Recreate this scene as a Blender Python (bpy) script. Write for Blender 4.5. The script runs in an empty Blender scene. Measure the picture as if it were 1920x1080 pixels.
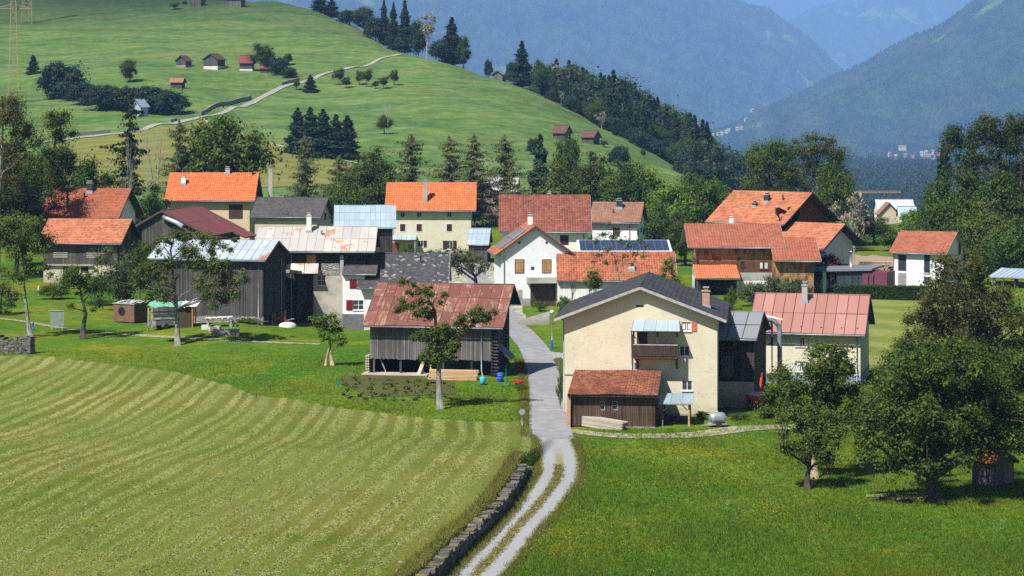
import bpy, math, random
import numpy as np
from mathutils import Vector, Matrix
from mathutils.geometry import tessellate_polygon
R = math.radians
F, YH, CZ = 4330.0, 200.0, 25.0          # focal length (px of a 1920 wide frame), eye-level row, eye height (m)
sc = bpy.context.scene
COL = sc.collection
rng = np.random.default_rng(11)
random.seed(5)

# ---------------------------------------------------------------- camera, light, world
cam = bpy.data.cameras.new('camera'); camo = bpy.data.objects.new('camera', cam); COL.objects.link(camo)
camo.location = (0, 0, CZ); camo.rotation_euler = (R(90), 0, 0)
cam.sensor_width = 36; cam.lens = 36*F/1920; cam.shift_y = -(540-YH)/1920
cam.clip_start = 1; cam.clip_end = 150000
sc.camera = camo
SUN_AZ, SUN_EL = R(220), R(52)
sd = Vector((math.sin(SUN_AZ)*math.cos(SUN_EL), math.cos(SUN_AZ)*math.cos(SUN_EL), math.sin(SUN_EL)))
sun = bpy.data.lights.new('sun', 'SUN'); sun.energy = 5.0; sun.angle = R(.5); sun.color = (1, .965, .90)
suno = bpy.data.objects.new('sun', sun); COL.objects.link(suno)
suno.rotation_euler = sd.to_track_quat('Z', 'Y').to_euler()
W = bpy.data.worlds.new('World'); sc.world = W; W.use_nodes = True
wn = W.node_tree.nodes; sky = wn.new('ShaderNodeTexSky'); sky.sky_type = 'NISHITA'; sky.sun_disc = False
sky.sun_elevation = SUN_EL; sky.sun_rotation = SUN_AZ; sky.air_density = 1.0; sky.dust_density = .6
W.node_tree.links.new(sky.outputs[0], wn['Background'].inputs[0]); wn['Background'].inputs[1].default_value = .05
sc.view_settings.view_transform = 'Standard'; sc.view_settings.look = 'None'
sc.view_settings.exposure = .8; sc.view_settings.gamma = 1
sc.render.engine = 'CYCLES'
cy = sc.cycles
cy.max_bounces = 5; cy.diffuse_bounces = 2; cy.glossy_bounces = 2; cy.transmission_bounces = 2; cy.volume_bounces = 0
cy.transparent_max_bounces = 8; cy.use_denoising = False; cy.caustics_reflective = False; cy.caustics_refractive = False

# ---------------------------------------------------------------- material helper
class Mat:
    def __init__(s, name, rough=.85, spec=.25, metal=0):
        s.m = bpy.data.materials.new(name); s.m.use_nodes = True
        s.t = s.m.node_tree; s.b = s.t.nodes['Principled BSDF']
        s.b.inputs['Roughness'].default_value = rough
        s.b.inputs['Specular IOR Level'].default_value = spec
        s.b.inputs['Metallic'].default_value = metal
    def put(s, sock, v):
        if hasattr(v, 'is_linked') or isinstance(v, bpy.types.NodeSocket): s.t.links.new(v, sock)
        elif isinstance(v, (tuple, list)) and len(v) == 3 and sock.type == 'RGBA': sock.default_value = (*v, 1)
        else: sock.default_value = v
    def node(s, typ, out=0, props={}, **i):
        n = s.t.nodes.new('ShaderNode'+typ)
        for k, v in props.items(): setattr(n, k, v)
        for k, v in i.items():
            s.put(n.inputs[int(k[1:]) if k[0] == '_' else k], v)
        return n.outputs[out]
    def pos(s): return s.node('NewGeometry', 0)
    def rand(s): return s.node('NewGeometry', 8)
    def uv(s): return s.node('UVMap', 0)
    def obj(s): return s.node('TexCoord', 3)
    def objrand(s): return s.node('ObjectInfo', 5)
    def scale(s, v, sx, sy=None, sz=None):
        sy = sx if sy is None else sy; sz = sx if sz is None else sz
        return s.node('VectorMath', 0, dict(operation='MULTIPLY'), _0=v, _1=(sx, sy, sz))
    def noise(s, v, sca=1, det=3, rough=.55, dist=0, out=0):
        return s.node('TexNoise', out, Vector=v, Scale=sca, Detail=det, Roughness=rough, Distortion=dist)
    def sep(s, v, k): return s.node('SeparateXYZ', k, Vector=v)
    def math(s, op, a, b=0, c=0, clamp=False): return s.node('Math', 0, dict(operation=op, use_clamp=clamp), _0=a, _1=b, _2=c)
    def smooth(s, v, a, b, o0=0, o1=1):
        return s.node('MapRange', 0, dict(interpolation_type='SMOOTHSTEP'), _0=v, _1=a, _2=b, _3=o0, _4=o1)
    def mix(s, f, a, b, mode='MIX'): return s.node('Mix', 2, dict(data_type='RGBA', blend_type=mode), _0=f, _6=a, _7=b)
    def ramp(s, f, stops, interp='LINEAR'):
        n = s.t.nodes.new('ShaderNodeValToRGB'); s.put(n.inputs[0], f); cr = n.color_ramp; cr.interpolation = interp
        while len(cr.elements) < len(stops): cr.elements.new(.5)
        for e, (p, c) in zip(cr.elements, stops):
            e.position = p; e.color = (*c, 1) if len(c) == 3 else c
        return n.outputs[0]
    def bump(s, h, st=.5, d=.05):
        s.put(s.b.inputs['Normal'], s.node('Bump', 0, Strength=st, Distance=d, Height=h))
    def color(s, c): s.put(s.b.inputs['Base Color'], c); return s
    def transl(s, c, f):
        tr = s.node('BsdfTranslucent', 0, Color=c)
        mx = s.node('MixShader', 0, _0=f, _1=s.b.outputs[0], _2=tr)
        s.t.links.new(mx, s.t.nodes['Material Output'].inputs[0])
def V3(c, k=1): return tuple(x*k for x in c)

# ---------------------------------------------------------------- mesh helper
def auto_uv(me):
    n = len(me.loops)
    if not n: return
    co = np.empty(len(me.vertices)*3, np.float32); me.vertices.foreach_get('co', co); co = co.reshape(-1, 3)
    li = np.empty(n, np.int32); me.loops.foreach_get('vertex_index', li)
    npoly = len(me.polygons)
    nr = np.empty(npoly*3, np.float32); me.polygons.foreach_get('normal', nr); nr = nr.reshape(-1, 3)
    lt = np.empty(npoly, np.int32); me.polygons.foreach_get('loop_total', lt)
    nn = np.repeat(nr, lt, axis=0); p = co[li]
    h = np.hypot(nn[:, 0], nn[:, 1]); flat = h < .03
    hh = np.where(flat, 1, h)
    u = np.stack([-nn[:, 1]/hh, nn[:, 0]/hh, np.zeros(n)], 1); u[flat] = (1, 0, 0)
    v = np.cross(nn, u)
    uv = np.stack([(p*u).sum(1), (p*v).sum(1)], 1).astype(np.float32)
    lay = me.uv_layers.new(name='UVMap'); lay.data.foreach_set('uv', uv.ravel())

def link(name, me, parent=None):
    o = bpy.data.objects.new(name, me); COL.objects.link(o)
    if parent: o.parent = parent
    return o

class MB:
    def __init__(s): s.v = []; s.f = []; s.mi = []; s.sm = []
    def poly(s, pts, m=0, smooth=False):
        k = len(s.v); s.v += [tuple(p) for p in pts]; s.f.append(tuple(range(k, k+len(pts)))); s.mi.append(m); s.sm.append(smooth)
    def addv(s, pts): k = len(s.v); s.v += [tuple(p) for p in pts]; return k
    def face(s, idx, m=0, smooth=False): s.f.append(tuple(idx)); s.mi.append(m); s.sm.append(smooth)
    def obox(s, c, a, b, d, m=0):
        c, a, b, d = Vector(c), Vector(a), Vector(b), Vector(d)
        if a.cross(b).dot(d) < 0: a = -a
        k = s.addv([c+i*a+j*b+l*d for l in (-1, 1) for j in (-1, 1) for i in (-1, 1)])
        for q in ((0, 2, 3, 1), (4, 5, 7, 6), (0, 1, 5, 4), (2, 6, 7, 3), (0, 4, 6, 2), (1, 3, 7, 5)): s.face([k+x for x in q], m)
    def box(s, x0, x1, y0, y1, z0, z1, m=0):
        s.obox(((x0+x1)/2, (y0+y1)/2, (z0+z1)/2), ((x1-x0)/2, 0, 0), (0, (y1-y0)/2, 0), (0, 0, (z1-z0)/2), m)
    def bar(s, p, q, w, h=None, m=0, up=(0, 0, 1)):
        p, q = Vector(p), Vector(q); d = q-p; L = d.length
        if L < 1e-6: return
        d /= L; upv = Vector(up)
        if abs(d.dot(upv)) > .97: upv = Vector((1, 0, 0))
        a = d.cross(upv).normalized(); b = a.cross(d)
        s.obox((p+q)/2, d*L/2, a*w/2, b*(h or w)/2, m)
    def tube(s, pts, rad, n=6, m=0, cap=True, smooth=True):
        pts = [Vector(p) for p in pts]; rings = []
        if not hasattr(rad, '__len__'): rad = [rad]*len(pts)
        for i, p in enumerate(pts):
            d = (pts[min(i+1, len(pts)-1)]-pts[max(i-1, 0)])
            d = d.normalized() if d.length > 1e-9 else Vector((0, 0, 1))
            a = d.cross(Vector((.31, .95, .1))).normalized() if abs(d.z) > .9 else d.cross(Vector((0, 0, 1))).normalized()
            b = d.cross(a)
            rings.append(s.addv([p+(a*math.cos(2*math.pi*k/n)+b*math.sin(2*math.pi*k/n))*rad[i] for k in range(n)]))
        for r0, r1 in zip(rings, rings[1:]):
            for k in range(n):
                k2 = (k+1) % n
                s.face((r0+k, r1+k, r1+k2, r0+k2)[::-1], m, smooth)
        if cap:
            s.face([rings[0]+k for k in range(n)], m); s.face([rings[-1]+k for k in range(n)][::-1], m)
    def lathe(s, prof, c=(0, 0, 0), n=14, m=0, smooth=True):
        c = Vector(c); rs = [s.addv([c+Vector((r*math.cos(2*math.pi*k/n), r*math.sin(2*math.pi*k/n), z)) for k in range(n)]) for r, z in prof]
        for a, b in zip(rs, rs[1:]):
            for k in range(n):
                s.face((a+k, a+(k+1) % n, b+(k+1) % n, b+k), m, smooth)
        s.face([rs[0]+k for k in range(n)][::-1], m); s.face([rs[-1]+k for k in range(n)], m)
    def prism(s, outline, h0, h1, axes=('x', 'z', 'y'), o=(0, 0, 0), m=0):
        """outline (a,b) extruded along the third axis from h0 to h1"""
        ix = {'x': 0, 'y': 1, 'z': 2}
        def P(a, b, h):
            r = [0, 0, 0]; r[ix[axes[0]]] = a; r[ix[axes[1]]] = b; r[ix[axes[2]]] = h
            return (r[0]+o[0], r[1]+o[1], r[2]+o[2])
        A = s.addv([P(a, b, h0) for a, b in outline]); B = s.addv([P(a, b, h1) for a, b in outline]); n = len(outline)
        s.face([A+k for k in range(n)], m); s.face([B+k for k in range(n)][::-1], m)
        for k in range(n): s.face((A+k, B+k, B+(k+1) % n, A+(k+1) % n), m)
    def mesh(s, name, mats, uv=True):
        me = bpy.data.meshes.new(name); me.from_pydata(s.v, [], s.f)
        for m in (mats if isinstance(mats, (list, tuple)) else [mats]): me.materials.append(m.m if isinstance(m, Mat) else m)
        me.polygons.foreach_set('material_index', s.mi); me.polygons.foreach_set('use_smooth', s.sm)
        if uv: auto_uv(me)
        me.update(); return me
    def build(s, name, mats, parent=None, uv=True): return link(name, s.mesh(name, mats, uv), parent)

def np_mesh(name, verts, quads, mats, smooth=False, nv=4):
    me = bpy.data.meshes.new(name); verts = np.asarray(verts, np.float32); quads = np.asarray(quads, np.int32)
    me.vertices.add(len(verts)); me.vertices.foreach_set('co', verts.ravel())
    me.loops.add(quads.size); me.loops.foreach_set('vertex_index', quads.ravel())
    me.polygons.add(len(quads)); me.polygons.foreach_set('loop_start', np.arange(len(quads), dtype=np.int32)*nv)
    if smooth: me.polygons.foreach_set('use_smooth', np.ones(len(quads), bool))
    for m in (mats if isinstance(mats, (list, tuple)) else [mats]): me.materials.append(m.m if isinstance(m, Mat) else m)
    me.update(calc_edges=True); me.validate(); return me

def tag(o, label=None, cat=None, group=None, kind=None):
    if label: o['label'] = label
    if cat: o['category'] = cat
    if group: o['group'] = group
    if kind: o['kind'] = kind
    return o
def thing(name, label, cat, loc, yaw=0, group=None):
    o = bpy.data.objects.new(name, None); COL.objects.link(o); o.empty_display_size = .5
    o.location = loc; o.rotation_euler = (0, 0, R(yaw)); return tag(o, label, cat, group)

# ---------------------------------------------------------------- terrain
def sstep(x, a, b):
    t = np.clip((x-a)/(b-a), 0, 1); return t*t*(3-2*t)
FAR = [(4200, -84), (8000, -150), (12000, -190), (60000, -190)]
TAB = {
 -2500: [(450, 0), (600, 12), (850, 45), (1300, 130), (2200, 220)],
 -600: [(450, 0), (600, 9), (850, 38), (1150, 82), (1600, 165), (2200, 190)],
 0: [(450, 0), (600, 7), (700, 15), (850, 31), (1000, 50.4), (1150, 70), (1300, 94), (1600, 150), (2200, 150)],
 300: [(450, 0), (600, 6.3), (720, 18.7), (800, 27.8), (900, 40.6), (1000, 54), (1150, 73), (1300, 94), (1600, 118), (2200, 80)],
 550: [(450, 0), (620, 7.1), (700, 15), (800, 25), (830, 30), (900, 41.6), (1000, 54.6), (1100, 68), (1180, 79.5), (1300, 79), (1600, 40), (2200, -40)],
 690: [(450, 0), (610, 6), (700, 14.3), (800, 26), (870, 38), (1000, 54), (1090, 64.5), (1150, 65), (1300, 45), (1700, -30), (2200, -60)],
 820: [(450, 0), (600, 4.9), (700, 13.7), (800, 26.8), (870, 38), (930, 47.5), (1000, 44), (1200, 0), (1600, -50), (2200, -70)],
 1000: [(450, 0), (560, 3.7), (680, 10.9), (780, 22.3), (850, 31.9), (890, 35.3), (950, 30), (1150, -10), (1600, -60), (2200, -75)],
 1150: [(450, 0), (550, 2.8), (650, 7.7), (750, 14.3), (800, 16.7), (860, 14), (1000, -5), (1300, -40), (2200, -78)],
 1330: [(450, 0), (550, 2), (680, 4.6), (750, 2), (900, -12), (1200, -45), (2200, -78)],
 1450: [(450, 0), (550, -1), (700, -10), (1000, -35), (1500, -60), (2200, -78)],
 1700: [(450, 0), (550, -3), (700, -14), (1000, -38), (1500, -62), (2200, -78)],
 2400: [(450, 0), (550, -3), (700, -14), (1000, -38), (1500, -62), (2200, -78)],
 5000: [(450, 0), (550, -3), (700, -14), (1000, -38), (1500, -62), (2200, -78)],
}
def gsm(a, sig, axis):
    k = np.arange(-int(3*sig), int(3*sig)+1); w = np.exp(-k*k/(2*sig*sig)); w /= w.sum()
    pad = [(0, 0)]*a.ndim; pad[axis] = (len(k)//2, len(k)//2)
    ap = np.pad(a, pad, mode='edge'); out = np.zeros_like(a)
    for i, ww in enumerate(w):
        sl = [slice(None)]*a.ndim; sl[axis] = slice(i, i+a.shape[axis]); out += ww*ap[tuple(sl)]
    return out
TD = np.exp(np.linspace(math.log(10), math.log(60000), 760)); TP = np.linspace(-2500, 5000, 601)
_c = sorted(TAB); _rows = np.array([np.interp(TD, [10]+[d for d, z in TAB[c]+FAR], [0]+[z for d, z in TAB[c]+FAR]) for c in _c])
TZ = np.array([np.interp(TP, _c, _rows[:, j]) for j in range(len(TD))]).T
TZ = gsm(gsm(TZ, 3.2, 0), 3.0, 1)
# dry stone wall line (plan) and the raised mown field beside it
WALL = np.array([(3.0, 171), (1.10, 159.1), (.28, 150.2), (-.75, 141.2), (-1.88, 135.6), (-2.8, 129.9), (-3.96, 122.6), (-5.04, 116.6), (-6.9, 105), (-9, 92)])
def wall_x(Y): return np.interp(Y, WALL[::-1, 1], WALL[::-1, 0])
def und(X, Y):
    n = lambda a, b, p: np.sin(X*a+Y*b+p)
    near = .10*n(.21, .13, 1)+.08*n(-.17, .29, 2.2)+.05*n(.61, .37, .4)
    far = .4*n(.05, .21, 1.3)*n(.013, .02, .2)+.3*n(.16, .07, .7)+1.1*n(.021, .013, .3)+.9*n(-.031, .024, 1.7)+.5*n(.07, .055, 2.9)+.35*n(-.12, .08, 5)
    return near*sstep(Y, 60, 120)*.8+far*sstep(Y, 480, 700)*(1-.6*sstep(Y, 1500, 2500))
BUMPS = [(-31.5, 254, 9, 9, 1.1), (-17.5, 266, 4, 5, -.7), (13.5, 186.5, 9, 6, .1)]
ROADX = np.array([(3.0, 173), (3.0, 188), (3.0, 202), (2.9, 215), (2.66, 230), (1.7, 246)])
def ter(X, Y):
    X = np.asarray(X, float); Y = np.asarray(Y, float); Yc = np.maximum(Y, 11)
    pi = np.clip((960+F*X/Yc-TP[0])/(TP[1]-TP[0]), 0, len(TP)-1.001); di = np.clip((np.log(Yc)-math.log(10))/(math.log(TD[1]/TD[0])), 0, len(TD)-1.001)
    i, j = pi.astype(int), di.astype(int); a, b = pi-i, di-j
    z = TZ[i, j]*(1-a)*(1-b)+TZ[i+1, j]*a*(1-b)+TZ[i, j+1]*(1-a)*b+TZ[i+1, j+1]*a*b
    z = z+und(X, Y)
    d = wall_x(Y)-X
    z = z+1.15*sstep(d, -.1, .35)*(1-.55*sstep(d, 4, 26))*(1-sstep(Y, 158, 178))*sstep(Y, 60, 90)
    for (bx, by, rx, ry, h) in BUMPS: z = z+h*np.exp(-((X-bx)/rx)**2-((Y-by)/ry)**2)
    return z
def terf(x, y): return float(ter(x, y))
_MD = np.exp(np.linspace(math.log(60), math.log(6000), 9000))
def ground(px, py, dmin=60):
    """the first terrain point on the sight line through a photo pixel"""
    X = (px-960)/F*_MD; Z = CZ-(py-YH)/F*_MD; t = ter(X, _MD)
    ok = np.where((Z <= t) & (_MD >= dmin))[0]
    if not len(ok): ok = [len(_MD)-1]
    if _MD[ok[0]] > 1300 and px < 1345:                                   # past the crest: stand on the crest itself
        m = (_MD > 480) & (_MD < 1290); k = np.where(m)[0]; ok = [k[np.argmax((t[k]-CZ)/_MD[k])]-2]
    d = _MD[ok[0]]; x = (px-960)/F*d
    return float(x), float(d), terf(x, d)
def at(px, D, z=None):
    x = (px-960)/F*D; return (x, D, terf(x, D) if z is None else z)
def zpx(py, D): return CZ-(py-YH)/F*D

def fan(name, pxs, Ds, mat, keep=None, off=0, dz=None, kind='structure', attr=None):
    P, Dg = np.meshgrid(pxs, Ds); X = (P-960)/F*Dg; Z = ter(X, Dg)+off
    if dz is not None: Z = Z+dz(X, Dg)
    n, m = P.shape; idx = np.arange(n*m).reshape(n, m)
    q = np.stack([idx[:-1, :-1], idx[:-1, 1:], idx[1:, 1:], idx[1:, :-1]], -1).reshape(-1, 4)
    if keep is not None:
        cx = (X[:-1, :-1]+X[1:, 1:]+X[:-1, 1:]+X[1:, :-1]).ravel()/4; cyy = (Dg[:-1, :-1]+Dg[1:, 1:]).ravel()/2
        q = q[keep(cx, cyy)]
        used, inv = np.unique(q, return_inverse=True); q = inv.reshape(-1, 4)
        V = np.stack([X.ravel(), Dg.ravel(), Z.ravel()], 1)[used]
    else: V = np.stack([X.ravel(), Dg.ravel(), Z.ravel()], 1)
    me = np_mesh(name, V, q, mat, smooth=True)
    if attr:
        for an, fn in attr.items():
            a = me.attributes.new(an, 'FLOAT', 'POINT'); a.data.foreach_set('value', fn(V[:, 0], V[:, 1]).astype(np.float32))
    o = link(name, me); tag(o, kind=kind); return o

def inpoly(poly):
    poly = np.asarray(poly, float)
    def f(x, y):
        r = np.zeros(x.shape, bool); n = len(poly)
        for i in range(n):
            (x1, y1), (x2, y2) = poly[i], poly[(i+1) % n]
            if y1 == y2: continue
            c = ((y1 > y) != (y2 > y)) & (x < (x2-x1)*(y-y1)/(y2-y1)+x1); r ^= c
        return r
    return f
def plan(pts, dmin=60): return [ground(px, py, dmin)[:2] for px, py in pts]

def resample(pts, step):
    pts = np.asarray(pts, float); seg = np.hypot(*np.diff(pts, axis=0).T); s = np.r_[0, np.cumsum(seg)]
    n = max(2, int(s[-1]/step)+1); t = np.linspace(0, s[-1], n)
    xs, ys = np.interp(t, s, pts[:, 0]), np.interp(t, s, pts[:, 1])
    sig = max(.6, min(6, 2.5/step))
    if n > 8: x0, x1, y0, y1 = xs[0], xs[-1], ys[0], ys[-1]; xs, ys = gsm(xs, sig, 0), gsm(ys, sig, 0); xs[0], xs[-1], ys[0], ys[-1] = x0, x1, y0, y1
    return np.stack([xs, ys], 1)
def ribbon(name, pts, w, off, mat, step=.7, nc=7, jag=.0, crown=0):
    p = resample(pts, step); t = np.gradient(p, axis=0); t /= np.hypot(t[:, 0], t[:, 1])[:, None]+1e-9
    nrm = np.stack([t[:, 1], -t[:, 0]], 1); n = len(p)
    ww = np.interp(np.linspace(0, 1, n), np.linspace(0, 1, len(w)), w) if hasattr(w, '__len__') else np.full(n, float(w))
    us = np.linspace(-1, 1, nc); V = []; UV = []
    s = np.r_[0, np.cumsum(np.hypot(*np.diff(p, axis=0).T))]
    for i in range(n):
        for k, u in enumerate(us):
            e = ww[i]/2*(1+(jag*rng.normal() if k in (0, nc-1) else 0)); x, y = p[i]+nrm[i]*u*e
            V.append((x, y)); UV.append((u*ww[i]/2, s[i]))
    V = np.array(V); Z = ter(V[:, 0], V[:, 1])+off
    V = np.c_[V, Z]; idx = np.arange(n*nc).reshape(n, nc)
    q = np.stack([idx[:-1, :-1], idx[:-1, 1:], idx[1:, 1:], idx[1:, :-1]], -1).reshape(-1, 4)
    me = np_mesh(name, V, q, mat, smooth=True)
    uv = np.array(UV, np.float32)[q.ravel()]; me.uv_layers.new(name='UVMap').data.foreach_set('uv', uv.ravel())
    nz = np.empty(len(me.polygons)*3, np.float32); me.polygons.foreach_get('normal', nz)
    if nz[2::3].mean() < 0: me.flip_normals()
    o = link(name, me); tag(o, kind='structure'); return o
# ================================================================ land materials
def grass_mat(name, lush, olive, yellow, ysc=.06, fine=9, hill=False):
    m = Mat(name, .9, .12); p = m.pos()
    a = m.noise(p, .035, 5, .6); b = m.noise(p, ysc, 4, .65, 1.0); c = m.noise(p, 1.1, 4, .7); d = m.noise(p, fine, 3, .7)
    col = m.mix(m.smooth(a, .40, .62), lush, olive)
    col = m.mix(m.smooth(b, .53, .72, 0, .75), col, yellow)
    col = m.mix(m.math('MULTIPLY', m.smooth(c, .35, .7), .55), col, V3(lush, .62))
    col = m.mix(m.smooth(d, .25, .75), m.mix(1, col, (.62, .62, .62), 'MULTIPLY'), m.mix(1, col, (1.28, 1.28, 1.28), 'MULTIPLY'))
    m.color(col); m.bump(m.math('ADD', m.math('MULTIPLY', c, .8), m.math('MULTIPLY', d, .35)), .9, .16)
    return m
LUSH, OLIVE, YELL = (.055, .132, .009), (.108, .155, .013), (.22, .195, .012)
MAT_GROUND = Mat('meadow_ground', .95, .03)
def _ground():
    m = MAT_GROUND; p = m.pos(); y = m.sep(p, 1)
    near = None
    a = m.noise(p, .035, 5, .6); b = m.noise(p, .07, 4, .65, 1.0); c = m.noise(p, 1.1, 4, .7); d = m.noise(p, 9, 3, .7)
    near = m.mix(m.smooth(a, .38, .58), LUSH, OLIVE)
    near = m.mix(m.smooth(b, .53, .70, 0, .75), near, YELL)
    near = m.mix(m.math('MULTIPLY', m.smooth(c, .4, .7), .6), near, V3(LUSH, .55))
    k = m.noise(p, .42, 4, .65, .8); near = m.mix(m.smooth(k, .5, .72, 0, .6), near, (.125, .185, .035)); near = m.mix(m.smooth(k, .46, .28, 0, .5), near, V3(LUSH, .6))
    near = m.mix(m.smooth(d, .25, .75), m.mix(1, near, (.5,)*3, 'MULTIPLY'), m.mix(1, near, (1.4,)*3, 'MULTIPLY'))
    # hill pasture: softer, cow-path terraces run across the slope
    ps = m.scale(p, .018, .05, .05); e = m.noise(ps, 1, 5, .6, .6); f = m.noise(m.scale(p, .06, .22, .3), 1, 5, .65)
    g = m.noise(p, .25, 5, .7); h = m.noise(m.scale(p, .012, .02, .02), 1, 3, .5, 1.5)
    hill = m.mix(m.smooth(e, .36, .64), (.066, .130, .032), (.118, .182, .048))
    hill = m.mix(m.smooth(f, .45, .7, 0, .65), hill, (.16, .205, .066))
    hill = m.mix(m.smooth(h, .58, .72, 0, .55), hill, (.15, .14, .06))
    hill = m.mix(m.smooth(g, .3, .7), m.mix(1, hill, (.72,)*3, 'MULTIPLY'), m.mix(1, hill, (1.15,)*3, 'MULTIPLY'))
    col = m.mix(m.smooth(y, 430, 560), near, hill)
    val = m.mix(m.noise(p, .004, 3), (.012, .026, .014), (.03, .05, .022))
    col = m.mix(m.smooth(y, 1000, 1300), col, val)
    m.color(col)
    hgt = m.math('ADD', m.math('MULTIPLY', c, .9), m.math('MULTIPLY', d, .35))
    hgt = m.math('ADD', hgt, m.math('MULTIPLY', m.smooth(y, 450, 600), m.math('MULTIPLY', f, 9)))
    m.bump(hgt, .85, .16)
_ground()
pxs = np.r_[np.linspace(-2300, -200, 70), np.arange(-195, 2116, 5), np.linspace(2130, 4800, 80)]
Ds = np.exp(np.linspace(math.log(14), math.log(40000), 960))
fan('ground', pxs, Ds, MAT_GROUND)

# ---- mown hay field: windrows as real ridges, their run stored as an attribute
def row_r(X, D):
    Db = 166+np.clip(-X-5, 0, 40)*1.15
    sp = 11*np.log1p(np.exp(np.clip((D-Db)/11, -30, 30)))
    r = X-.165*(D-165)+.25*sp+.25*np.sin(D*.06+X*.05)
    return r+.24*np.sin(r*.83+1)+.18*np.sin(r*1.37+D*.012)+.12*np.sin(D*.11+r*.4)
def haynoise(X, D): return np.sin(X*2.3+D*1.7)*np.sin(X*.9-D*2.1+1)+.6*np.sin(X*5.1+2)*np.sin(D*4.7+X)
SP = 1.8
def row_dz(X, D):
    ph = (row_r(X, D)/SP) % 1.0
    ph = ph+.05*np.sin(D*.9+X*1.3)
    amp = np.maximum(.03+.02*np.sin(X*.31+D*.23)+.035*haynoise(X, D), 0); rg = np.random.default_rng(4).random(X.shape)
    return (amp*np.exp(-((ph-.5)/.20)**2)+(rg-.5)*.05)*sstep(wall_x(D)-X, .5, 1.6)
hay = Mat('mown_hay', .95, .03)
def _hay():
    m = hay; p = m.pos(); r = m.node('Attribute', 2, dict(attribute_name='row'))
    wob = m.math('MULTIPLY', m.math('SUBTRACT', m.noise(p, .8, 4, .65), .5), .8)
    q = m.math('DIVIDE', m.math('ADD', r, wob), SP); ph = m.math('FRACT', q); rw = m.node('TexWhiteNoise', 0, dict(noise_dimensions='1D'), W=m.math('FLOOR', q))
    row = m.math('SUBTRACT', 1, m.math('MULTIPLY', m.math('ABSOLUTE', m.math('SUBTRACT', ph, .5)), 2))   # 1 on the windrow
    big = m.noise(p, .05, 4, .6); c = m.noise(p, 2.2, 5, .75); d = m.noise(p, 11, 3, .7)
    e = m.noise(p, .55, 5, .7)
    stub = m.mix(m.smooth(big, .42, .58), (.085, .118, .015), (.135, .135, .025))
    stub = m.mix(m.smooth(c, .45, .75, 0, .7), stub, (.07, .10, .015))
    hayc = m.mix(m.smooth(c, .35, .65), (.215, .245, .07), (.165, .208, .048))
    hayc = m.mix(m.smooth(big, .46, .58), hayc, (.265, .275, .095))
    hayc = m.mix(m.smooth(e, .55, .7, 0, .6), hayc, (.12, .15, .03))
    hayc = m.mix(m.math('MULTIPLY', rw, .6), hayc, (.13, .165, .032)); stub = m.mix(m.math('MULTIPLY', rw, .5), stub, (.13, .15, .03))
    f = m.smooth(m.math('ADD', m.math('ADD', m.math('MULTIPLY', row, .85), m.math('MULTIPLY', rw, .15)), m.math('ADD', m.math('MULTIPLY', m.math('SUBTRACT', c, .5), .8), m.math('MULTIPLY', m.math('SUBTRACT', e, .5), .5))), .34, .66)
    fade = m.smooth(m.noise(p, .045, 3, .55), .40, .62)
    col = m.mix(f, stub, hayc); col = m.mix(m.math('MULTIPLY', fade, .3), col, m.mix(c, (.125, .16, .027), (.24, .25, .08)))
    col = m.mix(m.smooth(m.noise(p, .13, 4, .65), .60, .72, 0, .6), col, (.075, .115, .014))
    col = m.mix(m.smooth(d, .25, .72), m.mix(1, col, (.58,)*3, 'MULTIPLY'), m.mix(1, col, (1.32,)*3, 'MULTIPLY'))
    col = m.mix(m.smooth(m.noise(p, 1.3, 2), .73, .78, 0, .8), col, (.36, .36, .28))
    m.color(col); m.bump(m.math('ADD', m.math('MULTIPLY', c, .8), m.math('MULTIPLY', d, .5)), 1, .15)
_hay()
top_edge = plan([(985, 790), (907, 793), (807, 787), (740, 780), (640, 767), (560, 752), (470, 741), (430, 722), (325, 698), (175, 680), (62, 668), (-20, 668), (-200, 680)])
def hay_keep(x, y):
    wob = .22*np.sin(x*1.9+y)+.15*np.sin(x*4.3-y*2)
    return inpoly(top_edge+[(-46, 60), (10, 60)])(x, y+wob) & (x < wall_x(y)-.15+.1*np.sin(y*3))
fan('mown_field', np.arange(-200, 1010, 3.2), np.arange(92, 262, .28), hay, hay_keep, .035, row_dz, attr={'row': row_r})

# the right-hand lawn, cut in broad stripes
lawn = Mat('striped_lawn', .9, .1)
def _lawn():
    m = lawn; p = m.pos(); x, y = m.sep(p, 0), m.sep(p, 1)
    t = m.math('SINE', m.math('ADD', m.math('MULTIPLY', m.math('ADD', y, m.math('MULTIPLY', x, .9)), .42), m.math('MULTIPLY', m.noise(p, .12, 4), 9)))
    c = m.noise(p, 1.5, 4, .7)
    col = m.mix(m.smooth(t, -.7, .8), (.135, .160, .03), (.19, .205, .048))
    col = m.mix(m.smooth(c, .35, .75, 0, .6), col, (.10, .13, .022))
    m.color(col); m.bump(c, .8, .12)
_lawn()
fan('mown_lawn', np.arange(1560, 1960, 5), np.arange(205, 303, .9), lawn, inpoly(plan([(1560, 560), (1640, 556), (1775, 566), (1940, 580), (1950, 660), (1800, 690), (1560, 690)])), .03)

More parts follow.
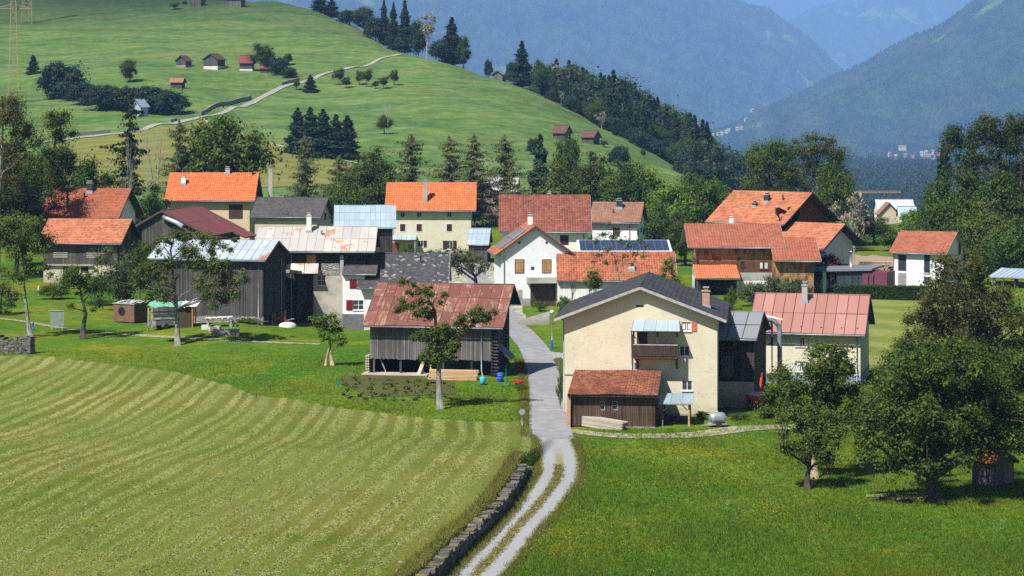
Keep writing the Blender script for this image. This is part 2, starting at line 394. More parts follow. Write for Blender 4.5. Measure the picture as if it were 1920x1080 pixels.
# tan hay meadow at the foot of the hill
tan = Mat('tan_hay_meadow', .95, .08)
def _tan():
    m = tan; p = m.pos(); f = m.noise(m.scale(p, .03, .28, .1), 1, 4, .6); c = m.noise(p, .6, 4, .7)
    w = m.math('SINE', m.math('ADD', m.math('MULTIPLY', m.sep(p, 1), .55), m.math('MULTIPLY', f, 5)))
    col = m.mix(m.smooth(w, -.8, .8), (.135, .140, .032), (.175, .165, .05)); col = m.mix(m.smooth(c, .4, .7, 0, .5), col, (.12, .14, .03))
    m.color(col)
_tan()
fan('hay_meadow', np.arange(60, 760, 5), np.exp(np.linspace(math.log(560), math.log(800), 150)), tan,
    inpoly(plan([(90, 275), (200, 256), (300, 240), (378, 225), (440, 243), (540, 279), (620, 299), (720, 318), (600, 352), (300, 352), (60, 352)], 450)), .12)

# ---- roads
asph = Mat('asphalt', .9, .2)
def _as():
    m = asph; p = m.pos(); c = m.noise(p, .9, 5, .65); d = m.noise(p, 22, 2, .6); u = m.sep(m.uv(), 0)
    col = m.mix(m.smooth(c, .35, .7), (.20, .20, .21), (.28, .277, .28)); col = m.mix(m.smooth(d, .3, .7, 0, .35), col, (.14, .14, .145))
    crack = m.smooth(m.math('ABSOLUTE', m.math('SUBTRACT', m.noise(p, .35, 4, .6), .5)), 0, .008, .55, 0)
    col = m.mix(crack, col, (.13, .13, .13))
    m.color(col); m.bump(d, .4, .01)
_as()
grav = Mat('gravel_track', .95, .15)
def _gr():
    m = grav; p = m.pos(); u = m.sep(m.uv(), 0); v = m.sep(m.uv(), 1)
    wob = m.math('MULTIPLY', m.math('SUBTRACT', m.noise(p, .7, 4, .7), .5), .9)
    au = m.math('ABSOLUTE', m.math('ADD', u, m.math('MULTIPLY', wob, .5)))
    c = m.noise(p, 5, 4, .7); d = m.noise(p, 26, 2, .7)
    st = m.mix(m.smooth(d, .3, .7), (.19, .195, .205), (.34, .345, .36)); st = m.mix(m.smooth(c, .4, .8, 0, .7), st, (.20, .19, .165))
    gr = m.mix(m.smooth(m.noise(p, 3, 4, .7), .4, .65), (.15, .15, .045), (.25, .21, .09))
    mid = m.math('MULTIPLY', m.smooth(m.math('ADD', au, m.math('MULTIPLY', m.math('SUBTRACT', c, .5), .6)), .42, .12), m.smooth(v, 2, 12))
    mid = m.math('MULTIPLY', mid, m.smooth(m.noise(m.scale(p, .16), 1, 3), .28, .42, .3, 1))
    edge = m.smooth(m.math('ADD', au, m.math('MULTIPLY', m.math('SUBTRACT', c, .5), .7)), 1.05, 1.3)
    col = m.mix(m.math('MAXIMUM', mid, edge), st, gr)
    m.color(col); m.bump(m.math('ADD', c, m.math('MULTIPLY', d, .5)), .6, .05)
_gr()
GRAVEL = [(3.0, 174.2), (3.35, 168), (3.4, 163.3), (3.0, 153.1), (1.6, 144.3), (.16, 136.5), (-.95, 128.9), (-1.95, 123), (-4.8, 105), (-7, 92)]
ribbon('gravel_track', GRAVEL, 2.75, .05, grav, .45, 13, .03)
ROAD = [(3.0, 173.6), (2.95, 180), (3.0, 188), (3.02, 202), (2.95, 215), (2.66, 230), (1.75, 246), (.15, 263), (-1.6, 285), (-3.6, 312), (-5.5, 345), (-7, 360)]
ribbon('village_road', ROAD, [3.3, 3.0, 3.0, 3.1, 3.2, 3.3, 3.4], .06, asph, .6, 9, .015)
verge = Mat('gravel_verge', .95, .1)
def _vg():
    m = verge; p = m.pos(); c = m.noise(p, 2.2, 5, .7); d = m.noise(p, 14, 2, .7)
    col = m.mix(m.smooth(c, .38, .6), (.36, .34, .30), (.17, .16, .05)); col = m.mix(m.smooth(d, .3, .7, 0, .4), col, (.10, .12, .03)); m.color(col); m.bump(c, .6, .06)
_vg()
ribbon('farm_path', plan([(1068, 808), (1120, 818), (1200, 822), (1290, 818), (1370, 808), (1450, 799), (1560, 800), (1660, 808)]), [1.2, 2.2, 2.4, 2.3, 2.0], .045, verge, .6, 9, .06)
ribbon('footpath', plan([(-60, 592), (0, 597), (60, 606), (120, 616), (170, 622), (240, 628), (300, 632), (380, 637), (470, 641), (540, 644), (600, 646)]), 1.0, .04, verge, .8, 5, .08)
yard = Mat('gravel_yard', .95, .1)
def _yd():
    m = yard; p = m.pos(); c = m.noise(p, .7, 5, .7); d = m.noise(p, 6, 3, .7)
    m.color(m.mix(m.smooth(m.math('ADD', c, m.math('MULTIPLY', d, .2)), .48, .72), (.40, .385, .36), (.14, .15, .05)))
_yd()
fan('gravel_yard', np.arange(770, 1180, 6), np.arange(268, 372, 1.0), yard, inpoly([(-10, 372), (2, 372), (4, 330), (1, 300), (1.6, 272), (-1, 268), (-4.5, 290), (-14, 330)]), .05)
apron = Mat('concrete_forecourt', .9, .15); apron.color(apron.mix(apron.noise(apron.pos(), .8, 4), (.22, .22, .23), (.33, .33, .33)))
fan('concrete_forecourt', np.arange(970, 1075, 4), np.arange(218, 237, .5), apron, inpoly([(3.2, 219), (5.3, 221), (5.2, 233), (4.0, 234), (3.2, 229)]), .052)
dirt = Mat('bare_earth', .95, .1); dirt.color(dirt.mix(dirt.noise(dirt.pos(), .5, 5, .7), (.22, .17, .11), (.30, .23, .15)))
def blob(cx, cy, rx, ry):
    def f(x, y):
        a = np.arctan2((y-cy)/ry, (x-cx)/rx); r = np.hypot((x-cx)/rx, (y-cy)/ry)
        return r < .82+.16*np.sin(3*a+cx)+.1*np.sin(7*a+1)+.06*np.sin(13*a)
    return f
fan('bare_earth', np.arange(1560, 1720, 3), np.arange(338, 420, .8), dirt, blob(58, 372, 7.5, 24), .05)
b2 = ground(1725, 928); fan('bare_earth', np.arange(1600, 1860, 3), np.arange(140, 156, .25), verge, blob(b2[0]-1, b2[1]-.4, 2.6, 1.6), .04)
hroad = Mat('hill_lane', .95, .1); hroad.color(hroad.mix(hroad.noise(hroad.pos(), .3, 3), (.22, .21, .18), (.32, .30, .26)))
HILLROAD = [(813, 94), (790, 97), (760, 103), (700, 118), (640, 132), (590, 148), (533, 162), (483, 187), (433, 205), (377, 220), (333, 230), (267, 245), (200, 253), (103, 265), (20, 275), (-60, 284)]
ribbon('hill_lane', plan(HILLROAD, 450), [2.2, 2.3, 2.5, 2.7, 2.7], .2, hroad, 3, 5)
ribbon('field_path', plan([(377, 222), (392, 232), (440, 247), (480, 261), (540, 278), (620, 297), (700, 312)], 450), 1.1, .22, hroad, 3, 5)
ribbon('lawn_path', plan([(1540, 549), (1600, 552), (1680, 556), (1770, 563)]), 1.3, .06, apron, 1, 5)

# ================================================================ far mountains: real slopes with a crest kilometres off
forest = Mat('mountain_forest', .95, .05)
def _fo():
    m = forest; p = m.pos(); a = m.noise(p, .0009, 4, .6); b = m.noise(m.scale(p, .010, .003, .006), 1, 5, .7); c = m.noise(p, .03, 3, .7)
    col = m.mix(m.smooth(b, .3, .7), (.005, .012, .006), (.050, .072, .024)); col = m.mix(m.smooth(c, .35, .7, 0, .7), col, (.006, .014, .006))
    al = m.math('MULTIPLY', m.smooth(a, .57, .62), m.smooth(m.noise(p, .004, 3), .45, .6))
    col = m.mix(al, col, (.12, .16, .045))
    m.color(col)
_fo()
def vnoise(x, y, seed):
    g = np.random.default_rng(seed).random((256, 256)); xi, yi = np.floor(x).astype(int), np.floor(y).astype(int); a, b = x-xi, y-yi
    a, b = a*a*(3-2*a), b*b*(3-2*b); G = lambda i, j: g[i % 256, j % 256]
    return G(xi, yi)*(1-a)*(1-b)+G(xi+1, yi)*a*(1-b)+G(xi, yi+1)*(1-a)*b+G(xi+1, yi+1)*a*b
def mountain(name, sil, base, crest, rough, seed, treeh, px0, px1, step=2.0, nd=320):
    """sil: crest line as (px,py); the slope climbs from the valley floor at depth base to the crest at depth crest(px)"""
    pxs = np.arange(px0, px1, step); sx, sy = zip(*sil); t = np.linspace(0, 1, nd)[:, None]
    Dc = np.interp(pxs, *zip(*crest)); Db = np.interp(pxs, *zip(*base)); zc = CZ-(np.interp(pxs, sx, sy)-YH)/F*Dc
    D = Db+(Dc-Db)*t; zb = -196.
    Z = zb+(zc-zb)*(t**1.08)
    X = (pxs-960)/F*D
    n = (vnoise(X/1300, D/1500, seed)-.5)*1.0+(vnoise(X/480, D/620, seed+1)-.5)*.55+(vnoise(X/190, D/280, seed+2)-.5)*.25
    env = np.sin(np.pi*np.clip(t*.92, 0, 1))**.7
    Z = Z+n*rough*env+rng.random(Z.shape)*treeh*np.minimum(1, t*20)
    X2 = (pxs-960)/F*(D[-1]+900); back = np.stack([X2, D[-1]+900, np.full_like(X2, -196)], 1)
    V = np.concatenate([np.stack([X, D, Z], -1).reshape(-1, 3), back]); n_, m_ = nd+1, len(pxs); idx = np.arange(n_*m_).reshape(n_, m_)
    q = np.stack([idx[:-1, :-1], idx[:-1, 1:], idx[1:, 1:], idx[1:, :-1]], -1).reshape(-1, 4)
    o = link(name, np_mesh(name, V, q, forest, smooth=False)); tag(o, kind='structure'); return o
mountain('wooded_mountain', [(1180, 300), (1290, 268), (1340, 250), (1413, 213), (1460, 192), (1513, 172), (1563, 142), (1613, 126), (1647, 108), (1680, 92), (1713, 76), (1760, 62), (1780, 49), (1813, 27), (1847, 2), (1920, -45), (2200, -160), (2700, -260)],
         [(1180, 6300), (1500, 7000), (2700, 7800)], [(1180, 9800), (1500, 10400), (1920, 10200), (2700, 10200)], 190, 3, 34, 1180, 2700, 1.6, 420)
mountain('forested_mountain', [(-300, -120), (900, -100), (1200, -70), (1370, 0), (1440, 30), (1480, 57), (1513, 84), (1547, 117), (1563, 138), (1600, 190), (1680, 240), (1800, 290)],
         [(-300, 9500), (1300, 11500), (1800, 13500)], [(-300, 16500), (1300, 17000), (1800, 17500)], 420, 17, 38, -300, 1800, 2.2, 380)
mountain('hazy_mountain', [(1100, 330), (1400, 110), (1480, 46), (1513, 30), (1560, 12), (1600, -2), (1700, -40), (2300, -90)], [(1100, 19000), (2300, 19500)], [(1100, 26000), (2300, 26000)], 400, 33, 38, 1100, 2300, 3)
mountain('pale_mountain', [(-500, -70), (1300, -40), (1420, -32), (1600, -45), (2600, -60)], [(-500, 28000), (2600, 28000)], [(-500, 37000), (2600, 37000)], 600, 51, 44, -500, 2600, 4, 200)

# ================================================================ the air of the valley
hz = bpy.data.materials.new('haze_air'); hz.use_nodes = True; nt = hz.node_tree; nt.nodes.remove(nt.nodes['Principled BSDF'])
pv = nt.nodes.new('ShaderNodeVolumePrincipled'); pv.inputs['Color'].default_value = (.27, .52, 1, 1); pv.inputs['Density'].default_value = 6.5e-5; pv.inputs['Anisotropy'].default_value = -.3
nt.links.new(pv.outputs[0], nt.nodes['Material Output'].inputs['Volume'])
mb = MB(); mb.box(-22000, 22000, -300, 39500, -200, 2350)
hzo = mb.build('haze', hz, uv=False); tag(hzo, kind='stuff'); hzo.display_type = 'WIRE'
# ================================================================ building materials
def plaster(name, c, dirt=(.25, .22, .17), amt=.35):
    m = Mat(name, .92, .15); p = m.obj(); uv = m.uv()
    a = m.noise(p, .5, 5, .65); b = m.noise(p, 7, 3, .7); s = m.noise(m.scale(uv, 1.3, .16, 1), 1, 4, .65)
    g = m.noise(m.scale(uv, 1.2, 5, 1), 1, 3, .7)
    col = m.mix(m.smooth(a, .42, .75, 0, amt), c, dirt); col = m.mix(m.smooth(s, .55, .8, 0, amt*.8), col, dirt)
    col = m.mix(m.smooth(g, .60, .72, 0, amt*.5), col, V3(dirt, .9))
    sp = m.math('MULTIPLY', m.smooth(m.math('ADD', m.sep(p, 2), m.math('MULTIPLY', m.noise(p, 1.2, 4), -1.6)), .6, -.7), .55); col = m.mix(sp, col, V3(dirt, .8))
    cr = m.smooth(m.math('ABSOLUTE', m.math('SUBTRACT', m.noise(p, .28, 4, .6), .5)), 0, .004, .4, 0); col = m.mix(cr, col, V3(dirt, .5))
    m.color(col); m.bump(m.math('ADD', b, m.math('MULTIPLY', g, .8)), .35, .03); return m
def wood(name, c1, c2, c3, bw=.19, horiz=False, dark=.35, rough=.9):
    """weathered boards: tint and gap per board from the UV, grain stretched along it"""
    m = Mat(name, rough, .15); uv = m.uv(); u, v = (1, 0) if horiz else (0, 1)
    su = m.sep(uv, u); sv = m.sep(uv, v)
    bi = m.math('FLOOR', m.math('DIVIDE', su, bw)); fr = m.math('FRACT', m.math('DIVIDE', su, bw))
    rn = m.node('TexWhiteNoise', 0, dict(noise_dimensions='1D'), W=bi)
    grain = m.noise(m.scale(uv, *( (.5, 14, 1) if horiz else (14, .5, 1))), 1, 4, .7)
    big = m.noise(m.obj(), .45, 4, .6)
    col = m.mix(rn, c1, c2); col = m.mix(m.smooth(grain, .4, .75, 0, .75), col, c3); col = m.mix(m.smooth(big, .45, .7, 0, .5), col, V3(c1, .6))
    gap = m.smooth(m.math('ABSOLUTE', m.math('SUBTRACT', fr, .5)), .44, .49)
    col = m.mix(m.math('MULTIPLY', gap, 1-dark), col, V3(c1, .12))
    m.color(col); m.bump(m.math('SUBTRACT', m.math('MULTIPLY', grain, .4), gap), .7, .03); return m
def tiles(name, stops, lichen=None, la=.4, rough=.85, sootv=.5):
    m = Mat(name, rough, .2); r = m.rand(); p = m.obj()
    col = m.ramp(r, [(i/(len(stops)-1), c) for i, c in enumerate(stops)])
    a = m.noise(p, .55, 4, .65); d = m.noise(p, 5, 3, .7)
    col = m.mix(m.smooth(a, .45, .7, 0, sootv), col, V3(stops[0], .6))
    if lichen: col = m.mix(m.smooth(d, .58, .70, 0, la), col, lichen)
    col = m.mix(m.smooth(d, .2, .6, .25, 0), col, V3(stops[0], .5))
    m.color(col); m.bump(d, .3, .02); return m
def sheet(name, base, base2, rust=None, ra=.5, rsc=.5, rth=.55, rough=.5, metal=.35, streak=.6, xr=None):
    m = Mat(name, rough, .4, metal); p = m.obj(); uv = m.uv(); r = m.rand()
    col = m.mix(r, base, base2); g = m.noise(m.scale(uv, 6, .5, 1), 1, 4, .65); b = m.noise(p, rsc, 5, .7, .5)
    col = m.mix(m.smooth(g, .5, .8, 0, .3), col, V3(base, .7))
    if rust:
        f = m.math('ADD', b, m.math('MULTIPLY', m.math('SUBTRACT', g, .5), streak)); f = m.math('ADD', f, m.math('MULTIPLY', m.math('SUBTRACT', r, .5), .12))
        if xr: f = m.math('ADD', f, m.smooth(m.sep(p, 0), xr[0], xr[1], 0, .17))
        f = m.smooth(f, rth, rth+.16, 0, ra)
        col = m.mix(f, col, m.mix(m.noise(p, 4, 3), rust, V3(rust, .55))); m.put(m.b.inputs['Roughness'], m.math('ADD', m.math('MULTIPLY', f, .35), rough))
        m.put(m.b.inputs['Metallic'], m.math('MULTIPLY', m.math('SUBTRACT', 1, f), metal))
    m.color(col); m.bump(m.noise(p, 1.5, 3), .25, .03); return m
def flat(name, c, rough=.8, var=.25, metal=0, spec=.25, sc_=2.5):
    m = Mat(name, rough, spec, metal); a = m.noise(m.obj(), sc_, 4, .65)
    m.color(m.mix(m.smooth(a, .3, .75), V3(c, 1+var*.5), V3(c, 1-var))); return m

OR = tiles('orange_roof_tiles', [(.42, .105, .034), (.52, .145, .052), (.46, .125, .042), (.57, .18, .075)], None, sootv=.15)
OR_OLD = tiles('weathered_orange_tiles', [(.22, .07, .036), (.34, .105, .05), (.40, .14, .066), (.26, .08, .042)], (.25, .20, .14), .5)
OR_PALE = tiles('faded_orange_tiles', [(.32, .105, .050), (.43, .155, .078), (.48, .19, .10), (.36, .12, .06)], (.18, .13, .09), .7, sootv=.45)
RED_OLD = tiles('old_red_tiles', [(.14, .045, .03), (.20, .066, .042), (.26, .092, .058), (.17, .055, .035)], (.28, .2, .155), .45)
CHALET = tiles('chalet_red_tiles', [(.24, .070, .038), (.31, .095, .050), (.35, .115, .062), (.27, .08, .042)], (.2, .12, .08), .35, sootv=.3)
BROWN_T = tiles('brown_roof_tiles', [(.23, .115, .075), (.27, .135, .09), (.30, .16, .105), (.25, .12, .08)], (.34, .26, .2), .25)
MOSSY = tiles('mossy_shed_tiles', [(.19, .065, .038), (.40, .125, .06), (.50, .18, .09), (.31, .095, .05)], (.12, .085, .06), .6, sootv=.6)
BLACK_T = tiles('charcoal_roof_tiles', [(.030, .030, .034), (.040, .040, .045), (.052, .052, .058), (.036, .036, .042)], None, rough=.5, sootv=.2)
SLATE = tiles('grey_stone_slates', [(.040, .040, .044), (.052, .052, .056), (.046, .046, .05), (.062, .062, .066), (.05, .05, .054), (.07, .07, .074), (.055, .055, .06), (.08, .08, .084), (.26, .26, .26)], (.16, .16, .155), .3, sootv=.3)
SLATE_D = tiles('dark_fibre_slates', [(.06, .055, .058), (.075, .068, .07), (.09, .082, .085), (.07, .064, .066)], (.15, .13, .12), .4)
RUST_RED = sheet('rusty_red_sheet', (.130, .046, .031), (.182, .064, .044), (.36, .25, .18), .8, 1.0, .52, .65, .1, .9)
PINK = sheet('faded_pink_sheet', (.30, .135, .108), (.355, .175, .145), (.43, .31, .27), .7, .7, .64, .6, .1, .5)
WHITE_SH = sheet('pale_galvanised_sheet', (.36, .42, .49), (.45, .51, .58), (.34, .10, .04), .9, .33, .64, .45, .2, .5, (3.2, 5.2))
RUSTY_SH = sheet('rust_flecked_sheet', (.36, .345, .31), (.45, .43, .385), (.42, .18, .07), .85, .55, .54, .6, .1, .5)
BLUE_SH = sheet('bluish_metal_sheet', (.29, .38, .45), (.36, .45, .52), None, rough=.45, metal=.2)
GREY_SH = sheet('grey_metal_sheet', (.20, .21, .225), (.24, .245, .26), (.30, .22, .17), .4, .8, .62, .6, .15)
ZINC = sheet('zinc_sheet', (.27, .35, .40), (.33, .41, .46), None, rough=.5, metal=.2)
MAROON = sheet('maroon_sheet', (.155, .045, .04), (.185, .055, .048), None, rough=.6, metal=.1)
DARKROOF = sheet('slate_blue_flat_roof', (.13, .15, .18), (.15, .17, .2), None, rough=.6, metal=.1)
CREAM = plaster('cream_render', (.57, .515, .385), (.36, .31, .22), .28)
YELLOWISH = plaster('pale_yellow_render', (.58, .54, .41), (.40, .36, .26), .3)
WHITE = plaster('white_render', (.70, .71, .71), (.40, .39, .36), .28)
OFFWHITE = plaster('off_white_render', (.72, .70, .62), (.50, .47, .4), .15)
GREYST = plaster('stained_grey_render', (.42, .39, .33), (.20, .18, .15), .8)
PEACH = plaster('peach_render', (.54, .44, .29), (.36, .29, .19), .3)
BEIGE = plaster('beige_render', (.45, .40, .32), (.3, .26, .2), .4)
CONC = plaster('weathered_concrete', (.36, .35, .33), (.17, .165, .15), .7)
GREYW = wood('grey_barn_boards', (.060, .056, .054), (.125, .118, .112), (.036, .033, .031), .2)
GREYW2 = wood('silver_barn_boards', (.100, .094, .09), (.20, .19, .182), (.055, .05, .047), .21)
DARKW = wood('dark_barn_boards', (.034, .030, .028), (.070, .062, .056), (.022, .019, .017), .2)
BROWNW = wood('dark_brown_boards', (.048, .026, .016), (.10, .055, .033), (.16, .13, .11), .17)
def _stain(m):
    old = m.b.inputs['Base Color'].links[0].from_socket; n = m.noise(m.scale(m.obj(), 1.1, 1, .35), 1.6, 4, .65); m.color(m.mix(m.smooth(n, .48, .6, 0, .8), old, (.10, .035, .018))); return m
TANW = wood('honey_timber', (.36, .21, .10), (.45, .27, .13), (.16, .06, .03), .22, True)
_stain(TANW)
REDW = wood('stained_brown_timber', (.12, .05, .028), (.17, .075, .04), (.07, .03, .02), .2)
WHITEW = wood('white_boards', (.70, .70, .68), (.78, .78, .76), (.5, .5, .48), .32, dark=.45)
FRESHW = wood('fresh_sawn_timber', (.52, .34, .18), (.62, .43, .25), (.4, .24, .12), .14, True)
PALEW = wood('bleached_timber', (.40, .34, .28), (.52, .45, .38), (.24, .19, .15), .12, True)
ORANGEW = wood('orange_plywood', (.52, .24, .05), (.58, .28, .07), (.38, .16, .03), .5)
SHUTW = wood('oak_shutter_boards', (.36, .19, .08), (.45, .25, .11), (.2, .09, .04), .3)
TRIM = flat('white_painted_frame', (.66, .66, .64), .5); GREYTRIM = flat('grey_bargeboard', (.34, .33, .32), .7); DARKTRIM = flat('dark_fascia', (.06, .05, .045), .7)
GLASS = Mat('window_glass', .06, .6); GLASS.color(GLASS.mix(GLASS.noise(GLASS.obj(), .9, 2), (.012, .018, .026), (.05, .065, .085)))
CURT = flat('net_curtain', (.55, .55, .57), .9); MAROONP = flat('maroon_shutter_paint', (.055, .014, .016), .6); CRIMSON = flat('crimson_shutter_paint', (.16, .008, .014), .5)
SALMON = flat('salmon_shutter_paint', (.52, .15, .10), .6); VOID = flat('dark_interior', (.012, .011, .01), .95); DBROWN = flat('dark_brown_paint', (.055, .035, .025), .7)
GALV = flat('galvanised_steel', (.36, .40, .43), .42, .25, .5); GALV_D = flat('dull_pipe_steel', (.24, .29, .33), .5, .25, .4); DKMETAL = flat('dark_metal', (.05, .05, .055), .5, .3, .3)
BRICK = Mat('chimney_brick', .9, .15)
BRICK.color(BRICK.node('TexBrick', 0, Vector=BRICK.uv(), Color1=(.36, .13, .07), Color2=(.45, .19, .11), Mortar=(.40, .36, .31), Scale=1.0, **{'Mortar Size': .012, 'Brick Width': .24, 'Row Height': .085}))
RUBBLE = Mat('rubble_stone', .95, .15)
def _rb():
    m = RUBBLE; p = m.scale(m.obj(), 1, 1, 1.7); v = m.node('TexVoronoi', 0, dict(feature='F1'), Vector=p, Scale=2.6); c = m.node('TexVoronoi', 1, dict(feature='F1'), Vector=p, Scale=2.6)
    e = m.node('TexVoronoi', 0, dict(feature='DISTANCE_TO_EDGE'), Vector=p, Scale=2.6)
    col = m.mix(m.sep(c, 0), (.17, .165, .16), (.36, .345, .32)); col = m.mix(m.smooth(m.noise(p, 1.5, 4), .5, .7, 0, .6), col, (.12, .115, .10))
    col = m.mix(m.smooth(e, 0, .06, 1, 0), col, (.05, .047, .04)); m.color(col); m.bump(e, .9, .12)
_rb()
BLUEP = flat('blue_plastic', (.015, .09, .42), .4); CYANP = flat('cyan_plastic', (.03, .36, .60), .4); REDP = flat('red_paint', (.50, .035, .018), .45); GREENP = flat('green_paint', (.02, .16, .07), .6)
PURPLE = flat('plum_cladding', (.13, .035, .062), .6, .2); PURPLEG = flat('plum_panel', (.17, .045, .075), .5, .15); LOUV = flat('grey_louvre', (.24, .235, .255), .6, .15); SOLARBLUE = Mat('solar_cells', .15, .5)
def _sol():
    m = SOLARBLUE; t = m.node('TexBrick', 0, dict(offset=0), Vector=m.uv(), Color1=(.008, .013, .038), Color2=(.012, .018, .05), Mortar=(.16, .18, .24), Scale=1.0, **{'Mortar Size': .018, 'Brick Width': 1.0, 'Row Height': .8}); m.color(t)
_sol()

# ================================================================ building kit
def chim(parent, x, y, z0, z1, w=.55, d=.55, mat=CONC, cap=True, name='chimney', capmat=None):
    b = MB(); b.box(x-w/2, x+w/2, y-d/2, y+d/2, z0, z1, 0)
    if cap:
        b.box(x-w/2-.06, x+w/2+.06, y-d/2-.06, y+d/2+.06, z1, z1+.09, 1)
        b.box(x-w*.28, x+w*.28, y-d*.28, y+d*.28, z1+.09, z1+.3, 0); b.box(x-w*.42, x+w*.42, y-d*.42, y+d*.42, z1+.3, z1+.38, 1)
    b.box(x-w/2-.08, x+w/2+.08, y-d/2-.08, y+d/2+.08, z0-.3, z0+.22, 2)
    return b.build(name, [mat, capmat or CONC, ZINC], parent)
def vent_pipe(parent, x, y, z0, z1, r=.09, mat=DKMETAL, name='flue_pipe'):
    b = MB(); b.tube([(x, y, z0), (x, y, z1)], r, 8); b.tube([(x, y, z1), (x, y, z1+.05), (x, y, z1+.22)], [r*1.9, r*1.7, .01], 8); return b.build(name, mat, parent)

def cover(mb, A, B, C, D, style, mi=0, ei=1, tw=.30, tl=.38, pitch=.95, rows=2, th=.14, det=True):
    """lay a covering on the slope A,B (eave, left to right) C,D (ridge, right to left); ei = index of the edge/soffit material"""
    A, B, C, D = map(Vector, (A, B, C, D)); n = (B-A).cross(D-A).normalized()
    if n.z < 0: n = -n
    low = [p-n*th for p in (A, B, C, D)]
    # slab underneath
    mb.poly([low[3], low[2], low[1], low[0]], ei); mb.poly([low[0], low[1], B, A], ei); mb.poly([low[1], low[2], C, B], ei); mb.poly([low[2], low[3], D, C], ei); mb.poly([low[3], low[0], A, D], ei); mb.poly([A, B, C, D], ei)
    ph = random.uniform(0, 6); sag = 0 if style == 'plain' or (B-A).length < 4 else .03
    P = lambda u, v: (A*(1-u)+B*u)*(1-v)+(D*(1-u)+C*u)*v+Vector((0, 0, sag*(1+math.sin(u*6.5+ph)*.7+math.sin(v*4+u*9+ph)*.4)))
    Lu = ((B-A).length+(C-D).length)/2; Lv = ((D-A).length+(C-B).length)/2
    if style == 'tile':
        nu, nv = max(2, int(Lu/tw)), max(2, int(Lv/tl))
        for j in range(nv):
            v0, v1 = j/nv-.006, min(1, (j+1.18)/nv)
            for i in range(nu):
                u0, u1 = i/nu, (i+1)/nu; um = (u0*.55+u1*.45); r = random.uniform(-.012, .012)
                lo, hi, hm = .055+r, .012, .06
                a, b, c = P(u0, v0)+n*lo, P(um, v0)+n*(lo+hm), P(u1, v0)+n*lo
                d, e, f = P(u1, v1)+n*hi, P(um, v1)+n*(hi+hm), P(u0, v1)+n*hi
                k = mb.addv([a, b, c, d, e, f, P(u0, v0)-n*.01, P(u1, v0)-n*.01])
                mb.face((k, k+1, k+4, k+5), mi); mb.face((k+1, k+2, k+3, k+4), mi); mb.face((k+6, k+7, k+2, k+1, k), ei)  # riser in the edge material: painted-in shade and grime under each course
    elif style == 'slate':
        nu, nv = max(2, int(Lu/tw)), max(2, int(Lv/tl))
        for j in range(nv):
            v0, v1 = j/nv-.004, min(1, (j+1.25)/nv); off = .5*(j % 2)
            for i in range(nu+1):
                u0, u1 = max(0, (i-off)/nu), min(1, (i+1-off)/nu)
                if u1-u0 < .002: continue
                lo = .035+random.uniform(-.012, .02); hi = .008
                k = mb.addv([P(u0, v0)+n*lo, P(u1, v0)+n*(lo+random.uniform(-.008, .008)), P(u1, v1)+n*hi, P(u0, v1)+n*hi, P(u0, v0)-n*.01, P(u1, v0)-n*.01])
                mb.face((k, k+1, k+2, k+3), mi); mb.face((k+4, k+5, k+1, k), ei)  # edge material on the lower lip paints in the shade between courses
    elif style == 'seam':
        nu = max(2, round(Lu/pitch)); g = (D-A).normalized(); w = (B-A).normalized()
        for i in range(nu):
            u0, u1 = i/nu, (i+1)/nu; cuts = [0]+[min(.95, max(.05, (k+random.uniform(-.04, .04))/rows)) for k in range(1, rows)]+[1]
            for v0, v1 in zip(cuts, cuts[1:]):
                r = random.uniform(.012, .03)
                mb.poly([P(u0, v0)+n*(r+.012), P(u1, v0)+n*(r+.012), P(u1, v1)+n*r, P(u0, v1)+n*r], mi)
                mb.poly([P(u0, v0)-n*.005, P(u1, v0)-n*.005, P(u1, v0)+n*(r+.012), P(u0, v0)+n*(r+.012)], mi)
        for i in range(nu+1):
            u = i/nu; mb.bar(P(u, 0)+n*.035, P(u, 1)+n*.035, .05, .075, ei+1, up=n)
        for k in range(1, rows): mb.bar(P(0, k/rows)+n*.03, P(1, k/rows)+n*.03, .045, .05, ei+1, up=n)
    else:
        mb.poly([A+n*.01, B+n*.01, C+n*.01, D+n*.01], mi)

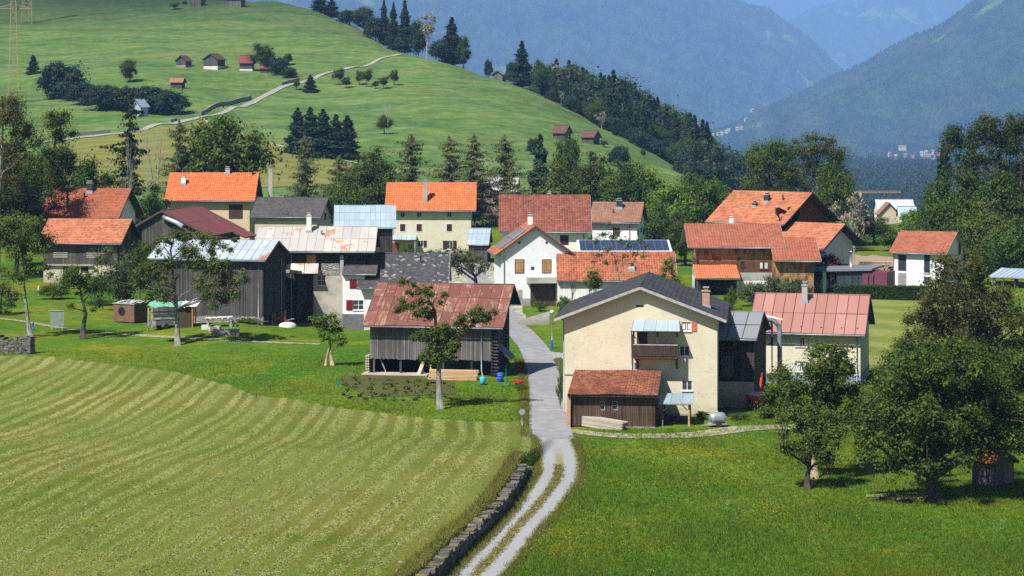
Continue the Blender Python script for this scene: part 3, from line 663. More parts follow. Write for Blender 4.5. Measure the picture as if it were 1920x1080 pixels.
class House:
    """gabled house in its own frame: ridge along x, front towards -y; yaw -90 turns the gable to the lane"""
    def __init__(s, name, label, cat, loc, yaw, L, Wd, eave, rise, ridge_y=0, base=-.8, back_eave=None, group=None):
        s.t = thing(name, label, cat, loc, yaw, group); s.L, s.W, s.e, s.h, s.yr, s.base = L, Wd, eave, eave+rise, ridge_y, base
        s.eb = back_eave if back_eave is not None else eave+(0 if abs(ridge_y) < .01 else 0)
        s.op = {'F': [], 'R': [], 'B': [], 'L': []}
    def fr(s, f):
        L, w = s.L/2, s.W/2
        return {'F': (Vector((-L, -w, 0)), Vector((1, 0, 0)), Vector((0, -1, 0))), 'R': (Vector((L, -w, 0)), Vector((0, 1, 0)), Vector((1, 0, 0))),
                'B': (Vector((L, w, 0)), Vector((-1, 0, 0)), Vector((0, 1, 0))), 'L': (Vector((-L, w, 0)), Vector((0, -1, 0)), Vector((-1, 0, 0)))}[f]
    def hole(s, f, u, z, w, h): s.op[f].append((u, z, w, h))
    def outline(s, f):
        if f == 'F': return [(0, s.base), (s.L, s.base), (s.L, s.e), (0, s.e)]
        if f == 'B': return [(0, s.base), (s.L, s.base), (s.L, s.eb), (0, s.eb)]
        if f == 'R': return [(0, s.base), (s.W, s.base), (s.W, s.eb), (s.W/2+s.yr, s.h), (0, s.e)]
        return [(0, s.base), (s.W, s.base), (s.W, s.e), (s.W/2-s.yr, s.h), (0, s.eb)]
    def walls(s, bands, faces='FRBL', rd=.16, z0=-99):
        """bands: [(z_top, material, part name, outset)] from the ground up"""
        for zt, mat, nm, outset in bands:
            mb = MB()
            for f in faces:
                O, U, N = s.fr(f); ol = s.outline(f)
                def clip(poly, zc, up):
                    r = []
                    for (a, b) in zip(poly, poly[1:]+poly[:1]):
                        ia, ib = (a[1] >= zc) == up or a[1] == zc, (b[1] >= zc) == up or b[1] == zc
                        if ia: r.append(a)
                        if ia != ib: t = (zc-a[1])/(b[1]-a[1]); r.append((a[0]+(b[0]-a[0])*t, zc))
                    return r
                pl = clip(clip(ol, z0, True), zt, False) if z0 > -90 else clip(ol, zt, False)
                pl = [p for i, p in enumerate(pl) if abs(p[0]-pl[i-1][0])+abs(p[1]-pl[i-1][1]) > 1e-4]
                if len(pl) < 3: continue
                if outset:
                    xs = [p[0] for p in pl]; mn, mx = min(xs), max(xs); pl = [(p[0]-outset if p[0] == mn else p[0]+outset if p[0] == mx else p[0], p[1]) for p in pl]
                hs = [h for h in s.op[f] if z0 <= h[1]+h[3]/2 < zt]
                P = lambda u, z, d=0: O+U*u+Vector((0, 0, z))+N*(outset-d)
                rings = [[Vector((a, b, 0)) for a, b in pl]]+[[Vector((u, z, 0)), Vector((u, z+h, 0)), Vector((u+w, z+h, 0)), Vector((u+w, z, 0))] for u, z, w, h in hs]
                allp = [p for r in rings for p in r]; k = mb.addv([P(p.x, p.y) for p in allp])
                for tri in tessellate_polygon(rings):
                    a, b, c = (allp[i] for i in tri)
                    if (b-a).cross(c-a).z < 0: tri = tri[::-1]
                    mb.face([k+i for i in tri])
                for u, z, w, h in hs:
                    c = [(u, z), (u+w, z), (u+w, z+h), (u, z+h)]
                    for a, b in zip(c, c[1:]+c[:1]): mb.poly([P(*b), P(*a), P(*a, rd+outset), P(*b, rd+outset)])
            mb.build(nm, mat, s.t); z0 = zt
        return s
    def P(s, f, u, z, d=0):
        O, U, N = s.fr(f); return O+U*u+Vector((0, 0, z))+N*d
    def pbox(s, mb, f, u0, u1, z0, z1, d0, d1, m=0):
        O, U, N = s.fr(f); c = O+U*(u0+u1)/2+Vector((0, 0, (z0+z1)/2))+N*(d0+d1)/2
        mb.obox(c, U*(u1-u0)/2, Vector((0, 0, (z1-z0)/2)), N*(d1-d0)/2, m)
    def window(s, f, u, z, w, h, frame=TRIM, bars=1, shut=None, sh='', hbars=0, pane=GLASS, name='window', curtain=False, sw=None, shl=None, sill=True, fw=.05):
        s.hole(f, u, z, w, h); mb = MB()
        for a, b, c, d in ((u, u+fw, z, z+h), (u+w-fw, u+w, z, z+h), (u+fw, u+w-fw, z, z+fw), (u+fw, u+w-fw, z+h-fw, z+h)): s.pbox(mb, f, a, b, c, d, -.14, -.05)
        for k in range(bars): x = u+w*(k+1)/(bars+1); s.pbox(mb, f, x-.03, x+.03, z+fw, z+h-fw, -.13, -.045)
        for k in range(hbars): y = z+h*(k+1)/(hbars+1); s.pbox(mb, f, u+fw, u+w-fw, y-.025, y+.025, -.125, -.052)
        if sill: s.pbox(mb, f, u-.06, u+w+.06, z-.09, z-.004, -.1, .09)
        o = mb.build(name, frame, s.t); g = MB(); s.pbox(g, f, u+.02, u+w-.02, z+.02, z+h-.02, -.155, -.10); g.build('pane', pane, o)
        if curtain:
            g = MB()
            for a, b in ((u+.05, u+w*.38), (u+w*.62, u+w-.05)): s.pbox(g, f, a, b, z+.1, z+h-.07, -.099, -.092)
            g.build('curtain', CURT, o)
        for side in sh:
            swd = sw or w*.55; a, b = (u-swd-.03, u-.03) if side == 'L' else (u+w+.03, u+w+swd+.03)
            g = MB(); s.pbox(g, f, a, b, z-.03, z+h+.03, .012, .06)
            s.pbox(g, f, a+.07, b-.07, z+.07, z+h*.48, .06, .075); s.pbox(g, f, a+.07, b-.07, z+h*.54, z+h-.07, .06, .075)
            q = g.build('shutter', shut, o)
            if shl: q['label'] = shl
        return o
    def panel(s, f, u, z, w, h, mat, name='shutter', d=.05, frame=None, inset=False):
        """closed shutters or a door leaf"""
        if inset: s.hole(f, u, z, w, h)
        d0, d1 = (-.15, -.06) if inset else (.01, d); mb = MB()
        s.pbox(mb, f, u+.004, u+w/2-.008, z, z+h, d0, d1); s.pbox(mb, f, u+w/2+.008, u+w-.004, z, z+h, d0, d1)
        for zz in (z+h*.2, z+h*.78): s.pbox(mb, f, u+.06, u+w-.06, zz, zz+.09, d1, d1+.022)
        o = mb.build(name, mat, s.t)
        if frame:
            g = MB(); fw = .09
            for a, b, c, e in ((u-fw, u, z-fw, z+h+fw), (u+w, u+w+fw, z-fw, z+h+fw), (u, u+w, z-fw, z), (u, u+w, z+h, z+h+fw)): s.pbox(g, f, a, b, c, e, -.05, .045)
            g.build('frame', frame, o)
        return o
    def roof(s, mat, style='tile', side=.6, front=.7, edge=DARKTRIM, seam=DARKTRIM, back='plain', name='roof', ridge=True, rows=2, pitch=.95, tw=.30, tl=.38, th=.14, verge=None, gut=True, lift=.16, left=None, right=None):
        yf, yb = -s.W/2, s.W/2; xl, xr = -s.L/2-(side if left is None else left), s.L/2+(side if right is None else right)
        mono = yb-s.yr < .05
        sf = (s.h-s.e)/(s.yr-yf); sb = 0 if mono else (s.h-s.eb)/(yb-s.yr); H = s.h+lift
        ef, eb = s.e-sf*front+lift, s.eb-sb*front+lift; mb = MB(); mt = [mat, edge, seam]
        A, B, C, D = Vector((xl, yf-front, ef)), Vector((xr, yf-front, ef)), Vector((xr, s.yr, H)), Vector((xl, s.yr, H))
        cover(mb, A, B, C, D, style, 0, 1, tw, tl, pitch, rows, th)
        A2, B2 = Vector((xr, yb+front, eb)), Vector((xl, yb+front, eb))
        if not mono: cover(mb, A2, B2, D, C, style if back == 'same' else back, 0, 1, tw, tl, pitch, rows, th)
        if ridge and not mono:
            if style in ('tile', 'slate'):
                n = int((xr-xl)/.4)
                for i in range(n): x0 = xl+(xr-xl)*i/n; mb.tube([(x0, s.yr, H+.02), (x0+(xr-xl)/n*.97, s.yr, H+.035)], .11, 7, 0)
            else: mb.bar((xl, s.yr, H+.03), (xr, s.yr, H+.03), .26, .07, 0)
        o = mb.build(name, mt, s.t); s.ro = o
        vm = verge or edge      # barge boards, a shade proud of the slab
        for x in (xl-.022, xr+.022):
            g = MB(); g.bar((x, yf-front, ef-.06), (x, s.yr, H-.06), .04, .22); 
            if not mono: g.bar((x, s.yr, H-.06), (x, yb+front, eb-.06), .04, .22)
        g.build('bargeboard', vm, o)
        if gut:
            g = MB(); g.tube([(xl+.05, yf-front-.07, ef-.06), (xr-.05, yf-front-.07, ef-.08)], .075, 7); g.build('gutter', GALV_D, o)
        s.sf, s.sb, s.H, s.ef = sf, sb, H, ef
        return s
    def zroof(s, y): return s.H-(s.yr-y)*s.sf if y < s.yr else s.H-(y-s.yr)*s.sb
    def chimney(s, x, y, up, w=.55, d=.55, mat=CONC, **k):
        z = s.zroof(y); return chim(s.ro, x, y, z, z+up, w, d, mat, **k)
    def flue(s, x, y, up, r=.09, mat=DKMETAL): z = s.zroof(y); return vent_pipe(s.ro, x, y, z-.2, z+up, r, mat)
    def downpipe(s, f, u, z0, z1, r=.05, d=.1, mat=GALV_D):
        mb = MB(); mb.tube([s.P(f, u, z0, d), s.P(f, u, z1, d), s.P(f, u, z1+.35, d+.35)], r, 7); return mb.build('downpipe', mat, s.t)
    def part(s, name, mats, fn, parent=None, label=None):
        mb = MB(); fn(mb); o = mb.build(name, mats, parent or s.t)
        if label: o['label'] = label
        return o
    def px(s, f, px, py, d=0):
        """wall coordinates (u, z) of the point of face f seen at a photo pixel"""
        mw = Matrix.Translation(s.t.location) @ Matrix.Rotation(s.t.rotation_euler.z, 4, 'Z')
        a, b = mw @ s.P(f, 0, 0, d), mw @ s.P(f, 1, 0, d); k = (px-960)/F; dx, dy = b.x-a.x, b.y-a.y
        u = (k*a.y-a.x)/(dx-k*dy); return u, zpx(py, a.y+u*dy)-s.t.location.z
    def win(s, f, x0, x1, y0, y1, **k):
        u0, za = s.px(f, x0, y1); u1, zb = s.px(f, x1, y0); return s.window(f, u0, za, u1-u0, zb-za, **k)
    def pan(s, f, x0, x1, y0, y1, mat, **k):
        u0, za = s.px(f, x0, y1); u1, zb = s.px(f, x1, y0); return s.panel(f, u0, za, u1-u0, zb-za, mat, **k)
    def lx(s, px, y):
        c, n = math.cos(s.t.rotation_euler.z), math.sin(s.t.rotation_euler.z); o = s.t.location; k = (px-960)/F
        return (o.x-y*n-k*(o.y+y*c))/(k*n-c)
def fit(pye, pyr, D, Wd, front=.7, lift=.16, run=None, yaw=0):
    """wall eave height and rise for a roof whose eave and ridge lines are seen at rows pye and pyr"""
    c = math.cos(R(yaw)); run = Wd/2 if run is None else run; ef = zpx(pye, D-front*c); H = zpx(pyr, D+run*c); sf = (H-ef)/(run+front)
    return ef+sf*front-lift, H-lift-(ef+sf*front-lift)
def hloc(px, D, yaw, L, Wd, face='F', z=0):
    """base point of a house whose given face is centred on pixel column px at depth D"""
    x = (px-960)/F*D; v = {'F': Vector((0, Wd/2, 0)), 'R': Vector((-L/2, 0, 0)), 'L': Vector((L/2, 0, 0))}[face]; v.rotate(Matrix.Rotation(R(yaw), 3, 'Z'))
    return (x+v.x, D+v.y, z)
# ================================================================ the village, near to far
# ---- cream farmhouse, gable to the viewer
h = House('farmhouse', 'large cream farmhouse with charcoal tiled gable roof and wooden balcony beside the lane', 'house', hloc(1201, 186.6, -96, 15, 12.35, 'R'), -96, 15, 12.35, 7.95, 2.35)
h.win('R', 1278, 1296, 604, 620, shut=SALMON, sh='R', sw=.42, curtain=True, shl='salmon pink shutter')
h.win('R', 1274, 1293, 649, 667); h.win('R', 1279, 1298, 714, 732); h.win('R', 1189.5, 1199, 680, 694.5, bars=0)
h.walls([(99, CREAM, 'wall', 0)], 'RBLF')
h.roof(BLACK_T, 'tile', .75, .75, DARKTRIM, back='same', verge=GREYTRIM, tw=.34, tl=.40)
u, z = h.px('R', 1193, 575); h.part('vent_slot', VOID, lambda m: h.pbox(m, 'R', u, u+.6, z-.02, z+.12, .004, .02))
u, z = h.px('R', 1057, 701); h.part('string_course', GREYST, lambda m: h.pbox(m, 'R', .0, 5.3, z-.05, z+.06, .004, .07))
uL, zf = h.px('R', 1188, 669, 1.2); uR, zr = h.px('R', 1269.5, 647, 1.2); _, ze = h.px('R', 1200, 621, 1.45); _, zt = h.px('R', 1200, 600.5, .1)
bal = h.part('balcony', DBROWN, lambda m: [h.pbox(m, 'R', uL-.05, uR+.05, zf-.14, zf, .0, 1.25), h.pbox(m, 'R', uL, uR, zf-.3, zf-.14, .02, .14)])
def _rail(m):
    n = 26; w = (uR-uL)/n
    for i in range(n): h.pbox(m, 'R', uL+w*i+.012, uL+w*(i+1)-.012, zf+.06, zr-.04, 1.17, 1.2)
    for k, d in ((uL, .0), (uR, .0)):
        for i in range(9): h.pbox(m, 'R', k-.015, k+.015, zf+.06, zr-.04, .06+i*.125, .06+i*.125+.105)
    h.pbox(m, 'R', uL-.03, uR+.03, zf+.14, zf+.2, 1.13, 1.17)
h.part('railing', DBROWN, _rail, bal); h.part('handrail', GREYTRIM, lambda m: h.pbox(m, 'R', uL-.05, uR+.05, zr-.04, zr+.03, 1.12, 1.24), bal)
for k in (uL, uL+(uR-uL)*.55, uR): h.part('post', DBROWN, lambda m: h.pbox(m, 'R', k-.07, k+.07, zf, ze-.02, 1.06, 1.2), bal)
for k in (uL+.25, uR-.05): h.part('bracket', DBROWN, lambda m: [h.pbox(m, 'R', k-.06, k+.06, zf-1.05, zf-.16, .01, .13), m.bar(h.P('R', k, zf-.95, .1), h.P('R', k, zf-.2, 1.0), .1, .1)], bal)
h.part('balcony_door', DBROWN, lambda m: h.pbox(m, 'R', uL+.2, uL+1.05, zf, zf+1.95, .012, .06), bal)
h.part('bench', DBROWN, lambda m: [h.pbox(m, 'R', uR-1.5, uR-.3, zf+.45, zf+.95, .01, .06), h.pbox(m, 'R', uR-1.5, uR-.3, zf+.4, zf+.45, .06, .5), h.pbox(m, 'R', uR-1.45, uR-1.35, zf, zf+.4, .3, .4), h.pbox(m, 'R', uR-.45, uR-.35, zf, zf+.4, .3, .4)], bal)
def _can(m): cover(m, h.P('R', uL-.22, ze, 1.5), h.P('R', uR+.22, ze, 1.5), h.P('R', uR+.1, zt, .0), h.P('R', uL-.05, zt, .0), 'seam', 0, 1, pitch=.9, rows=1, th=.08)
h.part('canopy', [ZINC, DARKTRIM, GREYTRIM], _can, bal)
h.downpipe('R', uL-.22, 3.3, ze-.3, d=.12); h.downpipe('F', 14.5, .3, 7.6)
h.chimney(h.L/2-3.6, 5.2, 1.35, .6, .6, BRICK, capmat=CONC)
h.part('plinth', CONC, lambda m: [h.pbox(m, 'R', -.03, 12.38, -.8, .22, .003, .06)])
# ---- shed
s = House('shed', 'dark board shed with mossy red tiled roof leaning on cream farmhouse', 'shed', hloc(1149, 179.4, -6, 6.55, 6.9), -6, 6.55, 6.9, 2.55, .98, ridge_y=3.45, back_eave=3.53)
s.win('F', 1125, 1134, 752, 769, frame=GREYTRIM, hbars=1, bars=0, sill=False, fw=.04); s.win('F', 1148, 1157.5, 752, 769, frame=GREYTRIM, hbars=1, bars=0, sill=False, fw=.04)
s.walls([(99, BROWNW, 'wall', 0)], 'FRL'); s.roof(MOSSY, 'tile', .22, .5, DARKW, tw=.22, tl=.27, gut=False)
s.part('corner_post', BRICK, lambda m: m.box(-3.55, -3.28, -3.75, -3.45, -.4, 2.55)); s.part('footing', RUBBLE, lambda m: m.box(.6, 3.3, -3.75, -3.46, -.5, .18))
s.part('board_cladding', BROWNW, lambda m: [m.box(-3.2+i*.165+.006, -3.2+(i+1)*.165-.006, -3.46-random.uniform(.02, .05), -3.455, .1+random.uniform(-.1, .1), 1.28) for i in range(39)])
# ---- plank stack leaning by the shed
def lumber(name, label, p, yaw, L, n, layers, th=.05, w=.16, mat=PALEW, tilt=0, cat='timber stack', group=None):
    b = MB()
    for k in range(layers):
        for i in range(n):
            e = random.uniform(-.12, .12); b.obox((e, (i-(n-1)/2)*(w+.012)+random.uniform(-.01, .01), th*(k+.5)*1.18), (L/2+random.uniform(-.1, .1), 0, 0), (0, w/2, 0), (0, 0, th/2))
    o = b.build(name, mat); o.location = p; o.rotation_euler = (0, R(tilt), R(yaw)); return tag(o, label, cat, group)
a = ground(1078, 799); c = ground(1178, 808)
lumber('plank_stack', 'bleached plank stack lying askew against the dark shed', ((a[0]+c[0])/2, (a[1]+c[1])/2+.2, a[2]+.05), math.degrees(math.atan2(c[1]-a[1], c[0]-a[0])), 4.5, 4, 13, .05, .2, PALEW, 2.5)
# ---- small open carport
t = thing('carport', 'small open wooden carport with pale metal roof beside cream farmhouse', 'carport', hloc(1267, 179.6, -6, 2.3, 4.2), -6)
for x, y, mm in ((-1.03, -2.0, GREYW2), (1.02, -2.0, FRESHW), (-1.03, 1.9, GREYW2), (1.02, 1.9, FRESHW)):
    b = MB(); b.box(x-.065, x+.065, y-.065, y+.065, -.6, 1.78); b.build('post', mm, t)
b = MB(); b.box(-1.15, 1.15, 1.83, 1.97, 1.78, 1.9); b.build('beam', FRESHW, t); b = MB(); b.box(-1.15, 1.15, -2.07, -1.93, 1.78, 1.9); b.bar((-.97, -2, 1.3), (-.5, -2, 1.8), .07, .07); b.bar((.97, -2, 1.3), (.5, -2, 1.8), .07, .07); b.build('beam', FRESHW, t)
b = MB(); cover(b, (-1.3, -2.35, 1.93), (1.3, -2.35, 1.93), (1.3, 2.3, 2.15), (-1.3, 2.3, 2.15), 'seam', 0, 1, pitch=.87, rows=1, th=.06); b.build('roof', [ZINC, GREYTRIM, ZINC], t)
b = MB(); [b.box(-.95, .9, .7+i*.3, .9+i*.3, -.4, .35+.1*(i % 2)) for i in range(4)]; b.build('bench', GREYW2, t)
# ---- grey annex barn right of the farmhouse
e, r = fit(635, 585, 192.5, 8.6, .6, yaw=-13)
h = House('annex_barn', 'narrow dark timber barn with grey metal roof between cream farmhouse and steel duct', 'barn', hloc(1364, 192.5, -13, 4.4, 8.6), -13, 4.4, 8.6, e, r)
h.pan('F', 1352, 1375, 668, 706, GREYW2, name='barn_door')
h.walls([(2.1, GREYST, 'base_wall', .02), (99, DARKW, 'timber_wall', 0)]); h.roof(GREY_SH, 'seam', .35, .6, rows=2, pitch=1.35)
h.part('board_cladding', GREYW, lambda m: [h.pbox(m, 'R', .25*i+.01, .25*(i+1)-.01, .4+random.uniform(-.2, .4), e-.2, .004, .03+random.uniform(0, .03)) for i in range(33)])
h.part('leaning_boards', PALEW, lambda m: [m.bar(h.P('F', .3+i*.22, -.3, 1.0+.1*i), h.P('F', .1+i*.2, 3.2-.3*i, .15), .17, .03) for i in range(6)])
# ---- steel duct and its frame
t = thing('steel_duct', 'grey steel ventilation duct rising on a brown frame before the pink roof', 'duct', at(1462, 201.5, 0))
pt = lambda px, py, D=201.5: (((px-960)/F*D)-t.location.x, D-t.location.y, zpx(py, D))
b = MB(); b.tube([(0, 0, -.6), pt(1462, 650), pt(1462, 622), pt(1460, 611), pt(1453, 603), pt(1444, 600), pt(1425, 600, 200.5), pt(1408, 601, 200)], .21, 14); b.build('pipe', GALV_D, t)
for py in (630, 645, 668, 690): b = MB(); b.tube([pt(1462, py), pt(1462, py-1.2)], .235, 14); b.build('pipe_collar', GALV_D, t)
b = MB(); b.bar(pt(1407, 585.5), pt(1467, 599), .34, .14); b.bar(pt(1415, 597, 200.5), pt(1438, 597), .1, .16); b.build('gantry_beam', TRIM, t)
b = MB(); b.bar(pt(1447.5, 648), pt(1447.5, 597), .17, .17); b.bar(pt(1440, 646), pt(1448, 642), .12, .12); b.bar(pt(1430, 622), pt(1448, 615), .1, .1); b.bar(pt(1427, 618), pt(1438, 597), .1, .1); b.bar(pt(1447.5, 648), pt(1447.5, 722), .1, .1); b.build('frame', DBROWN, t)
b = MB(); b.tube([pt(1418, 640), pt(1421, 630), pt(1426, 624), pt(1436, 621)], .16, 10); b.build('side_pipe', GALV, t)
# ---- pink sheet roofed house
e, r = fit(625, 551.5, 207, 10.2, .6, yaw=-13)
h = House('farmhouse', 'pale yellow farmhouse under a faded pink sheet metal roof', 'house', hloc(1513, 207, -13, 9.6, 10.2), -13, 9.5, 10.2, e, r)
h.win('F', 1491, 1517, 633, 649, curtain=True); h.win('F', 1491, 1515, 678, 696, curtain=True)
h.walls([(.95, flat('blue_grey_plinth', (.20, .24, .30)), 'base_wall', .03), (99, YELLOWISH, 'wall', 0)]); h.roof(PINK, 'seam', .5, .65, rows=2, pitch=.92)
h.chimney(h.lx(1509, -1.2), -1.2, 1.5, .5, .5, CONC); h.downpipe('F', 9.2, .2, e-.4)
h.part('snow_guards', DKMETAL, lambda m: [m.box(x, x+.12, -5.0, -4.9, h.zroof(-4.95), h.zroof(-4.95)+.14) for x in (-4.2, -2.4, -.6, 1.2, 3, 4.4)])
# ---- brown barn with rusty roof by the lane
e, r = fit(612, 532, 214, 8.7, .7, run=5.6, yaw=-9)
h = House('hay_barn', 'grey board hay barn with patchy rust-red sheet roof beside the lane', 'barn', hloc(810, 214, -9, 11.75, 8.7), -9, 11.75, 8.7, e, r, ridge_y=1.25, back_eave=e+r-3.1*r/5.6)
_, zb = h.px('F', 810, 672)
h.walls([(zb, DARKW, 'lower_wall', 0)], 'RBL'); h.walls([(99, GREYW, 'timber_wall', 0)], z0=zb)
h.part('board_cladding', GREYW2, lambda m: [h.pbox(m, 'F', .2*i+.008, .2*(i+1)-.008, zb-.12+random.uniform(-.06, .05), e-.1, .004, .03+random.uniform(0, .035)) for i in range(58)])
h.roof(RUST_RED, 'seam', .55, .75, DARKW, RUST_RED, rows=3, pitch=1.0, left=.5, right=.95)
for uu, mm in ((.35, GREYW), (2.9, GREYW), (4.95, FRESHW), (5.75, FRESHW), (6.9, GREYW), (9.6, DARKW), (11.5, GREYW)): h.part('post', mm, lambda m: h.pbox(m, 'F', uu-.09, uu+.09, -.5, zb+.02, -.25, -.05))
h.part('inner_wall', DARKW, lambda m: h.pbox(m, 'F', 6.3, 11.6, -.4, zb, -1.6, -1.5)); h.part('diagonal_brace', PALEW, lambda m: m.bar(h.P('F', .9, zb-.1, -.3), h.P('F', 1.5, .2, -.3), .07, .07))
h.part('platform', PALEW, lambda m: [h.pbox(m, 'F', -.6, 5.6, .12, .24, -1.2, 1.0), h.pbox(m, 'F', -.5, 5.4, -.5, .12, -1.1, .7, 0)]); h.downpipe('F', 10.55, .6, e-.3, d=.15)
h.part('log_ends', DARKW, lambda m: [m.tube([h.P('R', -.05, z, -.3), h.P('R', -.05, z, .35+.08*math.sin(z*9))], .1, 7) for z in np.arange(.3, 5, .3)])
h.part('log_ends', DARKW, lambda m: [m.tube([h.P('R', 5.2, z, -.3), h.P('R', 5.2, z, .4+.08*math.sin(z*7))], .1, 7) for z in np.arange(.3, 6.5, .3)])
h.part('side_awning', [GREY_SH, DARKTRIM, DARKTRIM], lambda m: cover(m, h.P('R', .8, 1.55, 1.35), h.P('R', 3.6, 1.55, 1.35), h.P('R', 3.6, 2.75, .02), h.P('R', .8, 2.75, .02), 'seam', 0, 1, pitch=.9, rows=1, th=.05))
h.part('woodpile', PALEW, lambda m: [m.tube([h.P('L', 7.9, .6+k*.24, .12+.2*(j % 2)), h.P('L', 8.75, .6+k*.24, .15+.2*(j % 2))], .1, 6) for k in range(6) for j in range(2)])
p = at(850, 210.4); lumber('board_stack', 'stack of fresh sawn boards in front of grey hay barn', (p[0], p[1], p[2]), -9, 4.4, 3, 7, .11, .22, FRESHW)
p = at(712, 217.8); 
p = ground(785, 706); b = MB(); b.bar((-.1, 0, 0), (.35, .9, 1.1), .35, .05); o = b.build('leaning_board', PALEW); o.location = p; tag(o, 'short bleached board leaning on the platform of grey hay barn', 'board')
def barrel(name, label, p, rad, ht, mat, cat='barrel', lid=True):
    t = thing(name, label, cat, p); b = MB(); b.lathe([(rad*.9, 0), (rad, .05*ht), (rad*.97, .33*ht), (rad*1.05, .36*ht), (rad*.97, .39*ht), (rad*.97, .64*ht), (rad*1.05, .67*ht), (rad*.97, .70*ht), (rad, .93*ht), (rad*.85, ht)], n=16); b.build('body', mat, t)
    b = MB(); b.lathe([(rad*.8, ht*1.002), (rad*.82, ht*1.03), (rad*.3, ht*1.04)], n=16); b.build('lid', mat, t); return t
barrel('water_barrel', 'dark blue plastic barrel standing at the corner of grey hay barn', ground(938, 716), .31, .82, BLUEP)
t = thing('rain_barrel', 'light cyan plastic barrel standing under the barn downpipe', 'barrel', ground(905, 722)); b = MB(); b.lathe([(.2, 0), (.25, .3), (.27, .6), (.2, .72), (.12, .76)], n=14); b.build('body', CYANP, t); b = MB(); b.tube([(0, 0, .76), (-.1, .3, 1.2)], .05, 6); b.build('inlet', GREYTRIM, t)
p = ground(946.5, 724); b = MB(); b.tube([(0, 0, 0), (.12, 0, 2.0)], .035, 6); b.tube([(.1, 0, 0), (.18, .02, 1.95)], .03, 6); o = b.build('garden_pole', GREENP); o.location = p; tag(o, 'tall green garden pole standing near dark blue barrel', 'pole')
t = thing('flower_pot', 'stone pot with red flowers at the road edge near the barn', 'flower pot', ground(972, 728)); b = MB(); b.lathe([(.2, 0), (.3, .5), (.33, .52), (.28, .5), (.05, .48)], n=12); b.build('pot', CONC, t)
b = MB(); [b.obox((random.gauss(0, .17), random.gauss(0, .17), .55+random.uniform(0, .15)), (.07, .03, 0), (-.03, .07, 0), (0, 0, .05)) for _ in range(40)]; b.build('blossoms', REDP, t)
# ---- tank, red spreader
t = thing('slurry_tank', 'grey cylindrical tank on small wheels at the foot of cream farmhouse', 'tank', ground(1345, 800), 14)
b = MB(); prof = [(.25, -.62), (.40, -.52), (.44, -.35), (.44, .35), (.40, .52), (.25, .62)]
b.tube([(z, 0, .68) for r_, z in prof], [r_ for r_, z in prof], 18); b.build('drum', GALV, t); b = MB(); b.box(-.7, .7, -.3, .3, .16, .27); b.bar((-.7, 0, .2), (-1.25, 0, .12), .08, .08); b.build('frame', GREYTRIM, t)
for y in (-.38, .38): b = MB(); b.tube([(0, y-.07, .2), (0, y+.07, .2)], .22, 14); b.build('wheel', DKMETAL, t)
b = MB(); b.lathe([(.1, 1.1), (.1, 1.2), (.02, 1.22)]); b.build('filler_cap', GALV, t)
t = thing('farm_spreader', 'red farm spreader with grey lid parked beside narrow dark barn', 'farm machine', (at(1419, 191)[0], 191, terf(*at(1419, 191)[:2])), 10)
b = MB(); k = [b.addv([(sx*a, sy*bb, z) for sx, sy in ((-1, -1), (1, -1), (1, 1), (-1, 1))]) for a, bb, z in ((.35, .3, .45), (.8, .62, 1.1), (.8, .62, 1.25))]
for q0, q1 in zip(k, k[1:]):
    for i in range(4): b.face((q0+i, q0+(i+1) % 4, q1+(i+1) % 4, q1+i))
b.face((k[0]+3, k[0]+2, k[0]+1, k[0])); b.build('hopper', REDP, t)
b = MB(); b.lathe([(.95, 1.25), (.9, 1.3), (.5, 1.42), (.02, 1.46)], n=16); b.build('lid', flat('grey_green_lid', (.36, .38, .33)), t); b = MB(); b.bar((.25, 0, 1.3), (.5, .3, 2.6), .17, .17); b.bar((.5, .3, 2.6), (.55, .35, 3.0), .1, .1); b.build('arm', REDP, t)
for x in (-.6, .6): b = MB(); b.tube([(x-.1, 0, .42), (x+.1, 0, .42)], .42, 16); b.build('wheel', DKMETAL, t)
b = MB(); b.box(-.85, .9, -.06, .06, .36, .46); b.bar((-.9, 0, .4), (-1.8, -.2, .9), .09, .09); b.build('drawbar', REDP, t)
# ---- barns left of centre
e, r = fit(487, 450.5, 257, 8.4, .6, yaw=-12)
h = House('timber_barn', 'dark timber barn with white sheet roof rust streaked at its right end', 'barn', hloc(390, 257, -12, 12.8, 8.4), -12, 12.8, 8.4, e, r)
h.walls([(1.75, RUBBLE, 'plinth', .04), (99, DARKW, 'timber_wall', 0)])
h.part('board_cladding', GREYW, lambda m: [h.pbox(m, 'F', .22*i+.008, .22*(i+1)-.008, 1.7+random.uniform(-.08, .06), e-.15, .004, .03+random.uniform(0, .03)) for i in range(58)])
h.part('gable_cladding', DARKW, lambda m: [h.pbox(m, 'R', .24*i+.008, .24*(i+1)-.008, .7+random.uniform(-.1, .1), e, .004, .03+random.uniform(0, .03)) for i in range(34)])
h.roof(WHITE_SH, 'seam', .5, .6, rows=2, pitch=.95, seam=GREYTRIM); h.downpipe('F', 12.3, 1.1, e-.3); h.downpipe('R', 6.4, .6, e-.3)
e, r = fit(472, 425, 266.5, 9.6, .7)
h = House('old_farmhouse', 'old half stone half timber farmhouse with rust flecked pale metal roof', 'house', hloc(585, 266.5, 0, 7.2+5.2, 9.6), 0, 12.4, 9.6, e, r)
W_ = h.win('F', 594, 611, 516, 535, hbars=1)
h.pan('F', 575, 592, 477.5, 494.5, ORANGEW, name='boarded_opening'); h.pan('F', 538, 588, 523, 606, DARKW, name='barn_door', d=.07)
_, zu = h.px('F', 600, 506)
h.walls([(zu, GREYST, 'masonry_wall', .03), (99, DARKW, 'timber_wall', 0)])
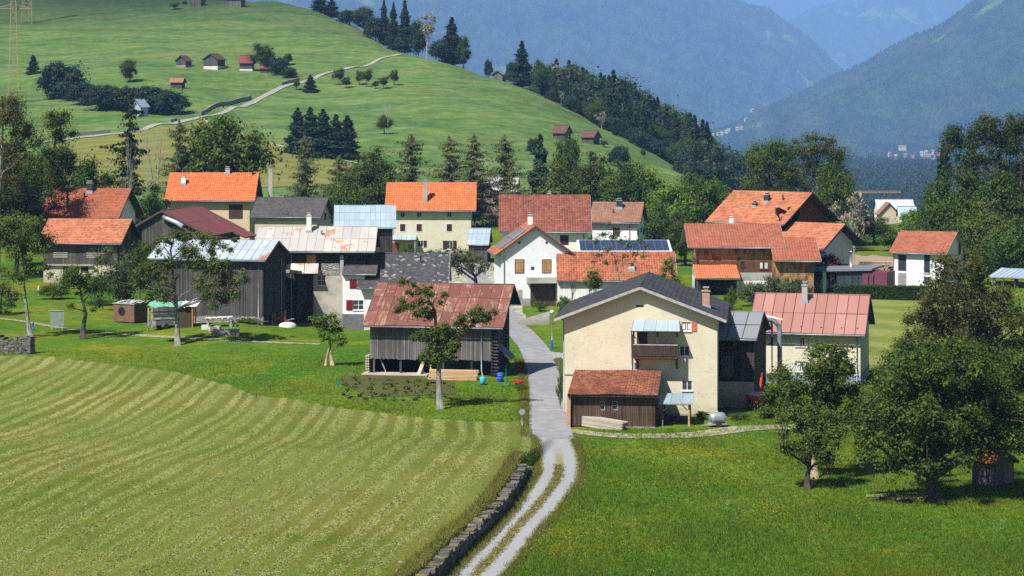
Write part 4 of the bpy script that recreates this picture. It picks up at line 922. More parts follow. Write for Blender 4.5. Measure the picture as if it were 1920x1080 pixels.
h.part('stone_band', RUBBLE, lambda m: h.pbox(m, 'F', h.px('F', 602, 500)[0], h.px('F', 637, 500)[0], zu-.6, zu+.75, .035, .07)); h.part('shed_front', DARKW, lambda m: [h.pbox(m, 'F', .22*i+.01, .22*(i+1)-.01, -.3, zu-.35, .034, .06+random.uniform(0, .03)) for i in range(int(h.px('F', 590, 500)[0]/.22))])
u0 = h.px('F', 545, 510)[0]; u1 = h.px('F', 598, 510)[0]
h.part('awning', [RUSTY_SH, DARKTRIM, DARKTRIM], lambda m: cover(m, h.P('F', u0, zu-.35, 1.3), h.P('F', u1, zu-.35, 1.3), h.P('F', u1, zu+.75, .05), h.P('F', u0, zu+.75, .05), 'seam', 0, 1, pitch=1.6, rows=1, th=.07))
h.part('corner_post', CONC, lambda m: h.pbox(m, 'F', h.px('F', 638, 1)[0], h.px('F', 644.5, 1)[0], -.5, e-.6, .034, .3))
h.roof(RUSTY_SH, 'seam', .5, .7, rows=2, pitch=.98, seam=GREYTRIM, right=1.1); h.chimney(h.lx(579.5, -1.2), -1.2, 1.9, .55, .5, OFFWHITE); h.flue(h.lx(603, -2), -2, .6, .12, GALV); h.downpipe('F', h.px('F', 546, 1)[0], .5, e-.4)
# slate roofed white house behind the hay barn
e, r = fit(541, 475, 264, 12, .6)
h = House('village_house', 'white house with speckled grey slate roof and crimson shutters', 'house', hloc(759, 264, 0, 9.3, 12), 0, 9.3, 12, e, r)
e2 = e
h.walls([(99, WHITE, 'wall', 0)], 'FRBL'); h.roof(SLATE, 'slate', .35, .6, GREYTRIM, tw=.34, tl=.30, back='plain', left=.8); h.flue(h.lx(789, -2), -2, .9, .08)
e, r = fit(514, 476, 265, 8, .3)
h = House('village_house', 'narrow white wing with crimson shutters between stone farmhouse and slate roof', 'house', hloc(663, 265, 0, 2.5, 8), 0, 2.5, 8, e, r)
h.win('F', 662, 682, 563, 581, shut=CRIMSON, sh='L', sw=.75, hbars=1, shl='crimson shutter'); h.pan('F', 655.5, 669, 524, 541, CRIMSON)
h.walls([(1.2, flat('dark_grey_plinth', (.13, .13, .14)), 'base_wall', .03), (99, WHITE, 'wall', 0)]); h.roof(SLATE_D, 'slate', .05, .3, tw=.35, tl=.3, back='plain', right=1.4)
# ---- far left group
e, r = fit(455, 411.5, 328, 8.6, .6)
h = House('hay_barn', 'old board hay barn with faded orange tile roof and stone base behind leafy trees', 'barn', hloc(151, 328, -8, 10.9, 8.6), -8, 10.9, 8.6, e, r)
h.win('F', 152, 166, 500, 509, frame=DARKW, pane=VOID, bars=0); h.pan('F', 118, 132, 500, 524, DARKW, name='door')
_, zm = h.px('F', 100, 497); h.walls([(zm, BEIGE, 'masonry_wall', .02), (99, GREYW, 'timber_wall', 0)]); h.roof(OR_PALE, 'tile', .8, .75, tw=.34, tl=.4)
h.part('ledge_beam', PALEW, lambda m: h.pbox(m, 'F', .2, h.px('F', 176, 1)[0], zm-.05, zm+.14, .03, .4)); h.part('light_boards', PALEW, lambda m: [h.pbox(m, 'F', h.px('F', a, 1)[0], h.px('F', b_, 1)[0], z, z+.14, .01, .05) for a, b_ in ((100, 127), (162, 196)) for z in (zm+1.1, zm+1.4, zm+1.7)])
e, r = fit(408.5, 354, 344, 11.5, .8)
h = House('chalet', 'white walled house with dull red tile roof beyond faded orange hay barn', 'house', hloc(149, 344, -7, 10.4, 11.5), -7, 10.4, 11.5, e, r)
h.walls([(99, WHITE, 'wall', 0)]); h.roof(CHALET, 'tile', 1.1, .9, tw=.34, tl=.4); h.chimney(h.lx(169, -.7), -.7, 1.3, .85, .8, DKMETAL); h.flue(h.lx(126.5, -4.4), -4.4, 2.6, .18); h.flue(h.lx(158, -2.2), -2.2, .8, .13)
# maroon-roofed shed, gable to the left
h = House('farm_shed', 'timber farm shed with broad maroon sheet roof and a white duct at its gable', 'shed', hloc(326, 315, -101, 15, 9.2, 'R'), -101, 15, 9.2, 8.95, 1.7, ridge_y=-1.6, back_eave=7.6)
h.walls([(99, GREYW, 'timber_wall', 0)]); h.roof(MAROON, 'seam', .5, .7, rows=2, pitch=1.6, back='same', seam=MAROON, gut=False)
pq = lambda px, py, d: h.P('R', *h.px('R', px, py, d), d)
h.part('duct', GALV, lambda m: m.tube([pq(306, 407, .3), pq(318, 412, .6), pq(332, 418, .9), pq(343, 425, 1.2)], .32, 12)); h.part('side_lean_to', [MAROON, DARKTRIM, MAROON], lambda m: cover(m, h.P('B', 9.5, 6.7, 2.6), h.P('B', 14.8, 6.7, 2.6), h.P('B', 14.8, 7.65, .1), h.P('B', 9.5, 7.65, .1), 'seam', 0, 1, pitch=1.5, rows=1))
e, r = fit(376.5, 324.5, 398, 11.5, .8)
h = House('village_house', 'peach walled house with bright orange tile roof and tall end chimney', 'house', hloc(394, 398, 0, 13.6, 11.5), 0, 13.6, 11.5, e, r)
h.pan('F', 429, 455, 383.5, 410, DBROWN, name='door'); h.walls([(99, PEACH, 'wall', 0)]); h.roof(OR, 'tile', 1.0, .8, tw=.36, tl=.45)
h.chimney(h.lx(344, -2.7), -2.7, 1.3, .8, .7, OFFWHITE); h.chimney(h.lx(427, -.2), -.2, .9, .8, .7, CONC); h.flue(h.lx(473.5, -.6), -.6, 1.0, .14)
chim(h.t, h.lx(507.5, 1.5), 1.5, 0, zpx(316, 399), .75, .75, CONC)
e, r = fit(407, 371, 370, 9.6, .6)
h = House('village_house', 'beige house with long dark slate roof and two small gable windows', 'house', hloc(536, 370, -8, 10.2, 9.6), -8, 10.2, 9.6, e, r)
h.win('R', 608.5, 612, 399, 411, bars=0, frame=DARKW); h.win('R', 617, 620.5, 396, 408, bars=0, frame=DARKW)
h.walls([(99, BEIGE, 'wall', 0)]); h.roof(SLATE_D, 'slate', .8, .6, tw=.4, tl=.35)
e, r = fit(427.5, 385, 346, 9, .5)
h = House('hay_barn', 'dark board barn with light blue sheet roof beside white orange roofed house', 'barn', hloc(684, 346, 3, 8.3, 9), 3, 8.3, 9, e, r)
h.walls([(99, DARKW, 'timber_wall', 0)]); h.roof(BLUE_SH, 'seam', .5, .5, rows=3, pitch=.8, seam=GREYTRIM)
# ---- orange roofed three storey house
e, r = fit(395, 343, 389, 11, .8)
h = House('village_house', 'three storey cream house with bright orange roof and maroon shutters', 'house', hloc(809, 389, 0, 13.3, 11), 0, 13.3, 11, e, r)
for x in (755, 786, 842.5): h.win('F', x-4.2, x+4.2, 397.5, 407); h.pan('F', x-5, x+5, 420, 433.5, MAROONP, frame=TRIM)
h.win('F', 783, 794, 451.5, 463, shut=MAROONP, sh='R', sw=.5); h.win('F', 837.5, 849, 451.5, 467, shut=MAROONP, sh='LR', sw=.6)
h.walls([(99, YELLOWISH, 'wall', 0)]); h.roof(OR, 'tile', 1.3, .8, tw=.38, tl=.5, left=1.2, right=.9)
yc = -4.2; chim(h.ro, h.lx(797.5, yc), yc, h.zroof(yc)-.3, zpx(339, 389-yc), .72, .7, CONC)
h.part('porch_roof', [BLUE_SH, DARKTRIM, GREYTRIM], lambda m: cover(m, h.P('F', .0, zpx(450, 387), 2.2), h.P('F', h.px('F', 781, 1)[0], zpx(450, 387), 2.2), h.P('F', h.px('F', 781, 1)[0], zpx(442, 389), .02), h.P('F', 0, zpx(442, 389), .02), 'seam', 0, 1, pitch=.9, rows=1))
h.part('porch_door', flat('brown_door', (.16, .06, .035)), lambda m: h.pbox(m, 'F', .1, 1.2, -.2, 2.05, .01, .06)); h.part('porch_post', GREYTRIM, lambda m: h.pbox(m, 'F', h.px('F', 779, 1)[0]-.08, h.px('F', 779, 1)[0]+.08, -.2, zpx(451, 387), 1.95, 2.1)); h.downpipe('F', .12, 2.2, e-.4)
e, r = fit(459, 428, 372, 7, .4)
h = House('wood_shed', 'small grey board shed with light sheet roof right of three storey house', 'shed', hloc(896, 372, -4, 3.0, 7), -4, 3.0, 7, e, r)
h.walls([(99, GREYW, 'timber_wall', 0)]); h.roof(BLUE_SH, 'seam', .3, .4, rows=3, pitch=.7, seam=GREYTRIM)
# ---- centre: old red roof, brown roof, white gable house, long barn, solar canopy
e, r = fit(435, 366.5, 330, 13, .7)
h = House('village_house', 'pale walled house with large old brownish red tile roof', 'house', hloc(1022, 330, 0, 12.2, 13), 0, 12.2, 13, e, r)
h.pan('F', 1050, 1066, 441, 459, MAROONP, name='shutter'); h.walls([(99, OFFWHITE, 'wall', 0)]); h.roof(RED_OLD, 'tile', .55, .7, tw=.36, tl=.42, edge=GREYTRIM); h.chimney(h.lx(1030, 1.0), 1.0, .9, .6, .5, CONC); h.downpipe('F', 11.6, .4, e-.4)
e, r = fit(417.5, 380, 345, 9.5, .6)
h = House('village_house', 'white house with brown tile roof and dark capped chimney', 'house', hloc(1153, 345, -9, 6.8, 9.5), -9, 6.8, 9.5, e, r)
h.pan('F', 1149, 1162, 427, 443, DBROWN); h.pan('R', 1194.5, 1197, 430, 442, DBROWN); h.pan('R', 1201, 1203, 426, 436, DBROWN); h.pan('R', 1205, 1207.5, 427, 442, DBROWN)
h.walls([(99, WHITE, 'wall', 0)]); h.roof(BROWN_T, 'tile', .5, .6, tw=.36, tl=.4); h.chimney(h.lx(1161.5, -1.5), -1.5, 1.15, .85, .8, DKMETAL, capmat=GALV); h.flue(h.lx(1150, -3), -3, .5, .1); h.downpipe('F', 5.6, .4, e-.4)
e = 6.35
h = House('village_house', 'white gabled house with two closed wooden shutters and orange verge tiles', 'house', hloc(1003, 289, -84, 9, 8.5, 'R'), -84, 9, 8.5, 6.85, 3.05)
for x in (974, 1025): h.pan('R', x-7.5, x+7.5, 487.5, 511, SHUTW, frame=DBROWN)
u, z = h.px('R', 998.5, 503); h.part('hatch', DBROWN, lambda m: h.pbox(m, 'R', u-.2, u+.2, z-.18, z+.2, .006, .03))
for x in (974, 1025): u, z = h.px('R', x, 455); h.part('round_vent', VOID, lambda m: m.tube([h.P('R', u, z, .004), h.P('R', u, z, .02)], .16, 14))
h.pan('R', 970, 979, 543, 562, CONC, name='door')
h.walls([(1.0, CONC, 'base_wall', .03), (99, WHITE, 'wall', 0)], 'RBLF'); h.roof(OR_OLD, 'tile', .55, .75, DARKTRIM, back='same', tw=.32, tl=.36)
def _sk(m):
    A, B, C, D = [Vector((x, y, h.zroof(y)+.13)) for x, y in ((-3.8, -4.3), (3.6, -4.3), (3.6, -1.0), (-3.8, -1.0))]; cover(m, A, B, C, D, 'seam', 0, 1, pitch=1.2, rows=2, th=.05)
h.part('solar_panel', [GREY_SH, GREYTRIM, DARKTRIM], _sk, h.ro); h.chimney(1.5, -.25, 1.35, .6, .6, OFFWHITE, capmat=GALV)
u0, zA = h.px('R', 987, 530); u1, zB = h.px('R', 1042, 519)
h.part('balcony_slab', CONC, lambda m: h.pbox(m, 'R', u0, u1, zA, zB, .01, 1.3)); h.part('recess_shade_panel', DBROWN, lambda m: h.pbox(m, 'R', u0+.5, u1, -.3, zA, .01, .04)); h.downpipe('R', .35, .5, 6.2)  # flat dark brown panel stands in for the shade under the slab
e, r = fit(527, 473.5, 285, 9.4, .4)
h = House('long_barn', 'long white boarded barn with weathered orange tile roof beside white gabled house', 'barn', hloc(1157, 285, 0, 14.6, 9.4), 0, 14.6, 9.4, e, r)
h.walls([(99, WHITEW, 'wall', 0)]); h.roof(OR_OLD, 'tile', .15, .4, GREYTRIM, tw=.32, tl=.38); b = h.chimney(h.lx(1184, -3.2), -3.2, .6, .7, .6, flat('pale_vent', (.6, .5, .42)), name='roof_vent')
t = thing('solar_building', 'white flat shed carrying dark blue solar panels behind weathered long barn', 'shed', hloc(1172, 299, 0, 12, 6))
zf_, zb_ = zpx(471, 298.6), zpx(450, 305); b = MB(); b.box(-5.8, 5.8, -2.8, 2.8, -.5, zf_-.25); b.build('wall', WHITE, t)
b = MB(); b.poly([(-6, -3.3, zf_-.14), (6, -3.3, zf_-.14), (6, 3.1, zb_-.14), (-6, 3.1, zb_-.14)]); b.obox((0, -.1, (zf_+zb_)/2-.1), (6.1, 0, 0), (0, 3.25, (zb_-zf_)/2), (0, 0, .1)); b.build('roof', TRIM, t)
b = MB(); b.poly([(-5.8, -3.05, zf_+.05), (5.8, -3.05, zf_+.05), (5.8, 2.8, zb_+.0), (-5.8, 2.8, zb_+.0)]); b.build('solar_panel', SOLARBLUE, t)
# ---- right: chalet group
e, r = fit(463.5, 420.5, 310, 11.5, .8)
h = House('chalet', 'timber chalet with broad dull red tile roof and stained honey coloured boards', 'house', hloc(1380, 310, 0, 9.9, 11.5), 0, 9.9, 11.5, e, r)
h.win('F', 1424, 1440, 490.5, 505, frame=DBROWN, curtain=True); h.win('F', 1389, 1397, 490, 500, frame=DBROWN, bars=0)
_, zm = h.px('F', 1380, 511); _, z1 = h.px('F', 1380, 489.5); h.walls([(zm-1.1, WHITE, 'base_wall', .03), (zm, CONC, 'plinth', .02), (z1, REDW, 'lower_timber_wall', 0), (99, TANW, 'timber_wall', .01)]); h.roof(CHALET, 'tile', 1.6, .9, GREYTRIM, tw=.36, tl=.4)
h.chimney(h.lx(1371, .4), .4, 1.1, .5, .5, WHITE)
e, r = fit(489.5, 447, 307, 9.5, .8)
h2 = House('chalet_wing', 'lower timber wing with dull red tile roof joined to stained chalet', 'house', hloc(1489, 307, 0, 5.2, 9.5), 0, 5.2, 9.5, e, r)
h2.walls([(99, TANW, 'timber_wall', 0)]); h2.roof(CHALET, 'tile', .9, .8, GREYTRIM, tw=.36, tl=.4, left=.2)
t = thing('lean_to_roof', 'bright orange tiled lean-to canopy below the stained chalet wall', 'canopy', hloc(1351, 301.5, 0, 6.2, 8)); b = MB(); zl, zh = zpx(526.5, 301.5), zpx(501, 306)
cover(b, (-3.0, 0, zl), (3.0, 0, zl), (2.9, 4.6, zh), (-2.95, 4.6, zh), 'tile', 0, 1, .3, .42); b.build('roof', [OR, GREYTRIM], t)
for x in (-2.7, 2.7): b = MB(); b.box(x-.08, x+.08, .2, .36, -.4, zl-.14); b.build('post', GREYW, t)
b = MB(); b.box(-2.8, 2.8, 3.4, 3.5, -.4, zl-.1); b.build('back_wall', DARKW, t)
h = House('chalet', 'big chalet behind with pale orange tile roof and dark timber gable', 'house', (at(1448, 331)[0], 331, 0), -38, 10.6, 13, 9.0, 3.6)
h.win('R', 1455, 1461, 389, 401, frame=DBROWN); h.win('R', 1478, 1485, 388, 401, frame=DBROWN); h.walls([(99, REDW, 'timber_wall', 0)]); h.roof(OR_PALE, 'tile', 1.3, 1.0, tw=.38, tl=.42)
h.chimney(.6, -2.4, 1.0, .75, .6, DKMETAL); h.chimney(-.7, -3.6, .5, .6, .5, DKMETAL); h.flue(3.0, -2.0, .7, .1)
h = House('chalet', 'smaller white gabled chalet with orange tile roof by the red maple', 'house', (at(1534, 321)[0], 321, 0), -38, 5.6, 9.2, 6.1, 2.5)
h.win('R', 1533, 1546, 463, 474, frame=DBROWN); h.walls([(99, WHITE, 'wall', 0)]); h.roof(OR_PALE, 'tile', 1.5, 1.2, tw=.38, tl=.42)
h.part('balcony', DBROWN, lambda m: h.pbox(m, 'R', .8, 6.2, 2.6, 3.2, .02, 1.1))
# ---- modern pavilion, hedge, white house
t = thing('pavilion', 'modern glazed pavilion with slate blue flat roof and plum wall panels', 'pavilion', at(1596, 309, 0), -28)
zr_ = zpx(505, 309)
b = MB(); b.obox((-1.4, .5, zr_+.05), (5.0, 0, .25), (0, 2.6, .1), (0, 0, .13)); b.build('roof', DARKROOF, t)
b = MB(); b.box(2.2, 5.6, -1.8, 1.5, -.5, zr_-.1); b.build('wall', PURPLE, t)
for x in (3.0, 3.7): b = MB(); b.box(x, x+.16, -1.83, -1.79, .4, zr_-.55); b.build('slot_window', VOID, t)
b = MB(); b.box(-1.2, 2.2, 1.6, 1.75, -.4, zr_-.1); b.build('back_wall', PURPLEG, t); b = MB(); b.box(-1.4, 2.2, -1.62, -1.59, -.2, zr_-.15); b.build('glazing', GLASS, t)
b = MB(); b.box(-5.3, -5.0, -1.7, -1.4, -.5, zr_-.25); b.box(-3.4, -3.0, -1.7, -1.4, -.5, zr_-.25); b.build('pillar', TRIM, t)
b = MB(); [b.box(x-.03, x+.03, -1.7, -1.64, -.4, zr_-.1) for x in (-2.2, -1.4, -.4, .7, 1.6)]; b.build('mullion', DKMETAL, t)
b = MB(); b.tube([(-.6, 1.6, zr_), (-.6, 1.6, zpx(472, 311))], .2, 12); b.tube([(-.6, 1.6, zpx(472, 311)), (-.6, 1.6, zpx(469, 311))], [.22, .02], 12); b.build('flue_pipe', GALV, t)
for x, m_ in ((-1.0, GALV), (.6, DKMETAL), (2.0, TRIM)):
    o = thing('patio_chair', {-1.0: 'grey patio chair on the pavilion terrace', .6: 'black patio chair on the pavilion terrace', 2.0: 'white patio chair on the pavilion terrace'}[x], 'chair', t.matrix_world @ Vector((0, 0, 0)), -28)
    w = Vector((x, -2.4, 0)); w.rotate(Matrix.Rotation(R(-28), 3, 'Z')); o.location = (t.location.x+w.x, t.location.y+w.y, terf(t.location.x+w.x, t.location.y+w.y))
    b = MB(); b.box(-.3, .3, -.3, .3, .4, .48); b.build('seat', m_, o); b = MB(); b.box(-.3, .3, .26, .32, .48, 1.05); b.build('backrest', m_, o)
    for sx in (-.26, .26):
        for sy in (-.26, .26): b = MB(); b.box(sx-.03, sx+.03, sy-.03, sy+.03, 0, .4); b.build('leg', m_, o)
e, r = fit(475, 435, 311, 9.2, .5, yaw=-27)
h = House('modern_house', 'modern white house with orange tile roof and tall dark windows behind clipped hedge', 'house', hloc(1722, 311, -27, 7.0, 9.2), -27, 7.0, 9.2, e, r)
h.win('F', 1684, 1699.5, 478, 508, frame=DKMETAL, bars=0, sill=False); h.pan('F', 1684, 1699.5, 512, 541, LOUV, name='louvre'); h.win('F', 1732, 1744, 477.5, 512, frame=GREYTRIM, bars=0); h.win('F', 1732, 1746, 519.5, 535, frame=GREYTRIM, bars=0)
h.pan('R', 1797, 1801, 448, 478, DKMETAL, name='gable_window'); h.walls([(99, WHITE, 'wall', 0)]); h.roof(CHALET, 'tile', .5, .5, GREYTRIM, tw=.36, tl=.42); h.downpipe('F', .08, 1.5, e-.4)
h.part('dormer_box', [GREYTRIM], lambda m: [m.box(-4.2, -2.6, 1.0, 3.0, h.zroof(0)-2.4, h.zroof(0)-.35), m.box(-4.5, -2.4, .6, 3.2, h.zroof(0)-.35, h.zroof(0)-.2)])
# ================================================================ trees: tapered trunk and limbs, crown of leaf-sized faces
def leafmat(name, c1, c2, c3, tr=.35):
    m = Mat(name, .75, .12); r = m.rand(); t = m.node('Attribute', 2, dict(attribute_name='tone'))
    col = m.mix(t, c1, c2); col = m.mix(m.smooth(r, .45, 1, 0, .8), col, c3); col = m.mix(m.smooth(r, .35, 0, 0, .6), col, V3(c1, .6))
    col = m.mix(1, col, m.mix(m.objrand(), (.82, .84, .8), (1.16, 1.12, 1.1)), 'MULTIPLY')
    m.color(col); m.transl(m.mix(1, col, (1.25, 1.35, .6), 'MULTIPLY'), tr); return m
L_DARK = leafmat('dark_leaves', (.030, .060, .011), (.068, .112, .018), (.125, .165, .034))
L_MID = leafmat('mid_green_leaves', (0.039, 0.077, 0.014), (0.077, 0.132, 0.022), (0.132, 0.187, 0.039))
L_BRIGHT = leafmat('bright_leaves', (.060, .115, .015), (.11, .185, .025), (.19, .26, .045))
L_OLIVE = leafmat('olive_leaves', (.042, .072, .013), (.088, .125, .024), (.145, .175, .045))
L_BROWN = leafmat('brownish_leaves', (.060, .058, .022), (.095, .088, .032), (.14, .13, .055))
L_BRN2 = leafmat('olive_brown_leaves', (.050, .058, .017), (.085, .092, .026), (.13, .13, .045))
L_LARCH = leafmat('larch_needles', (.095, .118, .050), (.150, .172, .075), (.20, .215, .105))
L_SPRUCE = leafmat('spruce_needles', (.013, .027, .012), (.028, .050, .020), (.055, .08, .032), .2)
L_FIR = leafmat('blue_fir_needles', (0.014, 0.031, 0.018), (0.029, 0.053, 0.029), (0.050, 0.083, 0.044), .15)
L_PINE = leafmat('pine_needles', (.022, .042, .014), (.042, .068, .022), (.085, .10, .035), .2)
L_GREY = leafmat('grey_green_leaves', (.050, .070, .030), (.085, .11, .048), (.14, .165, .085))
L_RED = leafmat('red_maple_leaves', (.045, .008, .012), (.08, .014, .02), (.13, .03, .035))
L_HEDGE = leafmat('hedge_leaves', (.020, .050, .008), (.035, .075, .012), (.07, .12, .02))
L_PALE = leafmat('pale_dead_twigs', (.17, .15, .11), (.24, .21, .16), (.30, .27, .2), .1)
def bark(name, a, b):
    m = Mat(name, .95, .1); n = m.noise(m.scale(m.obj(), 5, 5, 1.2), 1, 4, .7); m.color(m.mix(m.smooth(n, .35, .65), a, b)); m.bump(n, .8, .05); return m
B_GREY = bark('grey_bark', (.10, .095, .085), (.26, .25, .23)); B_DARK = bark('dark_bark', (.03, .026, .022), (.085, .075, .062)); B_PALE = bark('pale_dead_bark', (.26, .24, .20), (.42, .39, .34)); B_PINE = bark('pine_bark', (.14, .08, .05), (.24, .15, .10)); B_TAN = bark('tan_bark', (.22, .16, .11), (.36, .28, .2))
def leaf_arrays(c, nrm, size, g, asp=.62):
    n = len(c); t = np.cross(nrm, g.normal(size=(n, 3))); t /= np.linalg.norm(t, axis=1)[:, None]+1e-9; b = np.cross(nrm, t)
    s = (size*np.exp(g.normal(0, .25, n)))[:, None]; bend = nrm*s*.18
    V = np.stack([c-t*s, c-b*s*asp+bend, c+t*s, c+b*s*asp+bend], 1); return V.reshape(-1, 3)
def crown_mesh(name, C, Rr, per, size, mat, seed, flat=.75, asp=.62, shell=2.2):
    """C: clump centres, Rr: clump radii; per = leaves for a clump of mean radius"""
    g = np.random.default_rng(seed); C = np.asarray(C, float); Rr = np.asarray(Rr, float); mr = Rr.mean()
    cnt = np.maximum(6, (per*(Rr/mr)**2*np.exp(g.normal(0, .2, len(Rr)))).astype(int)); idx = np.repeat(np.arange(len(C)), cnt); n = len(idx)
    d = g.normal(size=(n, 3)); d /= np.linalg.norm(d, axis=1)[:, None]; r = np.minimum(1.22+.1*g.random(n), np.abs(g.normal(0, .62, n))+.12)
    off = d*r[:, None]*Rr[idx][:, None]*np.exp(g.normal(0, .14, n))[:, None]; off[:, 2] *= flat
    nr = d*1.15+g.normal(0, .5, (n, 3))+np.array([0, 0, .4]); nr /= np.linalg.norm(nr, axis=1)[:, None]
    V = leaf_arrays(C[idx]+off, nr, size, g, asp); q = np.arange(n*4).reshape(-1, 4); me = np_mesh(name, V, q, mat)
    tone = np.clip(g.normal(.5, .36, len(C)), 0, 1)[idx]; a = me.attributes.new('tone', 'FLOAT', 'POINT'); a.data.foreach_set('value', np.repeat(tone, 4).astype(np.float32)); return me
def wood_mesh(name, trunk, tr, C, mat, seed, nl=14, first=.3, limb=.36, bend=.25, twigs=True):
    g = random.Random(seed); mb = MB(); T = [Vector(p) for p in trunk]; n = len(T); rad = [tr*(1-.78*(i/(n-1))**.9) for i in range(n)]; rad[0] *= 1.35
    mb.tube(T, rad, 8); H0, H1 = T[0].z, T[-1].z
    def tp(z):
        for a, b in zip(T, T[1:]):
            if a.z <= z <= b.z or b is T[-1]: f = min(1, max(0, (z-a.z)/max(1e-6, b.z-a.z))); return a.lerp(b, f)
    ids = list(range(len(C))); g.shuffle(ids); main = ids[:nl]; ends = []
    for i in main:
        c = Vector(C[i]); hd = math.hypot(c.x-T[-1].x*.5, c.y); z = max(H0+(H1-H0)*first, min(H1*.97, c.z-.75*hd)); p = tp(z); f = (z-H0)/max(.1, H1-H0); r0 = tr*(1-.7*f)*limb*1.4
        m1 = p.lerp(c, .45)+Vector((g.gauss(0, bend), g.gauss(0, bend), g.uniform(.0, 1)*bend)); m2 = p.lerp(c, .75)+Vector((g.gauss(0, bend), g.gauss(0, bend), bend*.6))
        pts = [p, m1, m2, c]; mb.tube(pts, [r0, r0*.7, r0*.42, r0*.14], 6); ends.append((pts, r0))
    if twigs:
        for i in ids[nl:]:
            c = Vector(C[i]); best = min(((e[0][k]-c).length, e[0][k], e[1]) for e in ends for k in (1, 2, 3))
            mid = best[1].lerp(c, .5)+Vector((g.gauss(0, .12), g.gauss(0, .12), .15)); mb.tube([best[1], mid, c], [best[2]*.3, best[2]*.2, best[2]*.07], 5, cap=False)
    return mb.mesh(name, mat, uv=False)
def clumps(g, n, rx, z0, z1, rc, shape='oval', lump=.25):
    """clump centres through a crown between heights z0 and z1"""
    C, Rr = [], []; ph = g.random(6)*6.28; cz, rz = (z0+z1)/2, (z1-z0)/2
    while len(C) < n:
        d = g.normal(size=3); d /= np.linalg.norm(d); a = math.atan2(d[1], d[0]); r = g.random()**.42
        k = 1+lump*(math.sin(2*a+ph[0])*.5+math.sin(3*a+ph[1]+3*d[2])*.5+math.sin(5*d[2]+ph[2])*.4)
        w = 1.0
        if shape == 'oval': w = 1-.25*max(0, d[2])
        if shape == 'cone': w = 1-.55*(d[2]*.5+.5)+.15
        if shape == 'wide': w = 1.0+.1*(d[2] < 0)
        C.append((d[0]*rx*r*k*w, d[1]*rx*r*k*w, cz+d[2]*rz*r*(1+.12*math.sin(4*a+ph[3])))); Rr.append(rc*math.exp(g.normal(0, .28)))
    return C, Rr
PROTO = {}
def broad(key, seed, H, Wd, lm, bm, n=60, per=110, size=.17, z0=.28, shape='oval', rc=None, tr=None, nl=12, lump=.28):
    g = np.random.default_rng(seed); rc = rc or Wd*.135; C, Rr = clumps(g, n, Wd/2-rc*.7, H*z0+rc, H-rc*.8, rc, shape, lump)
    tk = [(0, 0, -.5), (.02*H*g.normal(), .02*H*g.normal(), H*.3), (.03*H*g.normal(), .03*H*g.normal(), H*.62), (.03*H*g.normal(), .03*H*g.normal(), H*.86)]
    PROTO[key] = (wood_mesh(key+'_wood', tk, tr or H*.024, C, bm, seed, nl, .22), crown_mesh(key+'_leaves', C, Rr, per, size, lm, seed), H, Wd)
def conifer(key, seed, H, Wd, lm, bm, whorls=26, br=9, z0=.08, dens=1.0, size=.2, droop=.25, irregular=.18, power=.85, bare=False):
    g = np.random.default_rng(seed); P, N, tone = [], [], []; mb = MB(); mb.tube([(0, 0, -.5), (.01*H*g.normal(), .01*H*g.normal(), H*.5), (0, 0, H)], [H*.016, H*.010, .02], 7)
    for w in range(int(whorls*br*1.5)):
        t = g.random()**1.15; z = H*(z0+(1-z0)*t); rl = Wd/2*((1-t)**power*.97+.03)*(1+.22*math.sin(t*23+seed)+.12*math.sin(t*57))
        if t < .12: rl *= .75+t*2
        if g.random() > dens: continue
        a = 6.283*g.random(); L = rl*math.exp(g.normal(-.05, irregular))*(1+irregular*.9*math.sin(a+seed+t*5)); tn = np.clip(g.normal(.5, .28), 0, 1)
        k = max(3, int(L/size*1.9)); s = (np.arange(k)+.6)/k; dx = np.cos(a)*L*s; dy = np.sin(a)*L*s; dz = -droop*L*s**1.4+.10*L*s**3*2
        for rep in range(2 if L > .9 else 1):
            P.append(np.stack([dx+g.normal(0, .10+.09*L*s, k), dy+g.normal(0, .10+.09*L*s, k), z+dz-abs(g.normal(0, .22, k))], 1))
            nn = np.stack([g.normal(0, .55, k)+np.cos(a)*.3, g.normal(0, .55, k)+np.sin(a)*.3, np.full(k, .7)], 1); N.append(nn/np.linalg.norm(nn, axis=1)[:, None]); tone.append(np.full(k, tn))
        if g.random() < (.25 if bare else .06): mb.tube([(0, 0, z), (math.cos(a)*L*.55, math.sin(a)*L*.55, z-droop*L*.4), (math.cos(a)*L*.95, math.sin(a)*L*.95, z-droop*L*.75)], [.05, .03, .01], 4, cap=False)
    P = np.concatenate(P); N = np.concatenate(N); V = leaf_arrays(P, N, size, g, .5); me = np_mesh(key+'_needles', V, np.arange(len(P)*4).reshape(-1, 4), lm)
    a = me.attributes.new('tone', 'FLOAT', 'POINT'); a.data.foreach_set('value', np.repeat(np.concatenate(tone), 4).astype(np.float32)); PROTO[key] = (mb.mesh(key+'_wood', bm, uv=False), me, H, Wd)
